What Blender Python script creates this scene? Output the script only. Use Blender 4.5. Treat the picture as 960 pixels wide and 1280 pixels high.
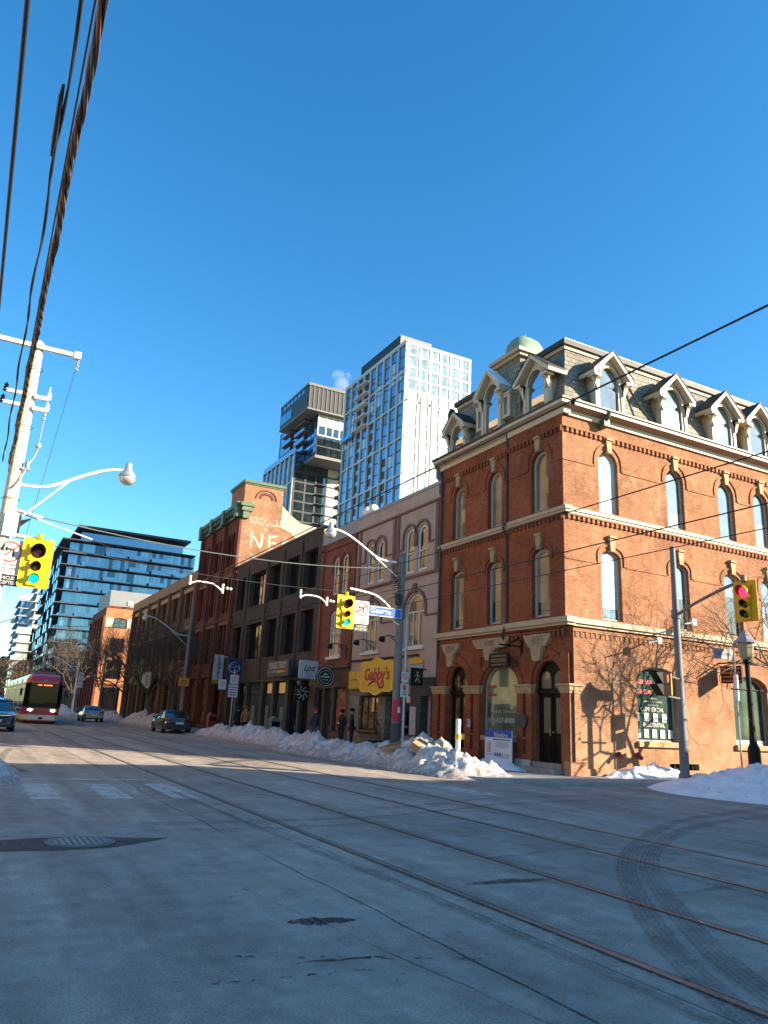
import bpy, bmesh, math, random
from mathutils import Vector, Matrix, noise
from mathutils.geometry import tessellate_polygon

for _o in list(bpy.data.objects):
    bpy.data.objects.remove(_o)
scene = bpy.context.scene
COL = scene.collection
rnd = random.Random(11)
PI = math.pi
rad = math.radians

# ------------------------------------------------------------------ camera
YAW, PIT, ROL, FPX = 0.48568, 0.26696, 0.04784, 941.2
_f = Vector((math.sin(YAW) * math.cos(PIT), math.cos(YAW) * math.cos(PIT), math.sin(PIT)))
_r = Vector((math.cos(YAW), -math.sin(YAW), 0))
_u = _r.cross(_f)
_r2 = math.cos(ROL) * _r + math.sin(ROL) * _u
_u2 = -math.sin(ROL) * _r + math.cos(ROL) * _u
cam = bpy.data.cameras.new("camera")
cam.sensor_fit = 'HORIZONTAL'
cam.sensor_width = 36.0
cam.lens = FPX / 960 * 36.0
cam.clip_start = 0.1
cam.clip_end = 6000
camo = bpy.data.objects.new("camera", cam)
camo.matrix_world = Matrix(((_r2.x, _u2.x, -_f.x, 0), (_r2.y, _u2.y, -_f.y, 0), (_r2.z, _u2.z, -_f.z, 1.6), (0, 0, 0, 1)))
COL.objects.link(camo)
scene.camera = camo

# ------------------------------------------------------------------ sky, sun, exposure
SUN_TO = Vector((1.18, -1.0, 0.58)).normalized()          # towards the sun: behind the camera on the right
SUN_EL = math.asin(SUN_TO.z)
SUN_AZ = math.atan2(SUN_TO.x, SUN_TO.y)
world = bpy.data.worlds.new("World")
scene.world = world
world.use_nodes = True
wn = world.node_tree.nodes
wl = world.node_tree.links
sky = wn.new("ShaderNodeTexSky")
sky.sky_type = 'NISHITA'
sky.sun_disc = False
sky.sun_elevation = SUN_EL
sky.sun_rotation = SUN_AZ
sky.altitude = 60
sky.air_density = 1.0
sky.dust_density = 0.35
sky.ozone_density = 2.2
bg = wn["Background"]
bg.inputs[1].default_value = 0.096
hs = wn.new("ShaderNodeHueSaturation")
hs.inputs["Saturation"].default_value = 1.33
tint = wn.new("ShaderNodeMix")
tint.data_type = 'RGBA'
tint.blend_type = 'MULTIPLY'
tint.inputs[0].default_value = 1
tint.inputs[7].default_value = (0.90, 1.09, 1.07, 1)
wl.new(sky.outputs[0], hs.inputs["Color"])
wl.new(hs.outputs[0], tint.inputs[6])
wl.new(tint.outputs[2], bg.inputs[0])
sl = bpy.data.lights.new("sun", 'SUN')
sl.energy = 5.0
sl.angle = rad(0.5)
sl.color = (1.0, 0.85, 0.64)
so = bpy.data.objects.new("sun", sl)
so.rotation_euler = SUN_TO.to_track_quat('Z', 'Y').to_euler()
so.location = (30, -30, 60)
COL.objects.link(so)
scene.view_settings.view_transform = 'Standard'
scene.view_settings.look = 'None'
scene.view_settings.exposure = 1.58
scene.view_settings.gamma = 1.0
scene.cycles.use_denoising = True
scene.cycles.max_bounces = 6
scene.cycles.caustics_reflective = False
scene.cycles.caustics_refractive = False

# ------------------------------------------------------------------ materials
MATS = {}


def newmat(name):
    m = bpy.data.materials.new(name)
    m.use_nodes = True
    nt = m.node_tree
    return m, nt, nt.nodes, nt.links, nt.nodes["Principled BSDF"]


def noise_fac(nt, scale, detail=4, rough=.6, vec=None, stretch=None):
    g = nt.nodes.new("ShaderNodeNewGeometry")
    src = g.outputs["Position"]
    if stretch:
        mp = nt.nodes.new("ShaderNodeMapping")
        mp.inputs["Scale"].default_value = stretch
        nt.links.new(src, mp.inputs[0])
        src = mp.outputs[0]
    n = nt.nodes.new("ShaderNodeTexNoise")
    n.inputs["Scale"].default_value = scale
    n.inputs["Detail"].default_value = detail
    n.inputs["Roughness"].default_value = rough
    nt.links.new(src, n.inputs["Vector"])
    return n.outputs[0]


def ramp(nt, fac, stops):
    r = nt.nodes.new("ShaderNodeValToRGB")
    el = r.color_ramp.elements
    while len(el) < len(stops):
        el.new(0.5)
    for e, (p, c) in zip(el, stops):
        e.position = p
        e.color = (*c, 1) if len(c) == 3 else c
    nt.links.new(fac, r.inputs[0])
    return r.outputs[0]


def mixc(nt, fac, a, b, mode='MIX'):
    x = nt.nodes.new("ShaderNodeMix")
    x.data_type = 'RGBA'
    x.blend_type = mode
    for sock, val in ((x.inputs[0], fac), (x.inputs[6], a), (x.inputs[7], b)):
        if isinstance(val, (int, float)):
            sock.default_value = val
        elif isinstance(val, tuple):
            sock.default_value = (*val, 1)
        else:
            nt.links.new(val, sock)
    return x.outputs[2]


def bumpn(nt, fac, strength, dist=.02):
    b = nt.nodes.new("ShaderNodeBump")
    b.inputs["Strength"].default_value = strength
    b.inputs["Distance"].default_value = dist
    nt.links.new(fac, b.inputs["Height"])
    return b.outputs[0]


def mat(name, col, rough=.7, var=.18, scale=2.5, metal=0., bump=0., bscale=30, spec=.4, coat=0.):
    if name in MATS:
        return MATS[name]
    m, nt, N, L, p = newmat(name)
    f = noise_fac(nt, scale, 5)
    c = ramp(nt, f, [(.25, tuple(x * (1 - var) for x in col)), (.75, tuple(min(1, x * (1 + var)) for x in col))])
    L.new(c, p.inputs["Base Color"])
    p.inputs["Roughness"].default_value = rough
    p.inputs["Metallic"].default_value = metal
    p.inputs["Specular IOR Level"].default_value = spec
    p.inputs["Coat Weight"].default_value = coat
    if bump:
        L.new(bumpn(nt, noise_fac(nt, bscale, 3), bump), p.inputs["Normal"])
    MATS[name] = m
    return m


def brick(name, c1, c2, mortar, bw=.225, rh=.075, ms=.012, var=.3, stain=(.25, .2, .16), staina=.35, rough=.85, offset=.5, bump=.5, streak=.25):
    if name in MATS:
        return MATS[name]
    m, nt, N, L, p = newmat(name)
    uv = N.new("ShaderNodeUVMap")
    b = N.new("ShaderNodeTexBrick")
    b.offset = offset
    b.inputs["Color1"].default_value = (*c1, 1)
    b.inputs["Color2"].default_value = (*c2, 1)
    b.inputs["Mortar"].default_value = (*mortar, 1)
    b.inputs["Scale"].default_value = 1
    b.inputs["Mortar Size"].default_value = ms
    b.inputs["Brick Width"].default_value = bw
    b.inputs["Row Height"].default_value = rh
    b.inputs["Mortar Smooth"].default_value = .3
    L.new(uv.outputs[0], b.inputs["Vector"])
    c = b.outputs[0]
    f1 = noise_fac(nt, .55, 6, .65)
    c = mixc(nt, 1.0, c, ramp(nt, f1, [(.3, (1 - var,) * 3), (.7, (1 + var,) * 3)]), 'MULTIPLY')
    f2 = noise_fac(nt, 1.6, 6, .7)
    r2 = ramp(nt, f2, [(.55, (0, 0, 0)), (.72, (staina,) * 3)])
    c = mixc(nt, r2, c, stain)
    f3 = noise_fac(nt, 1.0, 4, .6, stretch=(3.2, 3.2, .25))
    r3 = ramp(nt, f3, [(.5, (0, 0, 0)), (.75, (streak,) * 3)])
    c = mixc(nt, r3, c, tuple(x * .45 for x in c1))
    f4 = noise_fac(nt, 9, 3, .6)
    c = mixc(nt, 1.0, c, ramp(nt, f4, [(.3, (.82,) * 3), (.7, (1.18,) * 3)]), 'MULTIPLY')
    L.new(c, p.inputs["Base Color"])
    p.inputs["Roughness"].default_value = rough
    p.inputs["Specular IOR Level"].default_value = .2
    if bump:
        inv = N.new("ShaderNodeMath")
        inv.operation = 'SUBTRACT'
        inv.inputs[0].default_value = 1
        L.new(b.outputs[1], inv.inputs[1])
        L.new(bumpn(nt, inv.outputs[0], bump, .012), p.inputs["Normal"])
    MATS[name] = m
    return m


def glass(name, base, refl=.3, rough=.02, tint=(1, 1, 1), wave=.25, wscale=1.3, var=.6, vscale=.8, fres=1.0):
    """window glass seen from the street: what is inside (base colour) under a partly mirroring, slightly wavy sheet"""
    if name in MATS:
        return MATS[name]
    m, nt, N, L, p = newmat(name)
    N.remove(p)
    out = N["Material Output"]
    d = N.new("ShaderNodeBsdfDiffuse")
    f = noise_fac(nt, vscale, 3)
    L.new(ramp(nt, f, [(.3, tuple(x * (1 - var) for x in base)), (.7, tuple(x * (1 + var) for x in base))]), d.inputs[0])
    g = N.new("ShaderNodeBsdfGlossy")
    g.inputs[0].default_value = (*tint, 1)
    g.inputs["Roughness"].default_value = rough
    if wave:
        L.new(bumpn(nt, noise_fac(nt, wscale, 1), wave, .01), g.inputs["Normal"])
    fr = N.new("ShaderNodeFresnel")
    gb = N.new("ShaderNodeNewGeometry")
    mi_ = N.new("ShaderNodeMapRange")
    mi_.inputs[3].default_value = 1.5
    mi_.inputs[4].default_value = 1 / 1.5
    L.new(gb.outputs["Backfacing"], mi_.inputs[0])
    L.new(mi_.outputs[0], fr.inputs[0])
    mx = N.new("ShaderNodeMath")
    mx.operation = 'MULTIPLY_ADD'
    L.new(fr.outputs[0], mx.inputs[0])
    mx.inputs[1].default_value = fres
    mx.inputs[2].default_value = refl
    mx.use_clamp = True
    s = N.new("ShaderNodeMixShader")
    L.new(mx.outputs[0], s.inputs[0])
    L.new(d.outputs[0], s.inputs[1])
    L.new(g.outputs[0], s.inputs[2])
    L.new(s.outputs[0], out.inputs[0])
    MATS[name] = m
    return m


def emit(name, col, strength, base=(.02, .02, .02)):
    if name in MATS:
        return MATS[name]
    m, nt, N, L, p = newmat(name)
    p.inputs["Base Color"].default_value = (*base, 1)
    p.inputs["Emission Color"].default_value = (*col, 1)
    p.inputs["Emission Strength"].default_value = strength
    p.inputs["Roughness"].default_value = .3
    MATS[name] = m
    return m


# ------------------------------------------------------------------ mesh builder
ORG = {}


class M:
    def __init__(s):
        s.v = []
        s.f = []
        s.mi = []
        s.cur = 0

    def add(s, vs, fs):
        o = len(s.v)
        s.v += [Vector(v) for v in vs]
        for f in fs:
            s.f.append([o + i for i in f])
            s.mi.append(s.cur)
        return s

    def quad(s, a, b, c, d):
        return s.add([a, b, c, d], [(0, 1, 2, 3)])

    def poly(s, pts):
        return s.add(pts, [list(range(len(pts)))])

    def box(s, x0, x1, y0, y1, z0, z1):
        return s.add([(x0, y0, z0), (x1, y0, z0), (x1, y1, z0), (x0, y1, z0), (x0, y0, z1), (x1, y0, z1), (x1, y1, z1), (x0, y1, z1)],
                     [(3, 2, 1, 0), (4, 5, 6, 7), (0, 1, 5, 4), (1, 2, 6, 5), (2, 3, 7, 6), (3, 0, 4, 7)])

    def prism(s, pts, vec):
        n = len(pts)
        vec = Vector(vec)
        a = [Vector(p) for p in pts]
        b = [p + vec for p in a]
        fs = [list(range(n - 1, -1, -1)), list(range(n, 2 * n))]
        fs += [[i, (i + 1) % n, n + (i + 1) % n, n + i] for i in range(n)]
        return s.add(a + b, fs)

    def cyl(s, p0, p1, r0, r1=None, n=10, cap=True):
        if r1 is None:
            r1 = r0
        p0 = Vector(p0)
        p1 = Vector(p1)
        q = (p1 - p0).to_track_quat('Z', 'Y')
        vs = []
        for p, r in ((p0, r0), (p1, r1)):
            for i in range(n):
                a = 2 * PI * i / n
                vs.append(p + q @ Vector((r * math.cos(a), r * math.sin(a), 0)))
        fs = [[i, (i + 1) % n, n + (i + 1) % n, n + i] for i in range(n)]
        if cap:
            fs += [list(range(n - 1, -1, -1)), list(range(n, 2 * n))]
        return s.add(vs, fs)

    def tube(s, pts, r, n=6):
        pts = [Vector(p) for p in pts]
        rs = r if isinstance(r, (list, tuple)) else [r] * len(pts)
        vs = []
        up = None
        for i, p in enumerate(pts):
            t = (pts[min(i + 1, len(pts) - 1)] - pts[max(i - 1, 0)]).normalized()
            if up is None:
                up = Vector((0, 0, 1)) if abs(t.z) < .9 else Vector((1, 0, 0))
            sd = t.cross(up)
            if sd.length < 1e-4:
                sd = t.cross(Vector((1, .3, 0)))
            sd.normalize()
            up = sd.cross(t).normalized()
            for k in range(n):
                a = 2 * PI * k / n
                vs.append(p + (sd * math.cos(a) + up * math.sin(a)) * rs[i])
        fs = []
        for i in range(len(pts) - 1):
            for k in range(n):
                fs.append([i * n + k, i * n + (k + 1) % n, (i + 1) * n + (k + 1) % n, (i + 1) * n + k])
        fs += [list(range(n - 1, -1, -1)), [(len(pts) - 1) * n + k for k in range(n)]]
        return s.add(vs, fs)

    def lathe(s, prof, c, n=16, axis=(0, 0, 1)):
        c = Vector(c)
        q = Vector(axis).to_track_quat('Z', 'Y')
        vs = []
        for r, z in prof:
            for i in range(n):
                a = 2 * PI * i / n
                vs.append(c + q @ Vector((r * math.cos(a), r * math.sin(a), z)))
        fs = []
        for j in range(len(prof) - 1):
            for i in range(n):
                fs.append([j * n + i, j * n + (i + 1) % n, (j + 1) * n + (i + 1) % n, (j + 1) * n + i])
        fs += [list(range(n - 1, -1, -1)), [(len(prof) - 1) * n + i for i in range(n)]]
        return s.add(vs, fs)

    def sphere(s, c, r, n=10, sq=(1, 1, 1)):
        prof = []
        for j in range(n + 1):
            a = PI * j / n
            prof.append((max(1e-4, math.sin(a)), -math.cos(a)))
        o = len(s.v)
        s.lathe(prof, (0, 0, 0), n * 2)
        for i in range(o, len(s.v)):
            v = s.v[i]
            s.v[i] = Vector((c[0] + v.x * r * sq[0], c[1] + v.y * r * sq[1], c[2] + v.z * r * sq[2]))
        return s

    def build(s, name, m, parent=None, smooth=False, origin=None, angle=40):
        if parent is not None:
            org = ORG[parent.name]
        else:
            org = Vector(origin) if origin is not None else Vector((0, 0, 0))
        me = bpy.data.meshes.new(name)
        me.from_pydata([v - org for v in s.v], [], s.f)
        mats = m if isinstance(m, (list, tuple)) else [m]
        for x in mats:
            me.materials.append(x)
        uvl = me.uv_layers.new(name="UVMap")
        data = [0.0] * (2 * len(me.loops))
        for pl, k in zip(me.polygons, s.mi):
            if len(mats) > 1:
                pl.material_index = min(k, len(mats) - 1)
            n = pl.normal
            ax, ay, az = abs(n.x), abs(n.y), abs(n.z)
            for li in pl.loop_indices:
                w = s.v[me.loops[li].vertex_index]
                if az > ax and az > ay and az > .8:
                    u, v = w.x, w.y
                elif ax >= ay:
                    u, v = w.y, w.z
                else:
                    u, v = w.x, w.z
                data[2 * li] = u
                data[2 * li + 1] = v
            if smooth:
                pl.use_smooth = True
        uvl.data.foreach_set("uv", data)
        if smooth:
            me.set_sharp_from_angle(angle=rad(angle))
        o = bpy.data.objects.new(name, me)
        COL.objects.link(o)
        if parent is not None:
            o.parent = parent
        else:
            o.location = org
        ORG[o.name] = org
        return o


def tag(o, label=None, cat=None, group=None, kind=None):
    if label:
        o["label"] = label
    if cat:
        o["category"] = cat
    if group:
        o["group"] = group
    if kind:
        o["kind"] = kind
    return o


def thing(name, label, cat, loc=(0, 0, 0), group=None, local=False):
    o = bpy.data.objects.new(name, None)
    o.empty_display_size = .3
    COL.objects.link(o)
    o.location = loc
    ORG[o.name] = Vector((0, 0, 0)) if local else Vector(loc)
    return tag(o, label, cat, group)


def struct(o):
    o["kind"] = "structure"
    return o


def copy_tree(o, parent=None):
    c = o.copy()
    COL.objects.link(c)
    if parent is not None:
        c.parent = parent
    ORG[c.name] = ORG[o.name]
    for ch in [x for x in bpy.data.objects if x.parent == o]:
        copy_tree(ch, c)
    return c


def text(s, m, parent, org, right, up, size, ext=.006, shear=0., name='lettering', bold=0., sx=1.0, spacing=1.0):
    cu = bpy.data.curves.new("txt", 'FONT')
    cu.body = s
    cu.size = 1
    cu.align_x = 'CENTER'
    cu.align_y = 'CENTER'
    cu.extrude = 0
    cu.shear = shear
    cu.offset = bold
    cu.space_character = spacing
    cu.resolution_u = 3
    to = bpy.data.objects.new("txt", cu)
    COL.objects.link(to)
    dg = bpy.context.evaluated_depsgraph_get()
    me = bpy.data.meshes.new_from_object(to.evaluated_get(dg))
    bpy.data.objects.remove(to)
    right = Vector(right).normalized()
    up = Vector(up).normalized()
    nn = right.cross(up)
    mb = M()
    org = Vector(org)
    vs = [org + right * (v.co.x * size * sx) + up * (v.co.y * size) + nn * ext for v in me.vertices]
    mb.add(vs, [list(pl.vertices) for pl in me.polygons])
    bpy.data.meshes.remove(me)
    return mb.build(name, m, parent)


class Fc:
    """a flat facade: u along it, z up, d outwards"""

    def __init__(s, o, u, n):
        s.o = Vector((o[0], o[1], 0))
        s.u = Vector((u[0], u[1], 0))
        s.n = Vector((n[0], n[1], 0))

    def P(s, u, z, d=0.):
        return s.o + s.u * u + s.n * d + Vector((0, 0, z))

    def box(s, m, u0, u1, z0, z1, d0, d1):
        return s.ext(m, [(u0, z0), (u1, z0), (u1, z1), (u0, z1)], d0, d1)

    def ext(s, m, poly, d0, d1):
        return m.prism([s.P(u, z, d0) for u, z in poly], s.n * (d1 - d0))

    def ring(s, m, outer, inner, d0, d1, back=False):
        loops = [outer] + (inner if inner and isinstance(inner[0][0], (tuple, list)) else [inner])
        tri = tessellate_polygon([[Vector((u, z, 0)) for u, z in lp] for lp in loops])
        flat = [q for lp in loops for q in lp]
        m.add([s.P(u, z, d1) for u, z in flat], [list(t) for t in tri])
        if back:
            m.add([s.P(u, z, d0) for u, z in flat], [list(t) for t in tri])
        for lp in loops:
            n = len(lp)
            m.add([s.P(u, z, d0) for u, z in lp] + [s.P(u, z, d1) for u, z in lp], [[i, (i + 1) % n, n + (i + 1) % n, n + i] for i in range(n)])
        return m

    def wall(s, m, outer, holes, d=0., rev=.25):
        loops = [outer] + holes
        tri = tessellate_polygon([[Vector((u, z, 0)) for u, z in lp] for lp in loops])
        flat = [q for lp in loops for q in lp]
        m.add([s.P(u, z, d) for u, z in flat], [list(t) for t in tri])
        for lp in holes:
            n = len(lp)
            m.add([s.P(u, z, d - rev) for u, z in lp] + [s.P(u, z, d) for u, z in lp], [[i, (i + 1) % n, n + (i + 1) % n, n + i] for i in range(n)])
        return m


def arch(u0, u1, z0, zt, rise, n=10):
    pts = [(u0, z0), (u1, z0)]
    if rise <= 0.001:
        return pts + [(u1, zt), (u0, zt)]
    c = (u0 + u1) / 2
    w = (u1 - u0) / 2
    for i in range(n + 1):
        a = PI * i / n
        pts.append((c + w * math.cos(a), zt - rise + rise * math.sin(a)))
    return pts


def hood(u0, u1, zs, zt, rise, t, n=12):
    """an arch band from springing zs: outer then inner"""
    c = (u0 + u1) / 2
    w = (u1 - u0) / 2
    o = [(c + (w + t) * math.cos(PI * i / n), zt - rise + (rise + t) * math.sin(PI * i / n)) for i in range(n + 1)]
    q = [(c + w * math.cos(PI * i / n), zt - rise + rise * math.sin(PI * i / n)) for i in range(n, -1, -1)]
    return [(u1 + t, zs)] + o + [(u0 - t, zs), (u0, zs)] + q + [(u1, zs)]


def window(F, root, u0, u1, z0, zt, rise, d, fm, pm, fw=.07, bars=(), vbars=(), name='window', th=.07, transom=None, split=None, pm2=None):
    """frame (part) and its pane (sub-part)"""
    m = M()
    F.ring(m, arch(u0, u1, z0, zt, rise), arch(u0 + fw, u1 - fw, z0 + fw, zt - fw, max(0, rise - fw * .5) if rise else 0), d - th, d)
    for zb in bars:
        F.box(m, u0 + fw, u1 - fw, zb - .03, zb + .03, d - th, d - .012)
    for ub in vbars:
        F.box(m, ub - .03, ub + .03, z0 + fw, (zt - fw if transom is None else transom), d - th, d - .009)
    w = m.build(name, fm, root)
    g = M()
    F.ext(g, arch(u0 + .01, u1 - .01, split or z0 + .01, zt - .01, max(0, rise - .005) if rise else 0), d - th - .02, d - th * .6)
    if split:
        g.cur = 1
        F.box(g, u0 + .01, u1 - .01, z0 + .01, split, d - th - .02, d - th * .6)
    g.build('pane', [pm, pm2] if split else pm, w)
    return w

# ------------------------------------------------------------------ material library
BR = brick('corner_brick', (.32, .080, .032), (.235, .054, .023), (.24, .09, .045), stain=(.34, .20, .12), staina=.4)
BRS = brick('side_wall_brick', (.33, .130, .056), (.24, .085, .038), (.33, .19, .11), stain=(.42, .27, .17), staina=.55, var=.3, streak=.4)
_nt = BRS.node_tree
_pb = _nt.nodes["Principled BSDF"]
_src = _pb.inputs["Base Color"].links[0].from_socket
_g = _nt.nodes.new("ShaderNodeNewGeometry")
_sx = _nt.nodes.new("ShaderNodeSeparateXYZ")
_nt.links.new(_g.outputs["Position"], _sx.inputs[0])
_mr = _nt.nodes.new("ShaderNodeMapRange")
_mr.inputs[1].default_value = 1.0
_mr.inputs[2].default_value = 6.0
_mr.inputs[3].default_value = .75
_mr.inputs[4].default_value = 0
_nt.links.new(_sx.outputs[2], _mr.inputs[0])
_mm = _nt.nodes.new("ShaderNodeMath")
_mm.operation = 'MULTIPLY'
_nt.links.new(_mr.outputs[0], _mm.inputs[0])
_nt.links.new(ramp(_nt, noise_fac(_nt, .9, 7, .7), [(.35, (0,) * 3), (.65, (1,) * 3)]), _mm.inputs[1])
_nt.links.new(mixc(_nt, _mm.outputs[0], _src, (.45, .30, .19)), _pb.inputs["Base Color"])
BRD = brick('dark_red_brick', (.17, .042, .026), (.125, .032, .02), (.14, .08, .06), stain=(.12, .06, .05), staina=.4)
BRN = brick('narrow_brick', (.27, .066, .036), (.20, .05, .027), (.2, .11, .08), staina=.2)
BRT = brick('tan_brown_brick', (.165, .092, .047), (.125, .067, .035), (.15, .10, .065), staina=.3)
BRG = brick('ghost_sign_brick', (.34, .155, .082), (.27, .115, .06), (.30, .19, .12), stain=(.5, .40, .30), staina=.5)
BRO = brick('orange_brick', (.44, .17, .07), (.36, .13, .05), (.32, .19, .11), staina=.3)
BRY = brick('buff_brick', (.42, .29, .165), (.35, .24, .135), (.34, .26, .17), staina=.3)
SLATE = brick('slate_shingles', (.25, .225, .175), (.18, .162, .13), (.075, .068, .055), bw=.34, rh=.21, ms=.016, var=.25, stain=(.2, .18, .15), staina=.2, rough=.6, bump=.8, streak=.1)
STONEB = brick('rough_stone', (.25, .21, .17), (.17, .14, .115), (.12, .10, .085), bw=.5, rh=.22, ms=.02, var=.35, staina=.3)
STONED = brick('dark_ledge_stone', (.09, .08, .07), (.06, .055, .05), (.03, .03, .03), bw=.4, rh=.1, ms=.012, var=.35, staina=.2)
TRIM = mat('painted_trim', (.46, .34, .21), .55, .12, 3, bump=.15)
TRIMW = mat('cream_paint', (.56, .46, .33), .5, .1, 3)
SAND = mat('sandstone', (.40, .27, .145), .85, .25, 5, bump=.3)
GUT = mat('dark_green_metal', (.035, .04, .03), .5, .2)
CAP = mat('dark_roof_edge', (.03, .028, .025), .6, .2)
COPPER = mat('green_copper', (.17, .25, .18), .6, .28, 3.5, bump=.2)
COPG = mat('dark_copper_green', (.07, .12, .07), .55, .35, 3)
DARKW = mat('black_painted_wood', (.009, .008, .007), .5, .2, spec=.15)
ROOF = mat('flat_roof', (.1, .1, .1), .9)
CONC = mat('concrete', (.34, .32, .29), .9, .15, 2, bump=.3)
SNOWC = mat('clean_snow', (.80, .82, .86), .7, .06, 4, bump=.3, bscale=14)
BLACKM = mat('black_metal', (.008, .008, .009), .5, .2, spec=.2)
STEELD = mat('dull_grey_steel', (.17, .17, .18), .6, .12, 3, metal=.15, spec=.25)
STEEL = mat('galvanised_steel', (.42, .43, .44), .45, .15, 4, metal=.55)
GREYP = mat('weathered_pole', (.17, .165, .155), .8, .25, 3, bump=.2)
CREAMP = mat('cream_concrete_pole', (.64, .55, .41), .8, .14, 6, bump=.2)
WHITEP = mat('white_paint', (.78, .78, .76), .5, .06, 5)
YEL = mat('signal_yellow', (.92, .56, .003), .4, .05, 3)
YELD = mat('housing_yellow', (.80, .47, .01), .4, .1)
REDS = mat('sign_red', (.55, .03, .03), .5, .08)
BLUS = mat('sign_blue', (.015, .08, .42), .35, .08)
BLK = mat('sign_black', (.012, .012, .012), .5, .1)
WHT = mat('sign_white', (.52, .50, .46), .5, .05)
OFFW = mat('window_frame_white', (.66, .64, .60), .5, .08)
FRG = mat('grey_window_frame', (.42, .40, .37), .5, .1)
FRB = mat('bronze_frame', (.014, .012, .011), .5, .2, spec=.2)
WIRE = mat('black_cable', (.02, .02, .02), .6, .1)
WIREC = mat('rusty_cable', (.20, .10, .055), .6, .35, 4)
WIREG = mat('grey_cable', (.10, .12, .11), .5, .2)
ALUM = mat('white_aluminium', (.75, .74, .70), .4, .06, 3, metal=.2)
G_BLIND = glass('street_window_with_blind', (.22, .165, .11), .07, .015, (.72, .66, .55), .16, .9, .25, .5)
G_BLIND2 = glass('street_window_with_shade', (.27, .20, .13), .05, .015, (.6, .55, .46), .2, .7, .4, .9)
G_MURK = glass('dim_room_window', (.045, .05, .048), .08, .02, (.7, .8, .8), .2, .8, .6, 1.4)
G_LITE = glass('window_with_net_curtain', (.22, .25, .26), .18, .03, (.9, .95, 1), .2, .7, .5, 1.5)
G_SKY = glass('mirror_window', (.05, .06, .07), .42, .01, (.9, .95, 1.0), .12, .9)
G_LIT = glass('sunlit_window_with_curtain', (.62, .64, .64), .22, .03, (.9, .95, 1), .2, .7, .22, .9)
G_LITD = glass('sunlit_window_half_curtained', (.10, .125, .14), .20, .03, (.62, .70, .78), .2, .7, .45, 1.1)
G_DARK = glass('dark_glass', (.008, .008, .009), .10, .02, (.95, .95, .95), .2, .9)
G_SHOP = glass('shop_glass', (.17, .19, .13), .08, .015, (.7, .82, .7), .16, .8, .6, 1.1)
G_GREEN = glass('green_shop_glass', (.05, .085, .07), .0, .03, (.9, 1, .95), .12, .8, .35, 1.2, .45)
G_WARM = glass('lit_interior_glass', (.22, .12, .05), .10, .03, (1, .95, .85), .2, 1., .9, 1.6)
G_TOWER = glass('tower_blue_glass', (.018, .05, .10), .32, .03, (.62, .80, 1.0), .25, .25, .6, .35)
G_TOWERD = glass('tower_dark_glass', (.018, .028, .03), .14, .03, (.8, .95, .95), .25, .25, .6, .3)
G_CONDO = glass('condo_glass', (.012, .034, .058), .20, .03, (.5, .75, 1.0), .3, .25, .8, .25)
G_SIDE = glass('tower_side_glass', (.20, .27, .27), .12, .05, (.85, .95, 1), .2, .3, .45, .5)
G_PALE = glass('pale_tower_glass', (.46, .50, .47), .22, .05, (.95, 1, 1), .2, .3, .3, .4)

# ------------------------------------------------------------------ ground, road, pavements
m, nt, N, L, p = newmat('road_surface')
f1 = noise_fac(nt, .35, 6, .65)
c = ramp(nt, f1, [(.3, (.32, .268, .226)), (.7, (.435, .368, .305))])
f2 = noise_fac(nt, 3.0, 8, .75)
c = mixc(nt, 1., c, ramp(nt, f2, [(.3, (.7,) * 3), (.7, (1.24,) * 3)]), 'MULTIPLY')
f3 = noise_fac(nt, .8, 5, .6, stretch=(1.6, .12, 1))
c = mixc(nt, 1., c, ramp(nt, f3, [(.35, (.76,) * 3), (.65, (1.16,) * 3)]), 'MULTIPLY')
f4 = noise_fac(nt, 60, 3, .7)
c = mixc(nt, 1., c, ramp(nt, f4, [(.25, (.55,) * 3), (.75, (1.4,) * 3)]), 'MULTIPLY')
f6 = noise_fac(nt, 14, 4, .6, stretch=(1, .35, 1))
c = mixc(nt, ramp(nt, f6, [(.66, (0, 0, 0)), (.73, (.6,) * 3)]), c, (.07, .07, .07))
f7 = noise_fac(nt, 120, 2, .6)
c = mixc(nt, ramp(nt, f7, [(.62, (0, 0, 0)), (.7, (.5,) * 3)]), c, (.09, .09, .09))
f5 = noise_fac(nt, .5, 7, .75)
c = mixc(nt, ramp(nt, f5, [(.5, (0, 0, 0)), (.72, (.55,) * 3)]), c, (.46, .445, .41))
f8 = noise_fac(nt, .9, 6, .7, stretch=(1, .3, 1))
c = mixc(nt, ramp(nt, f8, [(.54, (0, 0, 0)), (.72, (.45,) * 3)]), c, (.13, .128, .125))
L.new(c, p.inputs["Base Color"])
p.inputs["Roughness"].default_value = .9
p.inputs["Specular IOR Level"].default_value = .06
L.new(bumpn(nt, noise_fac(nt, 45, 5, .7), .35, .01), p.inputs["Normal"])
ROAD = m
WALK = brick('pavement_concrete', (.32, .305, .28), (.29, .28, .255), (.17, .165, .16), bw=1.6, rh=1.6, ms=.015, offset=0, var=.2, staina=.35, stain=(.4, .4, .4), bump=.3)
KERB = mat('kerb_concrete', (.33, .32, .30), .9, .2, 3, bump=.3)
TRACKM = mat('track_slab', (.215, .205, .19), .75, .25, 1.2, bump=.3, bscale=40)
CRACK = mat('tar_in_cracks', (.035, .034, .035), .85, .3, 5)
_nt = CRACK.node_tree
_tr = _nt.nodes.new("ShaderNodeBsdfTransparent")
_ms = _nt.nodes.new("ShaderNodeMixShader")
_nt.links.new(ramp(_nt, noise_fac(_nt, 22, 6, .75), [(.38, (.1,) * 3), (.54, (.95,) * 3)]), _ms.inputs[0])
_nt.links.new(_tr.outputs[0], _ms.inputs[1])
_nt.links.new(_nt.nodes["Principled BSDF"].outputs[0], _ms.inputs[2])
_nt.links.new(_ms.outputs[0], _nt.nodes["Material Output"].inputs[0])
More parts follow.
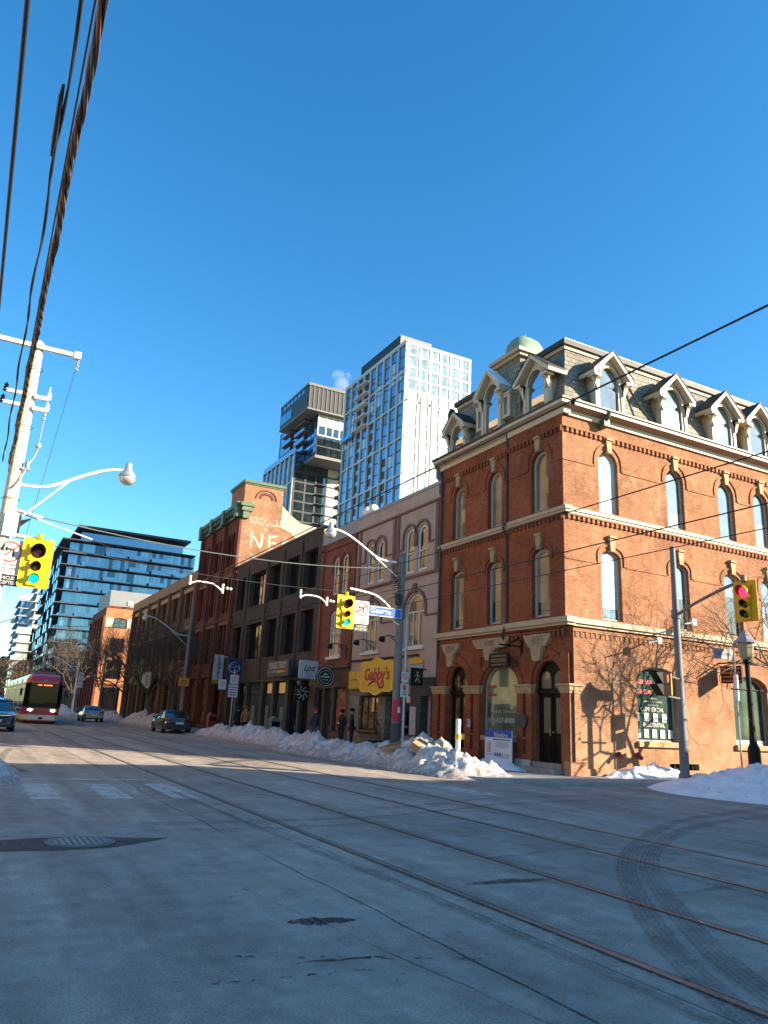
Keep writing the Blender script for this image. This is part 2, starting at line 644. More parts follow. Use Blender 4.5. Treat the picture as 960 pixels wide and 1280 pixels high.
RAILM = mat('rail_steel', (.20, .16, .135), .5, .35, 2, metal=.3)

struct(M().quad((-3000, -3000, -.06), (3000, -3000, -.06), (3000, 3000, -.06), (-3000, 3000, -.06)).build('ground', mat('far_ground', (.16, .155, .15), .9)))
struct(M().quad((-90, -120, 0), (160, -120, 0), (160, 700, 0), (-90, 700, 0)).build('road', ROAD))


def slab(name, pts, z=.09):
    mb = M()
    mb.prism([(x, y, -.03) for x, y in pts], (0, 0, z + .03))
    o = struct(mb.build(name, WALK))
    k = M()
    n = len(pts)
    for i in range(n):
        a, b = Vector((*pts[i], 0)), Vector((*pts[(i + 1) % n], 0))
        if (b - a).length > 90 and abs(a.x - b.x) > 1:
            continue
        t = (b - a).normalized()
        nn = Vector((t.y, -t.x, 0))
        k.prism([a + nn * .004 + Vector((0, 0, -.02)), a - nn * .16 + Vector((0, 0, -.02)), a - nn * .16 + Vector((0, 0, z + .004)), a + nn * .004 + Vector((0, 0, z + .004))], b - a)
    return o


def corner_pts(cx, cy, r, a0, a1, n=7):
    return [(cx + r * math.cos(rad(a0 + (a1 - a0) * i / n)), cy + r * math.sin(rad(a0 + (a1 - a0) * i / n))) for i in range(n + 1)]


slab('sidewalk_south', corner_pts(16.0, 20.3, 3.0, 180, 270) + [(160, 17.3), (160, 600), (13.0, 600)])
slab('sidewalk_north', [(1.1, 600), (-60, 600), (-60, 17.6)] + corner_pts(-1.4, 20.1, 2.5, 270, 360))
slab('sidewalk_southwest', [(160, 8.0)] + corner_pts(16.5, 4.5, 3.5, 90, 180) + [(13.0, -110), (160, -110)])
slab('sidewalk_northwest', corner_pts(-4.2, 1.2, 2.0, 0, 90) + [(-60, 3.2), (-60, -110), (-2.2, -110)])


def kerb(name, pts):
    mb = M()
    for a, b in zip(pts, pts[1:]):
        a = Vector((*a, 0))
        b = Vector((*b, 0))
        t = (b - a).normalized()
        nn = Vector((t.y, -t.x, 0))
        mb.prism([a + nn * .01 + Vector((0, 0, -.02)), a - nn * .17 + Vector((0, 0, -.02)), a - nn * .17 + Vector((0, 0, .096)), a + nn * .01 + Vector((0, 0, .096))], b - a)
    struct(mb.build(name, KERB))


kerb('kerb_south', [(13.0, 600), (13.0, 60)] + [(13.0, 22)] + corner_pts(16.0, 20.3, 3.0, 180, 270) + [(40, 17.3), (160, 17.3)])
kerb('kerb_north', corner_pts(-1.4, 20.1, 2.5, 270, 360) + [(1.1, 60), (1.1, 600)])

# tram tracks set in the road: two tracks of two rails
for tx, lab in ((5.25, 'near tram track of two steel rails set in the road'), (8.62, 'far tram track of two steel rails, nearer the brick corner building')):
    t = thing('tram_track', lab, 'tram track', (tx, 0, 0), 'tram tracks in the street')
    b = M()
    b.quad((tx - 1.02, -60, .004), (tx + 1.02, -60, .004), (tx + 1.02, 480, .004), (tx - 1.02, 480, .004))
    b.build('track_bed', ROAD, t)
    for s in (-1, 1):
        x = tx + s * .7475
        r = M()
        r.cur = 0
        r.quad((x - .065, -60, .008), (x + .065, -60, .008), (x + .065, 480, .008), (x - .065, 480, .008))
        r.cur = 1
        r.box(x - .03, x + .034, -60, 480, .004, .012)
        r.build('rail', [CRACK, RAILM], t)

# joints, cracks and patches in the concrete
mk = M()


def strip(mb, pts, w, z):
    pts = [Vector((x, y, z)) for x, y in pts]
    ws = w if isinstance(w, list) else [w] * len(pts)
    vs = []
    for i, q in enumerate(pts):
        t = (pts[min(i + 1, len(pts) - 1)] - pts[max(i - 1, 0)]).normalized()
        nn = Vector((t.y, -t.x, 0))
        vs += [q + nn * ws[i] / 2, q - nn * ws[i] / 2]
    mb.add(vs, [(2 * i, 2 * i + 1, 2 * i + 3, 2 * i + 2) for i in range(len(pts) - 1)])


def wob(p0, p1, n, amp, r):
    out = []
    for i in range(n + 1):
        t = i / n
        x = p0[0] + (p1[0] - p0[0]) * t
        y = p0[1] + (p1[1] - p0[1]) * t
        d = Vector((p1[0] - p0[0], p1[1] - p0[1])).normalized()
        a = r.uniform(-amp, amp) * (0 if i in (0, n) else 1)
        out.append((x - d.y * a, y + d.x * a))
    return out


rr = random.Random(5)
for i in range(26):
    y = 2.6 + i * 3.05 + rr.uniform(-.5, .5)
    if rr.random() < .55:
        strip(mk, wob((4.5, y), (6.0, y + .15 * rr.uniform(-1, 1)), 6, .025, rr), [rr.uniform(.015, .045) for _ in range(7)], .016)
    if rr.random() < .5:
        strip(mk, wob((6.0, y + rr.uniform(-.2, .2)), (7.9, y + .2), 6, .03, rr), [rr.uniform(.01, .03) for _ in range(7)], .0165)
    if rr.random() < .35:
        strip(mk, wob((7.9, y), (9.35, y), 5, .02, rr), .018, .017)
strip(mk, wob((3.45, -3), (3.38, 16.5), 40, .03, rr), [rr.uniform(.0, .025) for _ in range(41)], .0035)
strip(mk, wob((3.45, 16.5), (3.40, 60), 30, .02, rr), .02, .0035)
strip(mk, wob((2.6, 7.4), (3.2, 3.6), 14, .02, rr), [rr.uniform(.003, .012) for _ in range(15)], .0035)
strip(mk, wob((3.2, 3.6), (3.35, 2.6), 14, .02, rr), .012, .0035)
def blot(mb, path, wid, z, n=22, jag=.35):
    sp = spline2(path, n)
    strip(mb, sp, [max(.0, wid * (math.sin(PI * i / (len(sp) - 1)) ** .7) * (1 + rr.uniform(-jag, jag))) for i in range(len(sp))], z)


def spline2(path, n):
    out = []
    for i in range(n + 1):
        f = i / n * (len(path) - 1)
        k = min(len(path) - 2, int(f))
        t = f - k
        out.append((path[k][0] + (path[k + 1][0] - path[k][0]) * t + rr.uniform(-.002, .002), path[k][1] + (path[k + 1][1] - path[k][1]) * t + rr.uniform(-.012, .012)))
    return out


blot(mk, [(4.78, 6.93), (5.35, 6.95), (5.9, 6.88)], .12, .0175)
blot(mk, [(2.55, 6.16), (2.82, 6.12), (3.12, 6.06)], .20, .0045)
blot(mk, [(2.2, 5.2), (2.9, 5.12)], .03, .0045, 12, .8)
strip(mk, wob((1.9, 5.45), (3.5, 4.85), 60, .02, rr), [rr.choice([.0, .0, .0, .0, .02, .03]) for _ in range(61)], .0045)
strip(mk, wob((1.5, 5.0), (2.7, 4.9), 50, .02, rr), [rr.choice([.0, .0, .0, .02]) for _ in range(51)], .0045)
strip(mk, wob((10.9, 6), (10.9, 60), 24, .03, rr), .02, .0035)
for i in range(60):
    x, y = rr.uniform(.3, 4.2), rr.uniform(2.6, 12)
    strip(mk, [(x - .03, y), (x, y + rr.uniform(-.01, .01)), (x + rr.uniform(.02, .05), y)], [.0, rr.uniform(.008, .022), .0], .0046)
struct(mk.build('road_cracks', CRACK))
# asphalt patch around the manhole
pm_ = M()
_q = [(-.9, 10.05), (.2, 9.9), (1.2, 9.74), (1.9, 9.85), (2.62, 10.38), (2.2, 10.46), (1.6, 10.68), (.9, 10.62), (.1, 10.32), (-.9, 10.4)]
_pp = []
for (xa, ya), (xb, yb) in zip(_q, _q[1:] + _q[:1]):
    for k in range(9):
        _pp.append((xa + (xb - xa) * k / 9 + rr.uniform(-.03, .03), ya + (yb - ya) * k / 9 + rr.uniform(-.035, .035), .005))
pm_.poly(_pp)
m, nt, N, L, p = newmat('asphalt_patch')
a = ramp(nt, noise_fac(nt, 4.5, 7, .7), [(.34, (.25,) * 3), (.5, (.95,) * 3)])
tr = N.new("ShaderNodeBsdfTransparent")
ms = N.new("ShaderNodeMixShader")
L.new(ramp(nt, noise_fac(nt, 50, 3, .7), [(.3, (.03,) * 3), (.7, (.07,) * 3)]), p.inputs["Base Color"])
p.inputs["Roughness"].default_value = .85
L.new(a, ms.inputs[0])
L.new(tr.outputs[0], ms.inputs[1])
L.new(p.outputs[0], ms.inputs[2])
L.new(ms.outputs[0], N["Material Output"].inputs[0])
struct(pm_.build('road_patch', m))
mh = thing('manhole_cover', 'round cast iron cover in a dark asphalt patch of the road', 'manhole cover', (1.52, 10.25, .009))
b = M()
b.lathe([(.40, 0), (.40, .006), (.34, .007), (.335, .004)], (1.52, 10.25, .006), 28)
b.build('frame', mat('cast_iron', (.13, .125, .115), .55, .25, 12, metal=.4, bump=.5), mh)
b = M()
for i in range(9):
    x = 1.52 - .28 + i * .07
    hh = math.sqrt(max(.001, .32 ** 2 - (x - 1.52) ** 2))
    b.box(x - .02, x + .02, 10.25 - hh, 10.25 + hh, .0135, .0165)
b.build('lid', mat('cast_iron_lid', (.2, .195, .185), .5, .2, 12, metal=.4), mh)

# worn paint of the crossing
m, nt, N, L, p = newmat('worn_road_paint')
f = noise_fac(nt, 2.2, 7, .75)
a = ramp(nt, f, [(.30, (0, 0, 0)), (.52, (.72,) * 3)])
tr = N.new("ShaderNodeBsdfTransparent")
ms = N.new("ShaderNodeMixShader")
p.inputs["Base Color"].default_value = (.62, .60, .55, 1)
p.inputs["Roughness"].default_value = .8
L.new(a, ms.inputs[0])
L.new(tr.outputs[0], ms.inputs[1])
L.new(p.outputs[0], ms.inputs[2])
L.new(ms.outputs[0], N["Material Output"].inputs[0])
PAINT = m
pb = M()
for x in (1.55, 2.75, 3.95):
    pb.quad((x - .25, 14.7, .006), (x + .25, 14.7, .006), (x + .25, 17.4, .006), (x - .25, 17.4, .006))
pb.quad((1.25, 18.3, .006), (4.0, 18.3, .006), (4.0, 18.6, .006), (1.25, 18.6, .006))
pb.quad((10.6, 14.9, .006), (11.3, 14.9, .006), (11.3, 17.3, .006), (10.6, 17.3, .006))
struct(pb.build('road_markings', PAINT))
# rubber marks left by turning and straight-on wheels
m, nt, N, L, p = newmat('tyre_rubber_on_road')
f = noise_fac(nt, 26, 4, .7)
f_b = noise_fac(nt, 2.2, 6, .7)
a1 = ramp(nt, f, [(.36, (.0,) * 3), (.64, (.66,) * 3)])
a2 = ramp(nt, f_b, [(.30, (.3,) * 3), (.58, (1,) * 3)])
a = mixc(nt, 1., a1, a2, 'MULTIPLY')
tr = N.new("ShaderNodeBsdfTransparent")
ms = N.new("ShaderNodeMixShader")
p.inputs["Base Color"].default_value = (.035, .033, .03, 1)
p.inputs["Roughness"].default_value = .8
L.new(a, ms.inputs[0])
L.new(tr.outputs[0], ms.inputs[1])
L.new(p.outputs[0], ms.inputs[2])
L.new(ms.outputs[0], N["Material Output"].inputs[0])
TYRE = m
tb = M()


def spline(pts, n=8):
    out = []
    P = [pts[0]] + list(pts) + [pts[-1]]
    for i in range(1, len(P) - 2):
        p0, p1, p2, p3 = (Vector(P[j]) for j in (i - 1, i, i + 1, i + 2))
        for k in range(n):
            t = k / n
            out.append(.5 * ((2 * p1) + (p2 - p0) * t + (2 * p0 - 5 * p1 + 4 * p2 - p3) * t * t + (3 * p1 - p0 - 3 * p2 + p3) * t ** 3))
    out.append(Vector(P[-1]))
    return [tuple(q) for q in out]


for path, ww in (([(16.5, 12.0), (14.28, 11.29), (11.9, 10.46), (9.04, 8.63), (7.34, 7.23), (6.01, 5.77), (5.01, 4.51), (4.47, 3.65), (3.9, 2.6)], .24),
                 ([(16.0, 11.0), (13.66, 10.53), (11.73, 9.88), (9.65, 8.72), (7.86, 7.36), (6.55, 5.95), (5.45, 4.58), (4.86, 3.66), (4.3, 2.6)], .24)):
    sp = spline(path)
    for off in (-.10, -.05, 0, .05, .10):
        q = []
        for i, pt in enumerate(sp):
            t = Vector(sp[min(i + 1, len(sp) - 1)]) - Vector(sp[max(i - 1, 0)])
            t.normalize()
            q.append((pt[0] + t.y * off, pt[1] - t.x * off))
        strip(tb, q, .036, .021)
for path, ww in (([(4.05, 2.4), (4.12, 6), (4.05, 10), (3.95, 16)], .11), ([(1.6, 20), (1.2, 24), (1.75, 30)], .22), ([(14.2, 13.8), (10.5, 13.4), (7.5, 12.2), (5.6, 11.7), (2.5, 11.6)], .12),
                 ([(14.5, 14.6), (10.8, 14.3), (8, 13.2), (6.2, 12.6)], .12), ([(5.9, 11.1), (4.2, 10.9), (2.4, 11.0)], .1)):
    strip(tb, spline(path), ww, .0205)
struct(tb.build('road_tyre_marks', TYRE))

# ------------------------------------------------------------------ brick corner building
X0, Y0 = 17.7, 19.7
HQ = thing('brick_building', 'three storey red brick corner building with mansard roof, cream dormers and a green copper dome', 'building', (X0, Y0, 0))
FK = Fc((X0, Y0), (0, 1), (-1, 0))
FG = Fc((X0, Y0), (1, 0), (0, -1))
WK, WG = 8.2, 17.0                                   # facade lengths
k3 = [(.79, 1.78), (3.76, 4.70), (6.35, 7.30)]
g3 = [(1.60, 2.56), (5.15, 6.11), (8.14, 9.12), (10.36, 11.33), (13.2, 14.2)]
wb = M()
BAY = .12
FK.wall(wb, [(0, 4.88), (3.05, 4.88), (3.05, 13), (0, 13)], [arch(*k3[0], 9.24, 11.6, .49), arch(*k3[0], 5.33, 7.82, .26)], BAY, .3)
FK.wall(wb, [(3.05, 4.88), (WK, 4.88), (WK, 13), (3.05, 13)], [arch(*w, 9.24, 11.6, .47) for w in k3[1:]] + [arch(*w, 5.33, 7.82, .26) for w in k3[1:]], 0, .25)
FK.ext(wb, [(3.05, 4.88), (3.12, 4.88), (3.12, 13), (3.05, 13)], -.05, BAY)
DA, SH, DB = (5.92, 7.18), (2.62, 4.78), (.26, 1.68)
FK.wall(wb, [(-.3, .1), (WK, .1), (WK, 4.88), (-.3, 4.88)], [arch(*DA, .3, 3.8, .63), arch(*SH, 1.15, 3.74, .85), arch(*DB, .42, 3.8, .71)], .06, .24)
wb.cur = 1
FG.wall(wb, [(-BAY, 4.88), (WG, 4.88), (WG, 13), (-BAY, 13)], [arch(*w, 9.24, 11.64, .48) for w in g3] + [arch(*w, 5.30, 7.82, .26) for w in g3], 0, .28)
gg = [(3.03, 5.08), (8.12, 10.15), (12.7, 14.7)]
FG.wall(wb, [(-.06, .1), (WG, .1), (WG, 4.88), (-.06, 4.88)], [arch(*w, 1.24, 3.8, .5) for w in gg] + [arch(4.5, 6.0, .18, .52, 0)], .05, .3)
wb.quad((X0, Y0 + WK, 0), (X0 + 14, Y0 + WK, 0), (X0 + 14, Y0 + WK, 13), (X0, Y0 + WK, 13))
wb.quad((X0 + WG, Y0, 0), (X0 + WG, Y0 + WK, 0), (X0 + WG, Y0 + WK, 13), (X0 + WG, Y0, 13))
# hood moulds: a slightly proud brick band over every arched window, and a string course at impost level
wb.cur = 0
for w in k3:
    FK.ext(wb, hood(w[0] - .14, w[1] + .14, 10.95, 11.82, .66, .10), -.02, (BAY if w is k3[0] else 0) + .05)
    FK.ext(wb, hood(w[0] - .10, w[1] + .10, 7.35, 7.98, .36, .10), -.02, (BAY if w is k3[0] else 0) + .05)
wb.cur = 1
for w in g3:
    FG.ext(wb, hood(w[0] - .16, w[1] + .16, 10.95, 11.86, .68, .08), -.02, .045)
    FG.ext(wb, hood(w[0] - .12, w[1] + .12, 7.3, 7.98, .36, .08), -.02, .045)
for a, b_ in zip([(-BAY, -BAY)] + g3, g3 + [(WG, WG)]):
    u0 = a[1] + (.24 if a[1] > 0 else 0)
    u1 = b_[0] - (.24 if b_[0] < WG else 0)
    FG.box(wb, u0, u1, 10.92, 11.0, -.02, .03)
    FG.box(wb, u0, u1, 7.27, 7.34, -.02, .03)
wb.cur = 0
FK.box(wb, -.02, .55, 10.92, 11.0, 0, BAY + .035)
FK.box(wb, 2.02, 3.05, 10.92, 11.0, 0, BAY + .035)
FK.box(wb, 3.1, 3.52, 10.92, 11.0, -.02, .035)
FK.box(wb, 4.94, 6.1, 10.92, 11.0, -.02, .035)
# archivolts of the ground floor
wb.cur = 0
for w, zt, ri in ((DA, 3.8, .63), (SH, 3.74, .85), (DB, 3.8, .71)):
    FK.ext(wb, hood(w[0] - .13, w[1] + .13, min(2.98, zt - ri - .02), zt + .13, ri + .13, .24), .02, .15)
wb.cur = 1
for w in gg:
    FG.ext(wb, hood(w[0] - .02, w[1] + .02, 3.28, 3.82, .52, .3), .0, .075)
wall_part = wb.build('wall', [BR, BRS], HQ)
# piers of paired brick shafts
for i, (u0, u1) in enumerate(((-.2, .22), (1.74, 2.54), (4.86, 5.84), (7.24, 8.2))):
    b = M()
    if i == 0:
        FK.box(b, -.2, .22, .12, 4.0, .05, .20)
        b.cur = 1
        b.box(X0 - .19, X0 + .26, Y0 - .22, Y0 + .02, .05, 2.66)
        b.box(X0 - .27, X0 + .40, Y0 - .30, Y0 + .03, .05, .52)
    else:
        w = (u1 - u0) * .40
        for a in (u0, u1 - w):
            FK.box(b, a, a + w, .12, 2.70, .05, .20)
        FK.box(b, u0 - .05, u1 + .05, .1, .62, .05, .26)
        FK.box(b, u0 + .04, u1 - .04, 3.0, 4.1, .05, .12)
        FK.box(b, u0 - .02, u1 + .02, 1.12, 1.2, .05, .24)
    b.build('pier', [BR, BRS], HQ)
    b = M()
    for k, (za, zb, ex) in enumerate(((2.68, 2.77, .02), (2.77, 2.92, .05), (2.92, 2.99, .10))):
        FK.box(b, u0 - ex, u1 + ex, za, zb, .05, .21 + ex)
        if i == 0:
            b.box(X0 - .2 - ex, X0 + .27 + ex, Y0 - .23 - ex, Y0 - .05, za + .002, zb + .002)
    b.build('capital', SAND, HQ)
b = M()
FK.box(b, 1.72, 2.56, .1, .45, .26, .29)
b.build('painted_base', mat('white_brick_base', (.52, .46, .42), .9, .25, 6, bump=.5), HQ)
# stone key blocks above the ground floor openings
for (u0, u1, ub, uw, zt, zm, zb) in ((.68, 2.16, 1.42, .26, 4.72, 4.28, 3.78), (3.02, 5.36, 4.2, .34, 4.76, 4.38, 3.92), (6.28, 7.64, 6.95, .24, 4.72, 4.30, 3.78)):
    b = M()
    FK.ext(b, [(u0, zt), (u1, zt), (u1 - .02, zt - .1), (u1 - .3, zm), (u0 + .3, zm), (u0 + .02, zt - .1)], .0, .22)
    FK.ext(b, [(ub - uw - .05, zm), (ub + uw + .05, zm), (ub + uw, zm - .2), (ub + uw * .75, zb + .05), (ub + uw * .5, zb), (ub - uw * .5, zb), (ub - uw * .75, zb + .05), (ub - uw, zm - .2)], .02, .26)
    for k in (-1, 0, 1):
        FK.ext(b, hood(ub + k * .2 - .05, ub + k * .2 + .05, zm + .1, zt - .1, .05, .03), .2, .25)
    b.build('keystone', SAND, HQ)
# upper keystones
for F, lst, dd in ((FK, k3, 0), (FG, g3, 0)):
    for w in lst:
        for zt in (11.6, 7.82):
            c_ = (w[0] + w[1]) / 2
            d0 = BAY if (F is FK and w is k3[0]) else 0
            b = M()
            F.ext(b, [(c_ - .10, zt - .03), (c_ + .10, zt - .03), (c_ + .15, zt + .50), (c_ - .15, zt + .50)], d0 - .05, d0 + .12)
            F.box(b, c_ - .17, c_ + .17, zt + .46, zt + .55, d0 - .05, d0 + .17)
            b.build('keystone', SAND, HQ)
# belts, dentils, cornice
for z0, z1, ex, nm, snow in ((5.03, 5.22, .2, 'belt_course', True), (9.02, 9.15, .12, 'belt_course', False)):
    b = M()
    FK.box(b, -ex - BAY, 3.12, z0, z1, -.1, BAY + ex)
    FK.box(b, 3.12, WK + .1, z0, z1 - .004, -.1, ex)
    FG.box(b, -.1, WG + .1, z0, z1 - .003, -.1, ex)
    FK.box(b, -ex * .6 - BAY, 3.1, z0 - .09, z0 + .01, -.1, BAY + ex * .6)
    FK.box(b, 3.1, WK, z0 - .09, z0 + .009, -.1, ex * .6)
    FG.box(b, -.1, WG, z0 - .09, z0 + .011, -.1, ex * .6)
    b.build('belt_course', TRIM, HQ)
for F, W_, off in ((FK, WK, BAY), (FG, WG, 0)):
    for z0, z1 in ((4.58, 4.76), (8.72, 8.87), (12.02, 12.18)):
        b = M()
        u = .02
        while u < W_ - .1:
            d0 = off if (F is FG or u < 3.05) else 0
            F.box(b, u, u + .11, z0, z1, d0 - .05, d0 + .075)
            u += .23
        F.box(b, 0, 3.05 if F is FK else W_, z1, z1 + .05, -.05, off + .09)
        if F is FK:
            F.box(b, 3.05, W_, z1, z1 + .05, -.05, .09)
        b.build('dentil_course', BR if F is FK else BRS, HQ)
b = M()
FK.box(b, 3.12, WK + .1, 12.66, 12.86, -.1, .10)
FK.box(b, -BAY - .10, 3.12, 12.66, 12.863, -.1, .10 + BAY)
FG.box(b, -.1, WG, 12.66, 12.861, -.1, .10)
FK.box(b, 3.12, WK + .15, 12.93, 13.06, -.1, .46)
FK.box(b, -.46, 3.12, 12.93, 13.063, -.1, .50)
FG.box(b, -.1, WG, 12.93, 13.061, -.1, .46)
FK.ext(b, [(WK, 12.86), (-.12, 12.86), (-.12, 12.93), (WK, 12.93)], -.05, .22)
b.build('cornice', TRIMW, HQ)
b = M()
b.prism([FG.P(-.1, 12.86, .1), FG.P(-.1, 12.86, -.1), FG.P(-.1, 12.935, -.1), FG.P(-.1, 12.935, .44)], (WG, 0, 0))
b.build('soffit', mat('brown_soffit', (.30, .19, .13), .7), HQ)
b = M()
FK.box(b, -.52, WK + .15, 13.06, 13.13, -.1, .55)
FG.box(b, -.1, WG, 13.062, 13.132, -.1, .52)
b.build('gutter', GUT, HQ)
b = M()
FG.box(b, 1.62, 1.9, 12.5, 12.78, .02, .36)
b.tube([FG.P(1.76, 13.05, .5), FG.P(1.76, 12.86, .45), FG.P(1.72, 12.66, .25)], .07)
b.build('rain_head', COPG, HQ)
# scroll brackets at the left end of the cornice
b = M()
FK.ext(b, [(WK + .02, 13.1), (WK + .62, 13.1), (WK + .6, 12.95), (WK + .4, 12.85), (WK + .35, 12.4), (WK + .15, 12.1), (WK + .12, 11.6), (WK + .02, 11.5)], -.2, .1)
FK.ext(b, [(WK + .02, 15.9), (WK + .2, 15.6), (WK + .1, 14.9), (WK + .3, 14.6), (WK + .25, 14.3), (WK + .1, 14.2), (WK + .18, 13.4), (WK + .02, 13.2)], -.6, -.3)
b.build('bracket', GUT, HQ)
# downpipes
for pts in ([FK.P(3.2, 13.0, .18), FK.P(3.2, 12.3, .14), FK.P(3.3, 11.9, .10), FK.P(3.3, 9.2, .10), FK.P(3.3, 9.0, .28), FK.P(3.3, 8.6, .1), FK.P(3.3, 5.3, .1), FK.P(3.3, 4.8, .3), FK.P(3.3, 4.5, .1)],
            [FG.P(3.6, 16.0, -.8), FG.P(3.8, 14.9, -.45), FG.P(4.1, 13.7, .02), FG.P(4.35, 13.3, .2)], [FK.P(WK - .1, 12.4, .1), FK.P(WK - .1, .4, .1)]):
    b = M()
    b.tube(pts, .05)
    b.build('downpipe', GUT, HQ)
# upper windows
for i, w in enumerate(k3):
    d = (BAY if i == 0 else 0) - .17
    window(FK, HQ, w[0], w[1], 9.24, 11.6, .48, d, FRG, (G_BLIND, G_BLIND2, G_BLIND)[i], fw=.10, th=.08)
    window(FK, HQ, w[0], w[1], 5.33, 7.82, .26, d, FRG, (G_BLIND2, G_BLIND, G_BLIND2)[i], fw=.10, th=.08, split=(5.9, 6.25, 5.75)[i], pm2=G_MURK)
for i, w in enumerate(g3):
    window(FG, HQ, w[0], w[1], 9.24, 11.64, .48, -.13, TRIMW, G_LIT if i == 0 else G_LITD, fw=.06, th=.08, split=(None, 9.9, None, 10.3, 9.8)[i], pm2=G_LITE)
    window(FG, HQ, w[0], w[1], 5.30, 7.82, .26, -.13, TRIMW, G_LIT if i == 0 else G_LITD, fw=.06, th=.08, split=(5.75, 6.5, 6.9, 6.2, 6.4)[i], pm2=(G_LITD, G_MURK, G_MURK, G_LITE, G_MURK)[i])
# ground floor shop window, doors, side windows
ws = window(FK, HQ, SH[0], SH[1], 1.15, 3.74, .85, -.06, FRG, G_SHOP, fw=.05, name='shop_window')
text("637-8000", WHT, ws, FK.P(3.55, 1.72, -.075), (0, -1, 0), (0, 0, 1), .27, bold=.012, sx=1.05)
text("(416)", WHT, ws, FK.P(4.38, 1.72, -.075), (0, -1, 0), (0, 0, 1), .25)
text("Residential  Commercial", WHT, ws, FK.P(3.7, 2.05, -.075), (0, -1, 0), (0, 0, 1), .155)
b = M()
FK.box(b, 4.18, 4.68, 2.93, 3.0, -.1, -.075)
FK.box(b, 4.18, 4.68, 2.62, 2.69, -.1, -.075)
b.build('red_decal', REDS, ws)
b = M()
FK.box(b, 2.6, 4.8, .98, 1.15, .0, .18)
b.build('sill', SAND, HQ)
for (u0, u1), z0 in ((DA, .3), (DB, .42)):
    b = M()
    F = FK
    dd = -.11
    c_ = (u0 + u1) / 2
    hw = (u1 - u0) / 2
    zt = 3.8
    F.ring(b, arch(u0, u1, z0, zt, hw), [arch(u0 + .1, c_ - .06, 2.86, 3.45, .27), arch(c_ + .06, u1 - .1, 2.86, 3.45, .27)] +
           [[(u0 + .2, z0 + .95), (c_ - .12, z0 + .95), (c_ - .12, 2.55), (u0 + .2, 2.55)], [(c_ + .12, z0 + .95), (u1 - .2, z0 + .95), (u1 - .2, 2.55), (c_ + .12, 2.55)]], dd - .06, dd)
    F.box(b, u0 + .02, u1 - .02, 2.68, 2.82, dd, dd + .09)
    F.box(b, c_ - .03, c_ + .03, z0 + .02, 2.66, dd, dd + .03)
    F.ext(b, hood(u0 + .1, u1 - .1, 2.9, zt - .08, hw - .1, .05), dd, dd + .06)
    for a, e in ((u0 + .16, c_ - .1), (c_ + .1, u1 - .16)):
        F.ring(b, [(a, z0 + .15), (e, z0 + .15), (e, z0 + .8), (a, z0 + .8)], [(a + .06, z0 + .21), (e - .06, z0 + .21), (e - .06, z0 + .74), (a + .06, z0 + .74)], dd, dd + .03)
    dr = b.build('door', DARKW, HQ)
    g = M()
    F.ext(g, arch(u0 + .02, u1 - .02, z0 + .9, zt - .05, hw - .05), dd - .055, dd - .035)
    g.build('pane', G_BLIND if (u0, u1) == DB else G_WARM, dr)
    h = M()
    h.sphere(F.P(c_ - .09, z0 + .98, dd + .06), .035, 6)
    h.tube([F.P(c_ + .09, z0 + .85, dd + .05), F.P(c_ + .09, z0 + 1.1, dd + .05)], .015)
    h.build('handle', mat('brass', (.55, .40, .15), .3, .1, 5, metal=.9), dr)
    s = M()
    F.box(s, u0 - .02, u1 + .02, .12, z0, -.5, .22)
    if (u0, u1) == DB:
        F.box(s, u0 - .15, u1 + .1, .05, .25, .22, .60)
    s.build('step', mat('worn_stone', (.30, .25, .22), .85, .25, 4, bump=.3), HQ)
for i, w in enumerate(gg):
    w1 = window(FG, HQ, w[0], w[1], 1.24, 3.8, .5, -.15, FRG, G_GREEN, fw=.05)
    b = M()
    FG.box(b, w[0] - .08, w[1] + .08, 1.06, 1.24, -.1, .17)
    b.build('sill', SAND, HQ)
    if i == 0:
        dd = -.165
        text("COMMERCIAL", WHT, w1, FG.P(w[0] + .96, 2.33, dd), (1, 0, 0), (0, 0, 1), .21, bold=.02, sx=.88)
        text("RESIDENTIAL", WHT, w1, FG.P(w[0] + 1.02, 1.80, dd), (1, 0, 0), (0, 0, 1), .20, bold=.02, sx=.92)
        text("BROKERAGE", WHT, w1, FG.P(w[0] + 1.0, 2.72, dd), (1, 0, 0), (0, 0, 1), .07)
        text("PROPERTY THAT MOVES", WHT, w1, FG.P(w[0] + 1.0, 2.6, dd), (1, 0, 0), (0, 0, 1), .085)
        text("(416) 637-8000", WHT, w1, FG.P(w[0] + 1.0, 2.48, dd), (1, 0, 0), (0, 0, 1), .08)
        b = M()
        FG.box(b, w[0] + .1, w[0] + 1.0, 3.2, 3.36, dd - .01, dd)
        FG.box(b, w[0] + .1, w[0] + .95, 2.86, 3.02, dd - .01, dd)
        b.build('red_decal', mat('faded_red_decal', (.42, .09, .07), .6, .1), w1)
        for k in range(9):
            n4 = k < 4
            uu = w[0] + (.12 + k * .44 if n4 else .12 + (k - 4) * .40)
            zz = 1.92 if n4 else 1.36
            b = M()
            FG.box(b, uu, uu + .22, zz, zz + .29, dd - .012, dd + .002)
            b.build('paper_card', mat('white_paper', (.74, .78, .74), .7, .12, 9), w1)
    else:
        b = M()
        FG.box(b, w[0] + .06, w[1] - .06, 1.3, 1.42, -.18, -.165)
        b.build('white_decal', WHT, w1)
b = M()
for k in range(5):
    FG.box(b, 4.55 + k * .3, 4.6 + k * .3, .2, .5, -.1, -.05)
FG.box(b, 4.5, 6.0, .18, .5, -.26, -.22)
b.build('basement_window', DARKW, HQ)
b = M()
FG.box(b, -.05, WG, .02, .3, -.02, .10)
b.build('plinth', BRS, HQ)

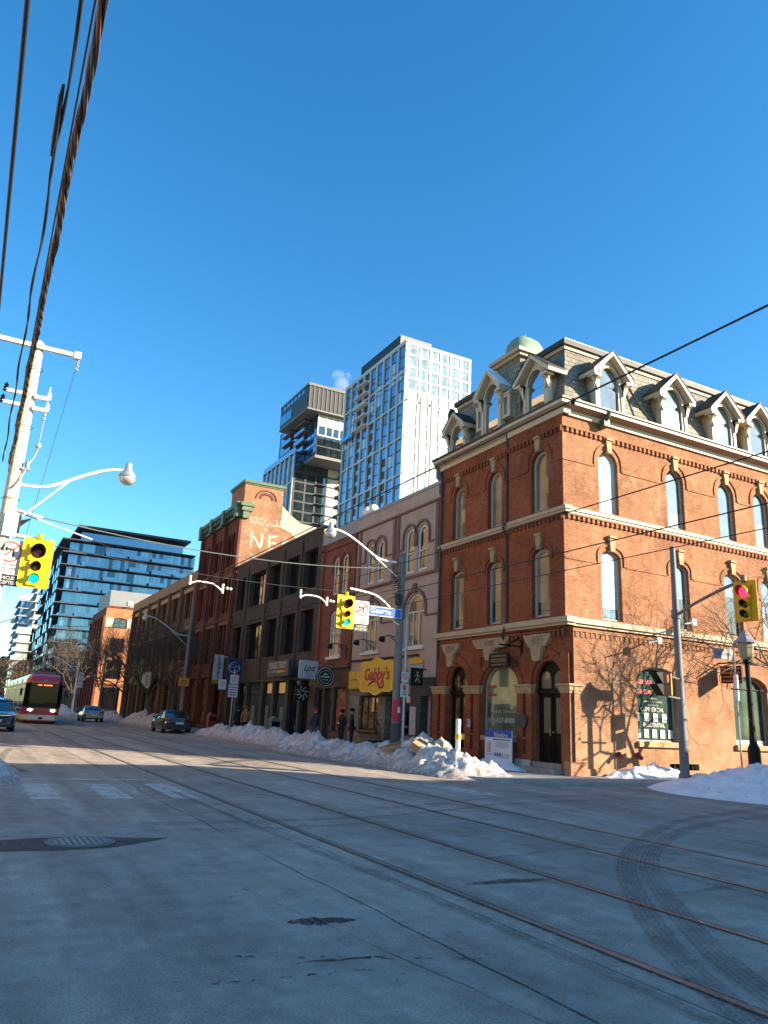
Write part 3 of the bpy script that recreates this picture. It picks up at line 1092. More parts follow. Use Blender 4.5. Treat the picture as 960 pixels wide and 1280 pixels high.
# mansard roof
prof = [(0.02, 13.1), (.24, 13.62), (.42, 14.3), (.66, 15.4), (.76, 15.98)]
b = M()
for (d0, z0), (d1, z1) in zip(prof, prof[1:]):
    b.quad((X0 + d0, Y0 + WK, z0), (X0 + d0, Y0 + d0, z0), (X0 + d1, Y0 + d1, z1), (X0 + d1, Y0 + WK, z1))
    b.quad((X0 + d0, Y0 + d0, z0), (X0 + WG, Y0 + d0, z0), (X0 + WG, Y0 + d1, z1), (X0 + d1, Y0 + d1, z1))
b.poly([(X0 + d, Y0 + WK, z) for d, z in prof] + [(X0 + 14, Y0 + WK, 15.98), (X0 + 14, Y0 + WK, 13.1)])
b.poly([(X0 + WG, Y0 + d, z) for d, z in prof] + [(X0 + WG, Y0 + WK, 15.98), (X0 + WG, Y0 + WK, 13.1)])
mans = b.build('roof', SLATE, HQ)
b = M()
b.box(X0 + .58, X0 + WG + .1, Y0 + .58, Y0 + WK + .1, 16.02, 16.24)
b.build('roof_edge', CAP, mans)
b = M()
b.box(X0 + .68, X0 + WG, Y0 + .68, Y0 + .9, 15.86, 16.02)
b.box(X0 + .68, X0 + .9, Y0 + .9, Y0 + WK, 15.86, 16.02)
b.build('roof_fascia', TRIM, mans)
b = M()
b.tube([(X0 + .66, Y0 + .66, 16.26), (X0 + WG, Y0 + .66, 16.26)], .05)
b.build('snow_edge', SNOWC, mans)


def dormer(F, uc, zap, w, eave, zb=13.12, ze=14.72, side=False, back=1.3, pane=None, d0=.06):
    b = M()
    hw = w / 2
    zt = zap - .62
    fr = hw + .20
    F.ring(b, [(uc - fr, zb), (uc + fr, zb), (uc + fr, ze), (uc, zap - .14), (uc - fr, ze)], arch(uc - hw, uc + hw, zb + .12, zt, hw), d0 - .12, d0)
    F.box(b, uc - fr - .05, uc - fr + .09, zb + .1, ze - .32, d0 - .2, d0 + .05)
    F.box(b, uc + fr - .09, uc + fr + .05, zb + .1, ze - .32, d0 - .2, d0 + .05)
    F.ext(b, hood(uc - hw, uc + hw, zt - hw - .1, zt, hw, .07), d0 - .02, d0 + .05)
    do = b.build('dormer', TRIMW, HQ)
    # cheeks
    for s in (-1, 1):
        c2 = M()
        c2.prism([F.P(uc + s * (fr - .02), zb, d0 - .1), F.P(uc + s * (fr - .02), ze, d0 - .1), F.P(uc + s * (fr - .02), ze, -back), F.P(uc + s * (fr - .02), zb, -back)], F.u * (-s * .04))
        c2.build('cheek', mat('dormer_cheek', (.40, .32, .22), .7), do)
    # gable roof with deep verge boards
    back = .62
    r = M()
    for s in (-1, 1):
        r.prism([F.P(uc, zap, d0 + .30), F.P(uc + s * eave, ze + .02, d0 + .30), F.P(uc + s * eave, ze - .14, d0 + .30), F.P(uc + s * (eave - .06), ze - .16, d0 + .30), F.P(uc, zap - .17, d0 + .30)], F.n * (-back - .3))
    r.build('dormer_roof', TRIMW, do)
    r = M()
    for s in (-1, 1):
        r.prism([F.P(uc, zap + .035, d0 + .33), F.P(uc + s * (eave + .03), ze + .05, d0 + .33), F.P(uc + s * (eave + .03), ze + .02, d0 + .33), F.P(uc, zap + .003, d0 + .33)], F.n * (-back - .3))
    r.build('roof_flashing', SNOWC if side else CAP, do)
    # console brackets under the eaves
    for s in (-1, 1):
        k = M()
        q = [(0, 0), (.30, 0), (.30, -.10), (.20, -.18), (.13, -.34), (.06, -.52), (0, -.55)]
        uo = uc + s * (fr - .04)
        k.prism([F.P(uo, ze - .14 + z, d0 - .02 + x) for x, z in q], F.u * (s * .17))
        F.box(k, min(uo, uo + s * .34), max(uo, uo + s * .34), ze - .22, ze - .13, d0 - .1, d0 + .3)
        k.prism([F.P(uo, ze - .2, d0 + .02), F.P(uo + s * .3, ze - .2, d0 + .02), F.P(uo + s * .18, ze - .38, d0 + .02), F.P(uo + s * .06, ze - .66, d0 + .02), F.P(uo, ze - .7, d0 + .02)], F.n * .1)
        k.build('eave_bracket', TRIMW, do)
    g = M()
    F.ext(g, arch(uc - hw + .01, uc + hw - .01, zb + .13, zt - .01, hw - .01), d0 - .11, d0 - .08)
    F.box(g, uc - hw, uc + hw, zt - hw - .28, zt - hw - .25, d0 - .08, d0 - .07)
    g.build('pane', pane, do)
    if side:
        for s in (-1, 1):
            k = M()
            a, e = sorted((uc + s * (fr + .03), uc + s * (fr + .55)))
            F.ring(k, [(a, zb + .62), (e, zb + .62), (e, ze - .38), (a, ze - .38)], [(a + .13, zb + .74), (e - .13, zb + .74), (e - .13, ze - .5), (a + .13, ze - .5)], d0 - .14, d0 - .03)
            F.box(k, a - .03, e + .03, ze - .4, ze - .3, d0 - .6, d0)
            F.box(k, a, e, zb + .62, ze - .38, d0 - .9, d0 - .2)
            sw = k.build('side_window', TRIMW, do)
            g = M()
            F.box(g, a + .11, e - .11, zb + .72, ze - .48, d0 - .12, d0 - .09)
            g.build('pane', G_BLIND, do)


dormer(FK, 1.52, 15.66, .92, 1.10, pane=G_SKY)
dormer(FK, 4.40, 16.15, .84, .92, ze=15.15, pane=G_SKY, side=True)
dormer(FK, 6.95, 15.1, .84, .85, ze=14.35, pane=G_SKY, side=False)
for uc in (2.22, 5.72, 8.72, 10.95, 13.8):
    dormer(FG, uc, 15.72, .98, 1.02, pane=G_LITD)
# small slate tower with a copper dome
b = M()
b.box(X0 + .28, X0 + 2.3, Y0 + 2.92, Y0 + 4.5, 13.1, 16.42)
tw = b.build('roof_tower', SLATE, HQ)
b = M()
b.box(X0 + .14, X0 + 2.4, Y0 + 2.76, Y0 + 4.64, 16.36, 16.5)
b.box(X0 + .02, X0 + 2.5, Y0 + 2.64, Y0 + 4.76, 16.5, 16.66)
b.build('tower_cornice', TRIM, tw)
b = M()
prof2 = [(1.18, 16.66), (1.18, 16.74), (1.05, 16.76), (1.03, 17.1), (.95, 17.42), (.78, 17.68), (.5, 17.86), (.2, 17.94), (.06, 17.98), (.04, 18.15), (.0001, 18.16)]
nseg = 28
vs = []
for r, z in prof2:
    for i in range(nseg):
        a = 2 * PI * i / nseg
        ca, sa = math.cos(a), math.sin(a)
        k = (abs(ca) ** 3 + abs(sa) ** 3) ** (-1 / 3)
        vs.append((X0 + 1.15 + r * .80 * k * ca, Y0 + 3.7 + r * .60 * k * sa, 16.66 + (z - 16.66) * .86))
fs = [[j * nseg + i, j * nseg + (i + 1) % nseg, (j + 1) * nseg + (i + 1) % nseg, (j + 1) * nseg + i] for j in range(len(prof2) - 1) for i in range(nseg)]
b.add(vs, fs)
b.build('dome', COPPER, tw, smooth=True, angle=50)
b = M()
b.sphere((X0 + .15, Y0 + 2.9, 13.25), .3, 7, (.8, 1.1, .9))
b.build('snow_heap', SNOWC, HQ, smooth=True)

# ------------------------------------------------------------------ pink stucco building with the pub
STUC = mat('pink_stucco', (.45, .325, .26), .9, .14, 1.4, bump=.25, bscale=25)
STUCT = mat('rose_stucco_trim', (.20, .10, .08), .85, .2, 3)
STUCG = mat('grey_coping', (.30, .29, .28), .7, .15)
PK = thing('stucco_building', 'three storey pink stucco building with paired arched windows and a yellow pub sign', 'building', (X0, 27.95, 0))
FP = Fc((X0, 27.95), (0, 1), (-1, 0))
WP = 8.45
b = M()
pairs = [(1.10, 2.03), (2.28, 3.16), (5.30, 6.12), (6.42, 7.22)]
big = [(1.24, 2.86), (5.5, 7.24)]
FP.wall(b, [(0, 3.4), (WP, 3.4), (WP, 12.2), (0, 12.2)], [arch(*w, 8.3, 10.5, .42) for w in pairs] + [arch(*w, 4.78, 7.25, .78) for w in big], 0, .22)
b.quad((X0, 27.95, 3), (X0 + 16, 27.95, 3), (X0 + 16, 27.95, 12.2), (X0, 27.95, 12.2))
b.box(X0 + .3, X0 + 16, 28.0, 27.95 + WP, .2, 11.9)
FP.box(b, 0, WP, 11.45, 12.08, -.1, .06)
b.build('wall', STUC, PK)
b = M()
FP.box(b, -.05, WP + .05, 12.08, 12.24, -.35, .10)
b.build('coping', STUCG, PK)
b = M()
for w in pairs:
    FP.ext(b, hood(w[0] - .12, w[1] + .12, 9.55, 10.62, .54, .13), -.02, .07)
for w in big:
    FP.ext(b, hood(w[0] - .12, w[1] + .12, 6.2, 7.37, .9, .14), -.02, .07)
    FP.box(b, (w[0] + w[1]) / 2 - .14, (w[0] + w[1]) / 2 + .14, 7.3, 7.72, -.02, .11)
for z0, z1 in ((11.36, 11.46), (8.02, 8.14)):
    FP.box(b, 0, WP, z0, z1, -.02, .09)
for u in (.12, 3.75, 4.15, 7.95):
    FP.box(b, u, u + .25, 8.16, 11.34, -.02, .06)
for u0, u1 in ((.1, .94), (3.3, 5.12), (7.4, 8.4)):
    FP.box(b, u0, u1, 9.5, 9.58, -.02, .05)
for u0, u1 in ((.1, 1.1), (3.0, 5.34), (7.4, 8.4)):
    FP.box(b, u0, u1, 6.12, 6.2, -.02, .05)
b.build('trim', STUCT, PK)
for w in pairs:
    window(FP, PK, w[0], w[1], 8.3, 10.5, .42, -.08, OFFW, G_DARK, fw=.12, bars=(9.3,))
for w in big:
    c_ = (w[1] - w[0]) / 3
    window(FP, PK, w[0], w[1], 4.78, 7.25, .78, -.08, OFFW, G_BLIND, fw=.1, bars=(6.42,), vbars=(w[0] + c_, w[0] + 2 * c_), transom=6.42)
    b = M()
    FP.box(b, w[0] - .1, w[1] + .1, 4.66, 4.78, -.1, .12)
    b.build('sill', OFFW, PK)
# ground floor: rough stone with timber framed openings
b = M()
og = [[(3.55, .2), (4.45, .2), (4.45, 2.7), (3.55, 2.7)], [(2.15, .9), (3.1, .9), (3.1, 2.7), (2.15, 2.7)], [(5.15, 1.0), (7.2, 1.0), (7.2, 2.65), (5.15, 2.65)]]
FP.wall(b, [(2.0, .1), (WP, .1), (WP, 3.4), (2.0, 3.4)], og, .04, .35)
b.build('stone_front', STONEB, PK)
b = M()
FP.wall(b, [(0, .1), (2.0, .1), (2.0, 3.3), (0, 3.3)], [[(.3, .2), (1.15, .2), (1.15, 2.62), (.3, 2.62)]], .1, .45)
FP.box(b, 0, 2.0, 3.3, 3.4, -.1, .12)
b.build('stone_front', STONED, PK)
b = M()
FP.box(b, .3, 1.15, .15, 2.62, -.36, -.32)
b.build('door', DARKW, PK)
b = M()
FP.box(b, 3.55, 4.45, .15, 2.7, -.33, -.28)
for z in (.6, 1.5):
    FP.box(b, 3.7, 4.3, z, z + .7, -.28, -.26)
b.build('door', DARKW, PK)
w1 = window(FP, PK, 5.15, 7.2, 1.0, 2.65, 0, -.1, FRB, G_WARM, fw=.09, bars=(1.85,), vbars=(5.8, 6.5))
w1 = window(FP, PK, 2.15, 3.1, .9, 2.7, 0, -.1, FRB, G_DARK, fw=.08, bars=(1.3,))
b = M()
FP.box(b, 2.05, 3.2, 1.22, 1.32, .0, .2)
FP.box(b, 5.05, 7.3, .9, 1.0, .0, .2)
b.build('sill', mat('reddish_wood', (.20, .07, .035), .6, .2), PK)
b = M()
FP.box(b, 1.5, WP, 4.38, 4.44, -.02, .18)
b.build('rail', BLACKM, PK)

# pub sign: scalloped yellow board with red script
PS = thing('pub_sign', 'scalloped yellow pub sign with red curly lettering on the stone front', 'sign', (X0 - .3, 33.3, 3.5))
FS = Fc((X0 - .12, 32.75), (0, 1), (-1, 0))
b = M()
FS.box(b, -2.3, 3.4, 2.98, 3.86, .0, .10)
sg = PS
b.build('side_band', mat('ochre_board', (.62, .36, .03), .6, .12, 2), sg)


def cartouche(hw, hh, n=84):
    out = []
    for i in range(n):
        a = 2 * PI * i / n
        k = (abs(math.cos(a)) ** 2.8 + abs(math.sin(a)) ** 2.8) ** (-1 / 2.8)
        r = 1 + .085 * math.cos(8 * a)
        out.append((hw * k * math.cos(a) * r, hh * k * math.sin(a) * r))
    return out


b = M()
FS.ext(b, [(u + .02, z + 3.52) for u, z in cartouche(1.84, .80)], .06, .28)
b.build('board', mat('yellow_sign_board', (.72, .43, .03), .55, .08, 2), sg)
b = M()
FS.ring(b, [(u + .02, z + 3.52) for u, z in cartouche(1.86, .82)], [(u + .02, z + 3.52) for u, z in cartouche(1.75, .74)], .24, .30)
b.build('border', mat('gold_border', (.80, .52, .06), .5, .08), sg)
SCR = mat('sign_script_red', (.42, .012, .035), .5, .05)
text("Gabby's", SCR, sg, FS.P(0, 3.60, .29), (0, -1, 0), (0, 0, 1), .80, shear=.18, bold=.025, sx=1.02)
b = M()
sw = [(-.65, 3.35), (-.74, 3.15), (-.6, 3.0), (-.36, 3.03), (-.26, 3.18), (-.1, 3.28), (.2, 3.3), (.6, 3.2), (.8, 3.1)]
b.tube([FS.P(u, z, .295) for u, z in spline(sw, 5)], [.03 + .03 * math.sin(PI * i / 40) for i in range(41)], 6)
b.build('flourish', SCR, sg)
for k, (u, t_) in enumerate(((2.6, 'Irish Food'),)):
    text(t_, SCR, sg, FS.P(u, 3.42, .105), (0, -1, 0), (0, 0, 1), .17, shear=.2)
# lamps on brackets over the sign
for y, lab in ((34.2, 'black gooseneck lamp over the left end of the yellow pub sign'), (31.5, 'black gooseneck lamp over the right end of the yellow pub sign'), (37.4, 'black gooseneck lamp over the wooden shopfront of the narrow brick building')):
    t = thing('bracket_lamp', lab, 'lamp', (X0, y, 5.2), 'bracket lamps over the shopfronts')
    b = M()
    b.tube([(X0, y - .35, 4.6), (X0 - .05, y - .35, 5.25), (X0 - .5, y, 5.38), (X0 - .75, y + .1, 5.3)], .025, 5)
    b.tube([(X0, y - .35, 4.9), (X0 - .4, y - .05, 5.3)], .02, 4)
    b.build('bracket', BLACKM, t)
    b = M()
    b.lathe([(.05, .12), (.14, .05), (.17, -.12), (.12, -.14)], (X0 - .78, y + .12, 5.22), 10, (.3, 0, 1))
    b.build('lamp_shade', BLACKM, t)
# pub flag by the side door
t = thing('wall_sign', 'small yellow and teal painted board over the dark stone doorway', 'sign', (X0, 29.6, 4.8))
b = M()
FP.ext(b, [(1.1, 4.02), (2.2, 4.02), (2.2, 4.19), (1.9, 4.27), (1.65, 4.34), (1.4, 4.27), (1.1, 4.19)], .02, .08)
b.build('board', mat('ochre_paint', (.68, .38, .02), .6, .1), t)
b = M()
FP.box(b, 1.1, 2.2, 3.66, 3.99, .02, .07)
b.build('panel', mat('teal_mural', (.28, .38, .36), .7, .5, 9), t)
t = thing('blade_sign', 'black hanging sign with a white walking figure beside the stone doorway', 'sign', (X0, 28.8, 3.7))
b = M()
b.box(X0 - .82, X0 - .22, 28.75, 28.82, 3.02, 3.78)
b.box(X0 - .3, X0 + .02, 28.77, 28.80, 3.72, 3.76)
b.build('board', BLK, t)
b = M()
b.sphere((X0 - .5, 28.73, 3.58), .055, 5)
b.tube([(X0 - .5, 28.73, 3.53), (X0 - .5, 28.73, 3.36), (X0 - .38, 28.73, 3.16)], .03, 5)
b.tube([(X0 - .5, 28.73, 3.36), (X0 - .62, 28.73, 3.18)], .03, 5)
b.tube([(X0 - .65, 28.73, 3.42), (X0 - .5, 28.73, 3.5), (X0 - .36, 28.73, 3.4)], .025, 5)
b.build('figure', mat('worn_cream_paint', (.38, .34, .22), .6), t)
t = thing('menu_board', 'pale poster panel beside the dark stone doorway', 'poster', (X0, 29.6, 1.2))
b = M()
FP.box(b, 1.45, 1.95, .95, 2.15, .11, .15)
b.build('panel', mat('pale_poster', (.40, .37, .36), .6, .15, 7), t)

# ------------------------------------------------------------------ narrow brick building
NB = thing('narrow_brick_building', 'narrow red brick building with white windows between pink stucco and dark facades', 'building', (X0, 36.4, 0))
FN = Fc((X0, 36.42), (0, 1), (-1, 0))
WN = 4.75
b = M()
nw = [(1.04, 1.83), (2.2, 3.0)]
FN.wall(b, [(0, 4.25), (WN, 4.25), (WN, 11.45), (0, 11.45)], [arch(*w, 8.25, 10.45, .38) for w in nw] + [arch(1.5, 3.05, 4.75, 7.35, .25)], 0, .2)
for w in nw:
    FN.ext(b, hood(w[0] - .1, w[1] + .1, 9.6, 10.55, .48, .14), -.02, .07)
for u in (.05, 4.35):
    FN.box(b, u, u + .32, 4.3, 11.4, -.02, .09)
FN.box(b, 0, WN, 11.0, 11.12, -.02, .09)
b.box(X0 + .3, X0 + 16, 36.45, 36.42 + WN, .2, 11.6)
b.build('wall', BRN, NB)
b = M()
FN.box(b, -.02, WN, 11.45, 12.2, -.3, .05)
b.build('parapet', STUCG, NB)
for w in nw:
    window(FN, NB, w[0], w[1], 8.25, 10.45, .38, -.06, OFFW, G_DARK, fw=.12, bars=(9.3,))
window(FN, NB, 1.5, 3.05, 4.75, 7.35, .25, -.06, OFFW, G_BLIND, fw=.12, bars=(6.1,), vbars=(1.95, 2.6))
b = M()
FN.box(b, 1.4, 3.15, 4.62, 4.76, -.1, .12)
b.build('sill', OFFW, NB)
WOODF = mat('brown_shopfront_wood', (.11, .06, .035), .7, .25, 3)
b = M()
FN.wall(b, [(0, .1), (WN, .1), (WN, 4.25), (0, 4.25)], [[(.35, .8), (1.9, .8), (1.9, 3.1), (.35, 3.1)], [(2.15, .2), (3.15, .2), (3.15, 3.05), (2.15, 3.05)], [(3.35, .5), (4.4, .5), (4.4, 3.1), (3.35, 3.1)]], .05, .3)
FN.box(b, -.02, WN, 4.1, 4.3, 0, .25)
b.build('shopfront', WOODF, NB)
window(FN, NB, .35, 1.9, .8, 3.1, 0, -.1, FRB, G_WARM, fw=.07, bars=(1.5,))
window(FN, NB, 3.35, 4.4, .5, 3.1, 0, -.1, mat('blue_painted_frame', (.05, .08, .13), .5, .15), G_DARK, fw=.1, bars=(1.3,))
b = M()
FN.ring(b, [(2.15, .2), (3.15, .2), (3.15, 3.05), (2.15, 3.05)], [(2.35, 1.1), (2.95, 1.1), (2.95, 2.4), (2.35, 2.4)], -.3, -.22)
dr = b.build('door', mat('slate_blue_door', (.045, .06, .09), .5, .15), NB)
b = M()
FN.box(b, 2.3, 3.0, 1.05, 2.45, -.29, -.26)
b.build('pane', G_DARK, dr)
t = thing('round_sign', 'round dark blade sign with pale ring beside the wooden shopfront', 'sign', (X0 - .7, 38.2, 3.7))
b = M()
b.cyl((X0 - .72, 38.1, 3.6), (X0 - .72, 38.02, 3.6), .54, n=26)
b.tube([(X0 - .72, 38.06, 4.12), (X0 - .72, 38.06, 4.3), (X0, 38.06, 4.3)], .02, 5)
b.build('board', BLK, t)
b = M()
for r0, r1 in ((.50, .46), (.36, .33)):
    n = 26
    b.add([(X0 - .72 + r * math.cos(2 * PI * i / n), 38.015, 3.6 + r * math.sin(2 * PI * i / n)) for r in (r0, r1) for i in range(n)], [[i, (i + 1) % n, n + (i + 1) % n, n + i] for i in range(n)])
b.box(X0 - .98, X0 - .46, 38.01, 38.016, 3.56, 3.64)
b.box(X0 - .9, X0 - .54, 38.01, 38.016, 3.42, 3.46)
b.add([(X0 - .9, 38.012, 3.7), (X0 - .54, 38.012, 3.7), (X0 - .72, 38.012, 3.83)], [(0, 1, 2)])
b.build('emblem', mat('pale_green_paint', (.40, .46, .36), .6, .1), t)
t = thing('window_poster', 'red and pink poster inside the warm shop window of the narrow brick building', 'poster', (X0, 37.4, 1.6))
b = M()
FN.box(b, .6, 1.55, 1.35, 2.1, -.115, -.1)
b.build('panel', mat('red_pink_poster', (.45, .06, .10), .6, .6, 6), t)
t = thing('box_sign', 'square pale illuminated box sign with slanted black lettering by the wooden shopfront', 'sign', (X0 - .6, 41.2, 4.2))
b = M()
b.box(X0 - 1.35, X0 - .25, 40.2, 40.36, 3.55, 4.55)
b.box(X0 - .3, X0, 40.25, 40.31, 4.3, 4.36)
b.build('board', mat('pale_sign_face', (.47, .49, .50), .5, .05), t)
text("Lpd", BLK, t, (X0 - .8, 40.19, 4.12), (1, 0, 0), (0, 0, 1), .46, shear=.35, bold=.012, sx=.95, ext=.004)
text("salon", mat('grey_lettering', (.25, .25, .26), .6), t, (X0 - .8, 40.19, 3.75), (1, 0, 0), (0, 0, 1), .14, ext=.004)
t = thing('blade_sign', 'black and white patterned square sign hanging under the pale box sign', 'sign', (X0 - .5, 41.6, 3.0))
b = M()
b.box(X0 - 1.0, X0 - .12, 41.5, 41.58, 2.35, 3.2)
b.box(X0 - .2, X0 + .02, 41.52, 41.56, 3.1, 3.15)
b.build('board', BLK, t)
b = M()
for a in range(8):
    an = a * PI / 4 + .2
    b.tube([(X0 - .56 + .12 * math.cos(an), 41.49, 2.78 + .12 * math.sin(an)), (X0 - .56 + .26 * math.cos(an + .3), 41.49, 2.78 + .26 * math.sin(an + .3)), (X0 - .56 + .38 * math.cos(an), 41.49, 2.78 + .38 * math.sin(an))], .035, 4)
b.build('emblem', mat('grey_white_paint', (.45, .45, .43), .6), t)
t = thing('roof_vent', 'white twin-cowl vent on the flat roof behind the stucco parapet', 'vent', (20.0, 39.6, 11.9))
b = M()
b.cyl((20, 39.6, 11.7), (20, 39.6, 13.5), .09)
b.build('pipe', WHITEP, t)
b = M()
for s in (-1, 1):
    b.lathe([(.1, -.25), (.3, -.1), (.34, .1), (.22, .28), (.05, .3)], (20, 39.6 + s * .32, 13.75), 12, (0, s, .35))
b.build('cowl', WHITEP, t)

# ------------------------------------------------------------------ dark modern building
DKW = brick('dark_brown_cladding', (.085, .066, .055), (.068, .054, .046), (.045, .036, .03), bw=1.2, rh=.6, ms=.01, var=.2, stain=(.1, .08, .07), staina=.3, bump=.2, streak=.15)
DK = thing('dark_brick_building', 'three storey dark brown commercial building with two rows of tall black windows', 'building', (X0, 41.2, 0))
FD = Fc((X0, 41.2), (0, 1), (-1, 0))
WD = 17.1
dw = [(.75, 2.85), (3.72, 6.0), (7.05, 9.3), (9.9, 13.4), (14.6, 16.55)]
b = M()
FD.wall(b, [(0, 3.75), (WD, 3.75), (WD, 12.75), (0, 12.75)], [arch(*w, 9.1, 11.6, 0) for w in dw] + [arch(*w, 5.25, 7.8, 0) for w in dw], 0, .45)
b.box(X0 + .5, X0 + 20, 41.25, 41.2 + WD, .2, 12.6)
for z in (8.05, 8.9):
    FD.box(b, 0, WD, z, z + .12, -.02, .05)
b.build('wall', DKW, DK)
for u in (3.3, 6.5, 9.6, 13.98):
    b = M()
    FD.box(b, u - .16, u + .16, 3.8, 12.4, -.02, .10)
    b.build('pier', DKW, DK)
b = M()
FD.box(b, 0, WD, 12.72, 12.84, -.3, .06)
b.build('coping', mat('brown_metal_coping', (.10, .08, .065), .6), DK)
for i, w in enumerate(dw):
    for zz, zt in ((9.1, 11.6), (5.25, 7.8)):
        wn_ = window(FD, DK, w[0], w[1], zz, zt, 0, -.36, FRB, G_DARK, fw=.07, vbars=(w[0] + (w[1] - w[0]) * .5,))
        b = M()
        a = w[0] + (w[1] - w[0]) * (.12 if i != 3 else .15)
        e = w[0] + (w[1] - w[0]) * .40
        FD.box(b, a, e, zz + .08, zt - .08, -.395, -.385)
        b.build('blind', G_WARM if i in (1, 3) else G_BLIND, wn_)
b = M()
shops = [(.6, 1.9), (2.3, 3.9), (4.4, 6.4), (6.8, 8.6), (9.0, 11.8), (12.3, 14.2)]
FD.wall(b, [(0, .1), (WD, .1), (WD, 3.75), (0, 3.75)], [arch(u0, u1, .25, 3.6, 0) for u0, u1 in shops] + [arch(14.7, 16.4, .2, 3.4, 0)], .03, .4)
b.build('shopfront', mat('dark_shopfront', (.05, .043, .04), .6, .2), DK)
for i, (u0, u1) in enumerate(shops):
    w1 = window(FD, DK, u0, u1, .25, 3.6, 0, -.2, FRB, (G_DARK, G_DARK, G_GREEN, G_GREEN, G_GREEN, G_DARK)[i], fw=.06, bars=(2.75,), name='shop_window')
    if i in (2, 3):
        b = M()
        FD.box(b, u0 + .25, u1 - .3, 2.85, 3.5, -.235, -.22)
        b.build('lit_display', emit('warm_shop_display', (1, .55, .18), .10, (.16, .10, .05)), w1)
b = M()
FD.box(b, 14.7, 16.4, .2, 3.4, -.42, -.36)
b.build('door', DARKW, DK)
for k, (u, z, c_) in enumerate(((8.1, 1.3, 'teal'), (5.4, 1.25, 'teal'), (10.9, 1.3, 'teal'))):
    t = thing('window_poster', ('tall pale teal poster in the middle shop window of the dark facade', 'tall teal poster in the dark facade window nearest the coloured-letter sign', 'tall pale teal poster in the left-hand wide shop window of the dark facade')[k], 'poster', (X0, 41.2 + u, z), 'teal posters in the dark shopfront')
    b = M()
    FD.box(b, u - .3, u + .3, z - .7, z + .75, -.225, -.205)
    b.build('panel', mat('teal_poster', (.12, .20, .17), .6, .4, 4), t)
t = thing('fascia_sign', 'long dark fascia sign with white letters on coloured blocks', 'sign', (X0, 45, 4.3))
b = M()
b.box(X0 - .95, X0 - .78, 43.0, 46.6, 3.78, 4.75)
for y in (43.1, 46.4):
    b.box(X0 - .9, X0, y, y + .08, 4.2, 4.28)
b.build('board', mat('dark_sign_board', (.05, .05, .065), .5), t)
text("FORGE TROY", WHT, t, (X0 - .96, 44.8, 4.42), (0, -1, 0), (0, 0, 1), .54, bold=.015, sx=.9)
cols = ((.5, .08, .03), (.55, .3, .03), (.5, .45, .05), (.2, .4, .05), (.05, .35, .3), (.05, .15, .5), (.3, .1, .4))
for i, c_ in enumerate(cols):
    b = M()
    b.box(X0 - .965, X0 - .95, 43.25 + i * .46, 43.68 + i * .46, 4.0, 4.12)
    b.build('coloured_block', mat('sign_block_%d' % i, c_, .5), t)
t = thing('blade_sign', 'tall white blade sign with black letters stacked vertically', 'sign', (X0 - .7, 58.2, 4.5))
b = M()
b.box(X0 - 1.1, X0 - .35, 58.3, 58.42, 3.85, 5.75)
b.box(X0 - .4, X0, 58.34, 58.38, 5.6, 5.66)
b.build('board', mat('pale_blade_sign', (.52, .52, .53), .5), t)
for i, ch in enumerate("JEWELRY"):
    text(ch, BLK, t, (X0 - .72, 58.29, 5.58 - i * .26), (1, 0, 0), (0, 0, 1), .30, bold=.02)
b = M()
b.box(X0 - 1.12, X0 - .33, 58.28, 58.44, 3.55, 3.82)
b.build('base_panel', mat('ochre_sign_foot', (.35, .22, .02), .6), t)
t = thing('pub_banner', 'dark blue hanging banner with a white crown ring and looping script', 'banner', (X0 - .7, 55.2, 4.2))
b = M()
b.box(X0 - 1.3, X0 - .2, 54.2, 54.3, 3.0, 5.3)
b.box(X0 - .3, X0, 54.23, 54.27, 5.1, 5.16)
b.build('board', mat('navy_banner', (.02, .035, .12), .5), t)
b = M()
cr = [(X0 - .75 + .40 * math.cos(rad(a)), 54.19, 4.65 + .36 * math.sin(rad(a))) for a in range(60, 400, 14)]
b.tube(cr, [.015 + .03 * math.sin(PI * i / (len(cr) - 1)) for i in range(len(cr))], 5)
b.build('crown_ring', mat('banner_white', (.42, .45, .52), .6), t)
text("Cors", MATS['banner_white'], t, (X0 - .72, 54.19, 4.72), (1, 0, 0), (0, 0, 1), .36, shear=.2)

# ------------------------------------------------------------------ dark red brick warehouse with the painted gable
RW = thing('brick_warehouse', 'tall dark red brick warehouse with green cornice and a faded painted side wall', 'building', (X0, 58.35, 0))
FR = Fc((X0, 58.35), (0, 1), (-1, 0))
WR = 11.6
b = M()
bays = [(.75 + i * 3.65, .75 + i * 3.65 + 2.95) for i in range(3)]
holes = []
rw = []
for a, e in bays:
    for q in (0, 1):
        u0 = a + .15 + q * 1.42
        rw += [(u0, u0 + 1.15, 13.2, 15.9, .57), (u0, u0 + 1.15, 9.3, 12.2, 0), (u0, u0 + 1.15, 5.4, 8.3, 0)]
    holes += [arch(a + .1, e - .1, .4, 4.2, 0)]
holes += [arch(u0, u1, z0, z1, r) for u0, u1, z0, z1, r in rw]
FR.wall(b, [(0, .1), (WR, .1), (WR, 17.2), (0, 17.2)], holes, 0, .3)
b.box(X0 + .35, X0 + 22, 58.4, 58.35 + WR, .2, 16.9)
for a, e in bays:
    for q in (0, 1):
        u0 = a + .15 + q * 1.42
        FR.ext(b, hood(u0 - .02, u0 + 1.17, 15.0, 15.93, .6, .16), -.02, .09)
FR.box(b, 0, WR, 12.5, 12.7, -.02, .1)
FR.box(b, 0, WR, 8.65, 8.85, -.02, .1)
b.build('wall', BRD, RW)
for u in (0, 3.75, 7.4, 11.0):
    b = M()
    FR.box(b, u, u + .6, .1, 16.9, 0, .2)
    FR.box(b, u + .12, u + .48, .1, 16.9, .2, .28)
    b.build('pier', BRD, RW)
b = M()
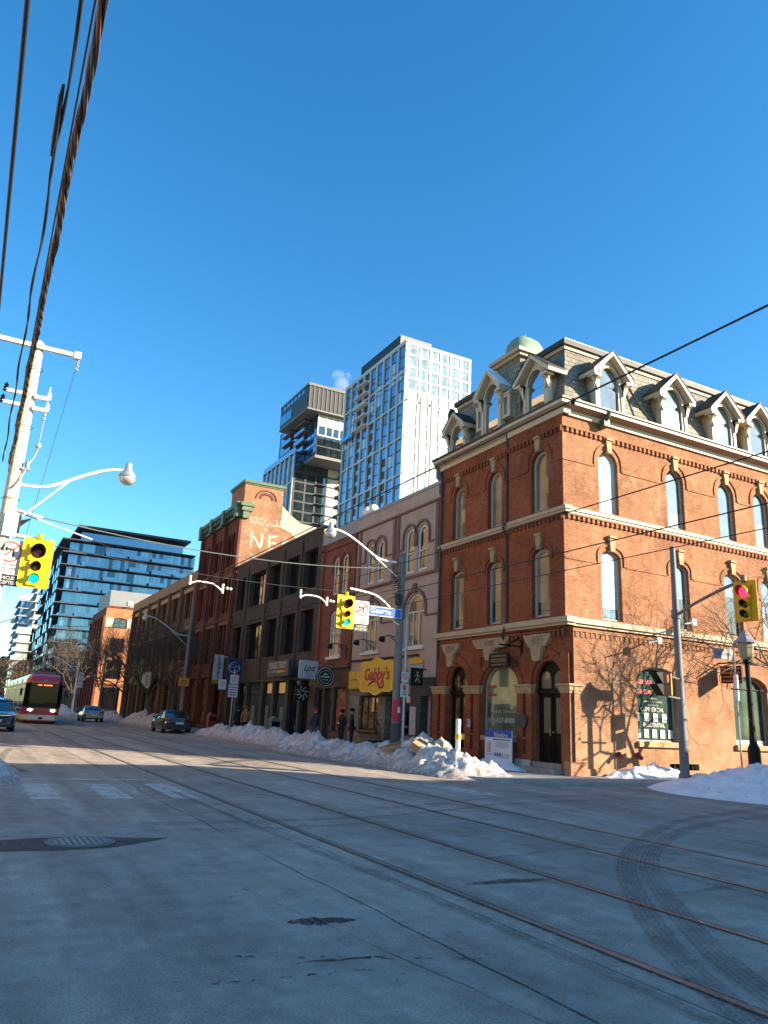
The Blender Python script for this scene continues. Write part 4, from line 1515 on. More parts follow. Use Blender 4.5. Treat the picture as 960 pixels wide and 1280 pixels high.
for a, e in bays:
    for z in (12.2, 8.3):
        b = M()
        FR.box(b, a + .05, e - .05, z, z + .28, -.02, .08)
        b.build('lintel', mat('brown_stone', (.17, .10, .07), .85, .2), RW)
for u0, u1, z0, z1, r in rw:
    window(FR, RW, u0, u1, z0, z1, r, -.2, FRB, G_DARK, fw=.07, bars=((z0 + z1) / 2,))
for i, (a, e) in enumerate(bays):
    window(FR, RW, a + .1, e - .1, .4, 4.2, 0, -.22, FRB, (G_DARK, G_WARM, G_WARM)[i], fw=.1, bars=(1.0, 3.2), vbars=((a + e) / 2,), name='shop_window')
b = M()
FR.box(b, -.05, WR + .25, 17.15, 17.35, -.1, .2)
FR.box(b, -.05, WR + .3, 17.9, 18.2, -.3, .5)
FR.box(b, -.02, WR, 17.3, 17.95, -.3, .12)
for u in [0.05, 3.7, 7.35, 10.9]:
    FR.box(b, u, u + .7, 17.0, 18.28, -.2, .56)
u = .9
while u < 10.8:
    FR.box(b, u, u + .22, 17.45, 17.9, .1, .42)
    u += .62
b.build('cornice', COPG, RW)
# sidewall with stepped gable and painted ghost letters
FRS = Fc((X0, 58.35), (1, 0), (0, -1))
b = M()
b.prism([FRS.P(u, z, 0) for u, z in ((0, 12.3), (22, 12.3), (22, 16.9), (6.8, 17.05), (5.1, 17.2), (4.2, 17.75), (3.4, 18.45), (3.4, 20.0), (0, 20.0))], (0, .45, 0))
b.box(X0 + .004, X0 + 3.396, 58.6, 62.0, 17.2, 19.99)
sw_ = b.build('gable_wall', BRG, RW)
b = M()
b.box(X0 - .12, X0 + 3.55, 58.2, 62.2, 19.98, 20.22)
b.box(X0 - .05, X0 + 3.45, 58.28, 62.1, 19.86, 19.98)
b.build('gable_cap', COPG, RW)
b = M()
for (u0, z0), (u1, z1) in (((3.35, 18.5), (4.2, 17.8)), ((4.2, 17.8), (5.1, 17.25)), ((5.1, 17.25), (6.8, 17.1)), ((6.8, 17.1), (22, 16.95))):
    b.prism([FRS.P(u0, z0, .03), FRS.P(u1, z1, .03), FRS.P(u1, z1 - .1, .03), FRS.P(u0, z0 - .1, .03)], (0, .55, 0))
b.prism([FRS.P(u, z, .025) for u, z in ((3.36, 18.4), (4.2, 17.7), (5.1, 17.15), (6.8, 17.0), (10, 16.95), (10, 14.5), (5.2, 15.4), (4.3, 16.3), (3.36, 16.6))], (0, .02, 0))
b.build('parging', mat('cream_parging', (.50, .40, .28), .9, .2, 1.5), RW)
b = M()
FRS.ext(b, hood(1.05, 2.75, 18.75, 19.5, .72, .1), .0, .05)
FRS.ext(b, hood(1.45, 2.35, 18.8, 19.15, .32, .2), .0, .04)
b.build('blind_arch', BRD, RW)
b = M()
FRS.box(b, -.03, .5, 16.9, 17.5, .0, .25)
FRS.box(b, -.2, .75, 17.5, 17.75, .0, .35)
FRS.box(b, -.3, .85, 17.9, 18.2, .0, .4)
FRS.box(b, -.1, .65, 17.72, 17.92, .0, .3)
b.build('cornice_return', mat('weathered_green_cornice', (.10, .145, .075), .6, .3, 3), RW)
m, nt, N, L, p = newmat('faded_sign_paint')
f = noise_fac(nt, 3.5, 6, .75)
a = ramp(nt, f, [(.42, (0, 0, 0)), (.56, (.85,) * 3)])
tr = N.new("ShaderNodeBsdfTransparent")
ms = N.new("ShaderNodeMixShader")
p.inputs["Base Color"].default_value = (.66, .58, .46, 1)
p.inputs["Roughness"].default_value = .9
L.new(a, ms.inputs[0])
L.new(tr.outputs[0], ms.inputs[1])
L.new(p.outputs[0], ms.inputs[2])
L.new(ms.outputs[0], N["Material Output"].inputs[0])
GHOST = m
for s_, u, z, sz, sp in (("JOCOCUNS", 2.45, 16.85, .78, 1.05), ("NEA", 2.6, 15.1, 1.9, 1.35), ("UNION", 2.0, 13.15, .9, 1.05)):
    text(s_, GHOST, RW, FRS.P(u, z, .0), (1, 0, 0), (0, 0, 1), sz, ext=.012 if sz > 1.5 else .01, bold=.02, sx=.85, name='painted_letters', spacing=sp)

# ------------------------------------------------------------------ long tan brick building
TB = thing('tan_brick_building', 'long three storey tan brown brick building with tall piers and wide windows', 'building', (X0, 70, 0))
FT = Fc((X0, 69.98), (0, 1), (-1, 0))
WT = 30.8
nb = 6
bwid = WT / nb
b = M()
holes = []
tw_ = []
for i in range(nb):
    a = i * bwid + .95
    e = (i + 1) * bwid - .65
    for k in range(2):
        w_ = (e - a) / 2
        tw_ += [(a + k * w_ + .12, a + (k + 1) * w_ - .12, 10.0, 12.5), (a + k * w_ + .12, a + (k + 1) * w_ - .12, 6.0, 8.8)]
    holes += [arch(a, e, .4, 4.3, 0)]
holes += [arch(u0, u1, z0, z1, 0) for u0, u1, z0, z1 in tw_]
FT.wall(b, [(0, .1), (WT, .1), (WT, 14.1), (0, 14.1)], holes, 0, .35)
b.box(X0 + .4, X0 + 22, 70, 69.98 + WT, .2, 13.9)
b.quad((X0, 69.98 + WT, 0), (X0 + 22, 69.98 + WT, 0), (X0 + 22, 69.98 + WT, 14.1), (X0, 69.98 + WT, 14.1))
b.build('wall', BRT, TB)
for i in range(nb + 1):
    b = M()
    u = min(WT - .7, i * bwid)
    FT.box(b, u, u + .7, .1, 13.3, 0, .32)
    b.build('pier', BRT, TB)
b = M()
FT.box(b, -.05, WT + .1, 13.2, 14.25, -.1, .25)
b.build('parapet', mat('tan_stone_parapet', (.30, .20, .11), .85, .2, 2), TB)
b = M()
for i in range(nb):
    for z in (12.5, 8.8):
        b = M()
        FT.box(b, i * bwid + .8, (i + 1) * bwid - .1, z, z + .4, -.02, .12)
        b.build('lintel', SAND, TB)
for u0, u1, z0, z1 in tw_:
    window(FT, TB, u0, u1, z0, z1, 0, -.2, FRB, G_DARK, fw=.08, vbars=((u0 + u1) / 2,))
for i in range(nb):
    a = i * bwid + .95
    e = (i + 1) * bwid - .65
    window(FT, TB, a, e, .4, 4.3, 0, -.22, FRB, (G_WARM, G_DARK)[i % 2], fw=.12, bars=(3.2,), vbars=((a + e) / 2,), name='shop_window')
t = thing('shop_sign', 'pale square shop sign with a dark round badge on the tan brick building', 'sign', (X0 - .5, 85, 4.4))
b = M()
b.box(X0 - .9, X0 - .75, 82.2, 86.4, 3.5, 5.1)
b.box(X0 - .8, X0 + .05, 84, 84.2, 4.4, 4.6)
b.build('board', mat('grey_sign_board', (.33, .31, .30), .6), t)
b = M()
b.cyl((X0 - .92, 83.6, 4.3), (X0 - .9, 83.6, 4.3), .62, n=20)
b.build('badge', mat('brown_badge', (.16, .07, .05), .6), t)
t = thing('hanging_banner', 'green vertical banner hanging on the tan brick building behind bare trees', 'banner', (X0 - .8, 89, 6))
b = M()
b.box(X0 - 1.5, X0 - .3, 88.9, 89.0, 3.9, 6.7)
b.box(X0 - .4, X0, 88.93, 88.97, 6.5, 6.6)
b.build('cloth', mat('green_banner', (.22, .36, .06), .7), t)

# ------------------------------------------------------------------ orange brick building at the next corner
OB = thing('orange_brick_building', 'narrow sunlit orange brick building with three stacked windows beyond the tan building', 'building', (X0, 125.8, 0))
FO = Fc((X0, 125.8), (1, 0), (0, -1))
FO2 = Fc((X0, 125.8), (0, 1), (-1, 0))
ow = [(1.25, 3.35, 13.35, 15.0, .35), (1.15, 3.3, 9.7, 11.8, .0), (1.1, 3.4, 5.5, 8.4, .0)]
b = M()
FO.wall(b, [(0, 0), (12, 0), (12, 16.6), (0, 16.6)], [arch(*w) for w in ow] + [arch(1.0, 3.6, .3, 4.2, 0), arch(6.0, 8.5, 5.5, 8.4, 0), arch(6.0, 8.5, 9.7, 11.8, 0)], 0, .3)
b.build('wall', BRO, OB)
b = M()
FO2.wall(b, [(0, 0), (15.2, 0), (15.2, 16.6), (0, 16.6)], [arch(1.2 + i * 3, 2.9 + i * 3, z0, z1, 0) for i in range(5) for z0, z1 in ((5.4, 8.6), (9.6, 13.2))], 0, .3)
b.box(X0 + .4, X0 + 12, 126.2, 141, .1, 16.4)
for i in range(6):
    FO2.box(b, i * 2.95, i * 2.95 + .55, .1, 15.2, 0, .3)
b.build('street_wall', BRD, OB)
for w in ow:
    window(FO, OB, *w, -.18, FRB, G_DARK, fw=.1, bars=((w[2] + w[3]) / 2,), vbars=((w[0] + w[1]) / 2,))
for u0 in (6.0,):
    window(FO, OB, 6, 8.5, 5.5, 8.4, 0, -.18, FRB, G_DARK, fw=.1)
    window(FO, OB, 6, 8.5, 9.7, 11.8, 0, -.18, FRB, G_DARK, fw=.1)
window(FO, OB, 1.0, 3.6, .3, 4.2, 0, -.18, FRB, G_DARK, fw=.12, name='shop_window')
for i in range(5):
    for z0, z1 in ((5.4, 8.6), (9.6, 13.2)):
        window(FO2, OB, 1.2 + i * 3, 2.9 + i * 3, z0, z1, 0, -.18, FRB, G_DARK, fw=.1)
for u0, u1, z0, z1 in ((.2, 1.2, 13.5, 14.9), (3.4, 4.5, 13.5, 14.9)):
    b = M()
    FO.box(b, u0, u1, z0, z1, -.02, .03)
    b.build('stone_panel', mat('cream_stone', (.62, .52, .36), .85), OB)
b = M()
FO.box(b, -.1, 12, 16.55, 16.8, -.3, .15)
b.build('coping', BRD, OB)
b = M()
FO.box(b, 0, 12, 4.3, 4.8, -.02, .15)
b.build('fascia', BRD, OB)
b = M()
b.box(X0 + .6, X0 + 9, 128, 140, 16.4, 19.6)
b.build('penthouse', mat('grey_metal_penthouse', (.20, .21, .22), .6, .12, 1), OB)
b = M()
b.lathe([(.1, 0), (.5, .2), (.55, .8), (.2, 1.0)], (X0 + 3.3, 125.4, 16.8), 12)
b.build('roof_light', WHITEP, OB)

# ------------------------------------------------------------------ towers
WHF = mat('white_tower_panels', (.72, .70, .66), .5, .05, .5)
GRF = mat('pale_grey_tower_frame', (.55, .55, .55), .5, .08, .5)
DKF = mat('dark_tower_frame', (.035, .038, .045), .5, .15, .5)
SOF = mat('tower_soffit', (.22, .21, .20), .7, .1, .5)


def pane_set(root, lst, m_of, big_of=100):
    """lst: (corner points of a pane, distance, material): the nearest ones are parts, the rest one stuff part per material"""
    lst.sort(key=lambda q: q[1])
    rest = {}
    for i, (pts, dist, mm) in enumerate(lst):
        if i < big_of:
            M().prism(pts[0], pts[1]).build('window_pane', mm, root)
        else:
            rest.setdefault(mm.name, (mm, M()))[1].prism(pts[0], pts[1])
    ob = None
    mats_ = []
    allm = M()
    for k, (mm, mb) in rest.items():
        allm.cur = len(mats_)
        mats_.append(mm)
        allm.add(mb.v, mb.f)
    if mats_:
        ob = allm.build('window_panes', mats_, root)
        ob["kind"] = "stuff"


def rect(F, u0, u1, z0, z1, d0, th):
    return ([F.P(u0, z0, d0), F.P(u1, z0, d0), F.P(u1, z1, d0), F.P(u0, z1, d0)], F.n * th)


# tall white tower
TX, TY = 78.0, 140.0
T1 = thing('condo_tower', 'tall white gridded residential tower with a blue glass side and dark roof box', 'tower', (TX, TY, 0))
FA = Fc((TX, TY), (0, 1), (-1, 0))
FB = Fc((TX, TY), (1, 0), (0, -1))
W1, W2, FLH, TOP = 32.4, 18.0, 2.95, 87.4
b = M()
b.box(TX + .1, TX + W2, TY + .1, TY + W1, 0, TOP)
b.build('core', DKF, T1)
lst = []
nbay = 9
bw = W1 / nbay
fr = M()
r2 = random.Random(3)
for j in range(29):
    z0 = TOP - .5 - (j + 1) * FLH
    for i in range(nbay):
        upper = j < 5
        if (upper and i in (5, 6)) or (not upper and i in (2, 4, 6) and not (i == 2 and j < 9)):
            # open balcony: dark recess with a glass front
            lst.append((rect(FA, i * bw + .15, (i + 1) * bw - .1, z0 + .1, z0 + 1.15, -.1, .08), TY + i * 3 + j * .2, G_TOWER))
            lst.append((rect(FA, i * bw + .15, (i + 1) * bw - .1, z0 + 1.2, z0 + FLH - .05, -.6, .05), TY + i * 3 + j * .2 + 60, G_TOWERD))
        else:
            h = r2.random()
            mm = G_TOWER if h < .8 else G_TOWERD
            lst.append((rect(FA, i * bw + .45, i * bw + bw * .5 + .1, z0 + .15, z0 + FLH - .12, -.02, .1), TY + i * 3 + j * .2, mm))
            lst.append((rect(FA, i * bw + bw * .5 + .16, (i + 1) * bw - .2, z0 + .15, z0 + FLH - .12, -.02, .1), TY + i * 3 + j * .2, mm if r2.random() < .85 else G_PALE))
pane_set(T1, lst, None)
for i in range(nbay + 1):
    b = M()
    FA.box(b, i * bw - .2, i * bw + .25, 0, TOP, -.1, .45)
    b.build('mullion', GRF, T1)
b = M()
for j in (0, 2.5, 5.05, 8, 11, 14, 17, 20, 23, 26):
    z = TOP - .5 - j * FLH
    FA.box(b, -.2, W1, z - .12, z + .25, -.08, .40)
FA.box(b, -.3, W1 + .2, TOP - .3, TOP + .2, -.2, .5)
b.build('spandrel', GRF, T1)
b = M()
for j in range(5):
    z = TOP - .5 - (j + 1) * FLH
    FA.box(b, 5 * bw + .1, 7 * bw, z - .1, z + .1, 0, 1.5)
b.build('balcony_slab', WHF, T1)
lst = []
for j in range(29):
    z0 = TOP - .5 - (j + 1) * FLH
    for i in range(6):
        if j < 4:
            for q in (0, 1):
                u = .8 + i * 2.85
                lst.append((rect(FB, u + q * 1.05, u + .95 + q * 1.05, z0 + .35, z0 + FLH - .25, -.05, .1), TY + j, G_SIDE))
        elif i in (0, 1, 2, 3):
            u = .9 + i * 3.0
            lst.append((rect(FB, u, u + 2.0, z0 + .35, z0 + FLH - .2, -.05, .1), TY + j, G_PALE))
lst2 = lst
wb_ = M()
FB.box(wb_, -.1, W2 + .1, 0, TOP + .2, -.05, .0)
for j in range(30):
    z = TOP - .5 - j * FLH
    FB.box(wb_, 0, W2, z - .22, z + .3, -.02, .22)
for u in [0, 3.3, 6.15, 9.0, 11.85, 14.7, 17.3]:
    FB.box(wb_, u, u + .5, TOP - 5 * FLH - .5, TOP, -.02, .25)
for u in [0, 3.1, 6.1, 9.1, 12.1]:
    FB.box(wb_, u, u + .6, 0, TOP - 5 * FLH, -.02, .25)
wb_.build('white_wall', WHF, T1)
allp = M()
for i, (pts, d_, mm) in enumerate(lst):
    allp.cur = 0 if mm is G_PALE else 1
    allp.prism(pts[0], pts[1])
o = allp.build('side_window_panes', [G_PALE, G_SIDE], T1)
o["kind"] = "stuff"
b = M()
for u in (3.75, 6.75):
    FB.box(b, u, u + .35, 0, TOP - 4.6 * FLH, .0, .3)
b.build('dark_joint', DKF, T1)
b = M()
for j in range(5, 29):
    z = TOP - .5 - j * FLH
    FB.box(b, 12.9, 16.4, z - 1.5, z - .1, .0, .12)
b.build('balcony_recess', DKF, T1)
b = M()
for j in range(5, 29):
    z = TOP - .5 - j * FLH
    FB.box(b, 12.9, 16.6, z - 2.9, z - 1.6, .0, 1.2)
b.build('balcony', WHF, T1)
b = M()
b.box(TX + .3, TX + 9, TY + 4.2, TY + 25, TOP - .2, 90.9)
cb = b.build('roof_box', mat('charcoal_roof_box', (.02, .022, .03), .6, .1, .5), T1)
b = M()
b.box(TX + .32, TX + 9.1, TY + 4.1, TY + 4.19, TOP, 91.0)
b.build('grey_panel', mat('grey_louvre', (.22, .21, .19), .7), cb)
b = M()
FA.box(b, 7 * bw, 9 * bw, TOP - 16.2, TOP - 15.2, .3, 1.3)
b.build('terrace_guard', G_TOWER, T1)

# second tower with the cantilevered blocks
UX, UY = 75.0, 200.0
T2 = thing('stacked_tower', 'stepped residential tower of stacked dark blocks with a cantilevered black top', 'tower', (UX, UY, 0))
FA = Fc((UX, UY), (0, 1), (-1, 0))
FB = Fc((UX, UY), (1, 0), (0, -1))
b = M()
b.box(UX + .1, UX + 22, UY + .1, UY + 27, 0, 76.7)
b.box(78.1, 98, 192.1, 224, 73.6, 90.4)
b.build('core', DKF, T2)
lst = []
for j in range(25):
    z0 = 76.7 - (j + 1) * 3.0
    for i in range(7):
        u = i * 3.85
        lst.append((rect(FA, u + .6, u + 3.3, z0 + .1, z0 + 2.9, -.02, .1), 200 + j, G_TOWER if r2.random() < .7 else G_TOWERD))
    for i in range(4):
        u = .5 + i * 3.4
        mm = G_TOWERD if i < 2 else (G_PALE if i == 3 else G_TOWERD)
        lst.append((rect(FB, u, u + 2.9, z0 + .5, z0 + 2.8, -.02, .1), 190 + j, mm))
FC2 = Fc((78.0, 192.0), (1, 0), (0, -1))
FD2 = Fc((78.0, 192.0), (0, 1), (-1, 0))
for j in range(5):
    z0 = 74.2 + j * 3.0
    for i in range(5):
        u = .5 + i * 2.2
        lst.append((rect(FC2, u, u + 1.95, z0 + .3, z0 + 2.8, -.02, .1), 180 - j, G_PALE if (j > 2 or i > 3) else G_TOWERD))
    for i in range(8):
        lst.append((rect(FD2, i * 3.8 + .2, i * 3.8 + 3.6, z0 + .2, z0 + 2.8, -.02, .1), 180 - j, G_TOWER))
pane_set(T2, lst, None)
for i in range(8):
    b = M()
    FA.box(b, i * 3.85 - .1, i * 3.85 + .5, 0, 76.8, -.05, .5)
    b.build('mullion', GRF, T2)
b = M()
for j in range(0, 26, 3):
    FA.box(b, 0, 27, 76.7 - j * 3 - .2, 76.7 - j * 3 + .2, -.05, .4)
FA.box(b, -.2, 27.2, 76.5, 77.0, -.1, .5)
b.build('spandrel', GRF, T2)
b = M()
for j in range(26):
    FB.box(b, 0, 14, 76.7 - j * 3 - .25, 76.7 - j * 3 + .3, -.02, .2)
for u in (0, 3.45, 6.85, 10.3):
    FB.box(b, u - .15, u + .4, 0, 76.7, -.02, .22)
b.build('dark_grid', DKF, T2)
b = M()
for j in range(26):
    z = 76.7 - j * 3
    FB.box(b, 10.5, 14.4, z - 3, z - .05, .02, .15)
b.build('pale_wall', mat('pale_tower_wall', (.52, .50, .42), .6, .1, .5), T2)
b = M()
for j in range(25):
    z = 76.7 - j * 3
    FB.box(b, 6.9, 10.3, z - 3.0, z - 2.85, .0, 1.2)
    FB.box(b, 14.2, 17.0, z - 3.0, z - 1.9, .0, 1.0)
b.build('balcony_slab', DKF, T2)
b = M()
for j in range(4):
    FD2.box(b, 6, 14, 77 + j * 3.1, 77.3 + j * 3.1, 0, 1.8)
    FD2.box(b, 17, 25, 77 + j * 3.1, 77.3 + j * 3.1, 0, 1.8)
b.box(77.8, 96, 191.8, 222, 73.4, 74.2)
b.build('balcony_slab', SOF, T2)
b = M()
for j in range(4):
    FD2.box(b, 6, 14, 77.3 + j * 3.1, 78.4 + j * 3.1, 1.7, 1.78)
    FD2.box(b, 17, 25, 77.3 + j * 3.1, 78.4 + j * 3.1, 1.7, 1.78)
FA.box(b, 0, 27, 77.0, 78.3, .3, .38)
b.build('glass_guard', G_TOWER, T2)
b = M()
FC2.box(b, 0, 12.5, 89.2, 90.4, -.02, .25)
for u in (0, 2.45, 4.65, 6.85, 9.05, 11.2):
    FC2.box(b, u, u + .4, 80.5, 89.4, -.02, .2)
for j in range(3):
    FC2.box(b, 0, 12.5, 80.2 + j * 3, 80.6 + j * 3, -.02, .22)
b.build('cream_frame', mat('cream_tower_frame', (.60, .57, .46), .6, .08, .5), T2)
b = M()
b.box(73.8, 92, 190.2, 213, 87.4, 95.0)
cb = b.build('roof_block', mat('charcoal_louvres', (.035, .037, .042), .6, .2, 1.2), T2)
b = M()
b.box(73.7, 92.1, 190.1, 213.2, 87.0, 87.4)
b.build('soffit', SOF, cb)
b = M()
for i in range(14):
    b.box(74 + i * 1.35, 74.2 + i * 1.35, 190.0, 190.2, 87.4, 95.2)
b.box(73.6, 92.2, 189.9, 190.2, 94.4, 95.2)
b.box(73.6, 73.8, 190.2, 213, 94.6, 95.2)
b.build('pale_louvres', mat('grey_louvre_blades', (.15, .145, .125), .6), cb)
b = M()
for i in range(6):
    b.box(73.72, 73.8, 203.5 + i * 1.5, 204.7 + i * 1.5, 88.6, 91.6)
    b.box(73.72, 73.8, 193.5 + i * 3, 195.5 + i * 3, 93.0, 94.2)
b.build('side_window_panes', G_TOWER, cb)

# wide dark condo block down the street
CX, CY = 16.4, 190.0
CB = thing('condo_block', 'wide dark blue glass apartment block with projecting floor slabs and stepped top', 'building', (CX, CY, 0))
FA = Fc((CX, CY), (1, 0), (0, -1))
FB = Fc((CX, CY), (0, 1), (-1, 0))
b = M()
b.box(CX, 46, CY, 250, 0, 38.8)
b.box(CX + 2.4, 43.5, CY + 2, 240, 38.8, 42.6)
b.build('core', G_CONDO, CB)
lst = []
r4 = random.Random(9)
G_CURT = glass('condo_curtained_glass', (.09, .11, .13), .12, .04, (.6, .85, 1.0), .3, .25, .5, .3)
G_CONDOD = glass('condo_black_glass', (.006, .010, .014), .05, .04, (.5, .8, 1.0), .3, .25, .5, .3)
GB2 = glass('condo_bright_glass', (.04, .085, .15), .20, .04, (.6, .85, 1.0), .3, .25, .6, .3)
for j in range(13):
    z0 = j * 3.0 + .2
    for i in range(11):
        u = .3 + i * 2.7
        strip_ = i in (1, 6)
        for q in range(3):
            h = r4.random()
            mm = GB2 if ((strip_ and h < .75) or h < .12) else (G_CURT if h > .86 else (G_CONDOD if h > .5 else G_CONDO))
            lst.append((rect(FA, u + .06 + q * .87, u + .86 + q * .87, z0 + (.15 if q % 2 else .4), z0 + 2.7, .0, .1), 190 + i * .1 - j, mm))
pane_set(CB, lst, None)
for j in range(14):
    b = M()
    z = j * 3.0
    s_ = 1.5 if j < 13 else 1.9
    FA.box(b, -s_, 29.6, z - .12, z + .12, -.5, s_)
    FB.box(b, -.5, 60, z - .13, z + .11, -.5, s_)
    b.build('floor_slab', mat('dark_slab_edge', (.055, .06, .07), .7, .1, .5), CB)
b = M()
FA.box(b, 1.2, 28.2, 42.4, 42.9, -40, 1.0)
b.build('roof_slab', MATS['dark_slab_edge'], CB)
for j in range(1, 13):
    z = j * 3.0
    for i in range(5):
        if (i * 7 + j * 3) % 4 != 0:
            b = M()
            FA.box(b, 2.8 + i * 5.4 + (j % 2) * .3, 7.2 + i * 5.4, z + .12, z + 1.15, 1.4, 1.46)
            b.build('balcony_glass', G_CONDO, CB)
b = M()
r5 = random.Random(4)
for j in range(1, 12):
    for i in range(10):
        if r5.random() < .5:
            b = M()
            FB.box(b, 2 + i * 5.5, 4.5 + i * 5.5, j * 3 + .3, j * 3 + 2.6, 1.2, 1.4)
            b.build('privacy_screen', GB2, CB)
for i, (x0, x1, y0, y1, z0, z1, mm, lab) in enumerate(((13.6, 24, 300, 330, 0, 26.5, G_PALE, 'pale glass apartment block stepping down behind the dark condo block, lowest of the far group'),
                                                       (14.6, 26, 340, 372, 22, 43.0, G_TOWER, 'far glass tower block with white slabs jutting beside the dark condo block'),
                                                       (17.6, 30, 300, 325, 36, 53.5, G_PALE, 'pale far tower with white terraces rising beside the condo block, highest of the far group'))):
    t = thing('distant_tower', lab, 'tower', (x0, y0, 0), 'far pale towers down the street')
    b = M()
    b.box(x0, x1, y0, y1, 0, z1)
    b.build('glazing', mm, t)
    b = M()
    z = max(3, z0 - 9)
    while z < z1:
        b.box(x0 - .9, x1 + .5, y0 - .9, y1, z, z + .22)
        z += 3.1
    b.build('floor_slab', WHF if i != 1 else GRF, t)
    b = M()
    b.box(x0 - .6, x0 + 4, y0 - .8, y0, z1 - 1.5, z1 + .4)
    b.build('parapet', WHF, t)
for x0, y0, y1, h, mm, lab in ((14.5, 262, 300, 13.5, BRD, 'low brown brick building far down the street, left of the condo block'), (12.4, 380, 460, 20, BRO, 'far red brick block at the end of the street, leftmost of all'), (17.7, 142.5, 172, 7.5, BRD, 'low brick shop row behind the street trees beside the orange brick building')):
    t = thing('brick_block', lab, 'building', (x0, y0, 0))
    F = Fc((x0, y0), (0, 1), (-1, 0))
    n = int((y1 - y0) // 4)
    hs = [arch(1 + i * 4, 3 + i * 4, z, z + 2.2, 0) for i in range(n) for z in (1.0, 4.6, 8.4, 12.2) if z + 2.6 < h]
    b = M()
    F.wall(b, [(0, 0), (y1 - y0, 0), (y1 - y0, h), (0, h)], hs, 0, .3)
    b.box(x0 + .4, x0 + 14, y0, y1, 0, h - .1)
    b.build('wall', mm, t)
    b = M()
    for q in hs:
        F.ext(b, q, -.25, -.2)
    b.build('window_panes', G_DARK, t)["kind"] = "stuff"
    b = M()
    F.box(b, -.1, y1 - y0 + .1, h - .1, h + .4, -14, .2)
    b.build('roof', ROOF, t)

# ------------------------------------------------------------------ buildings outside the frame: seen in the window reflections and casting the shade
for (x1, y0, y1, h, mm, lab, cl) in ((-4.2, 19.7, 33, 13.5, BRY, 'four storey buff brick building across the street from the brick corner building', 4), (-4.2, 33.2, 41, 11.5, BRO, 'orange brick shop building across the street from the stucco building', 4),
                                     (-4.2, 41.2, 66, 28.5, BRY, 'tall buff brick warehouse block across the street from the stucco building', 4),
                                     (-4.2, 66.2, 88, 19, BRY, 'long buff brick building across the street from the warehouse', 4), (-4.2, 88.3, 130, 27, BRY, 'tall buff brick row across the street from the tan building', 4)):
    t = thing('opposite_building', lab, 'building', (x1, y0, 0))
    F = Fc((x1, y0), (0, 1), (1, 0))
    n = int((y1 - y0) // 3.2)
    hs = [arch(.9 + i * 3.2, 2.4 + i * 3.2, z, z + 2.0, 0) for i in range(n) for z in (4.6, 8.0, 11.4, 14.8, 18.2, 21.6, 25.0) if z + 2.4 < h] + [arch(.6 + i * 3.2, 3.2 + i * 3.2, .4, 3.2, 0) for i in range(n)]
    b = M()
    F.wall(b, [(0, 0), (y1 - y0, 0), (y1 - y0, h), (0, h)], hs, 0, .25)
    b.box(x1 - 14, x1 - .4, y0, y1, 0, h - .1)
    b.build('wall', mm, t)
    b = M()
    for q in hs:
        F.ext(b, q, -.22, -.16)
    b.build('window_panes', G_DARK, t)["kind"] = "stuff"
    b = M()
    F.box(b, -.1, y1 - y0 + .1, h - .1, h + .5, -14, .25)
    b.build('parapet', TRIM, t)
SW = thing('southwest_building', 'plain brick corner building on the near right corner, whose shade covers the crossing', 'building', (17.7, 5, 0))
F = Fc((17.7, 5.0), (1, 0), (0, 1))
SWW, SWH = 9.8, 10.5
b = M()
hs = [arch(1 + i * 3.2, 2.6 + i * 3.2, z, z + 2.1, 0) for i in range(3) for z in (1.2, 4.8, 8.2)]
F.wall(b, [(0, 0), (SWW, 0), (SWW, SWH), (0, SWH)], hs, 0, .25)
F2 = Fc((17.7, 5.0), (0, -1), (-1, 0))
hs2 = [arch(1.2 + i * 3.2, 2.9 + i * 3.2, z, z + 2.1, 0) for i in range(13) for z in (1.2, 4.8, 8.2)]
F2.wall(b, [(0, 0), (45, 0), (45, SWH), (0, SWH)], hs2, 0, .25)
b.box(18.1, 17.7 + SWW, -40, 4.6, 0, SWH - .05)
b.build('wall', BRN, SW)
b = M()
for q in hs:
    F.ext(b, q, -.22, -.16)
for q in hs2:
    F2.ext(b, q, -.22, -.16)
b.build('window_panes', G_DARK, SW)["kind"] = "stuff"
t = thing('low_shop_building', 'low two storey brick shop behind the near right corner building', 'building', (27.6, 5, 0))
F = Fc((27.6, 5.0), (1, 0), (0, 1))
hs = [arch(1 + i * 3.4, 2.8 + i * 3.4, z, z + 2.1, 0) for i in range(5) for z in (1.0, 4.8)]
b = M()
F.wall(b, [(0, 0), (19, 0), (19, 8.0), (0, 8.0)], hs, 0, .25)
b.box(27.6, 46.6, -20, 4.6, 0, 7.95)
b.build('wall', BRO, t)
b = M()
for q in hs:
    F.ext(b, q, -.22, -.16)
b.build('window_panes', G_DARK, t)["kind"] = "stuff"

# ------------------------------------------------------------------ traffic signals
LENS_OFF_R = mat('unlit_red_lens', (.07, .018, .016), .25, .1)
LENS_OFF_A = mat('unlit_amber_lens', (.07, .035, .012), .25, .1)
LENS_OFF_G = mat('unlit_green_lens', (.02, .06, .05), .25, .1)
LENS_G = emit('lit_green_lens', (0.0, .85, .62), 1.1, (.0, .2, .15))
LENS_R = emit('lit_red_lens', (1.0, .02, .07), 1.3, (.2, .0, .0))


def rrect(hw, hh, r, n=4):
    out = []
    for cx, cy, a0 in ((hw - r, hh - r, 0), (-hw + r, hh - r, 90), (-hw + r, -hh + r, 180), (hw - r, -hh + r, 270)):
        for i in range(n + 1):
            a = rad(a0 + 90 * i / n)
            out.append((cx + r * math.cos(a), cy + r * math.sin(a)))
    return out


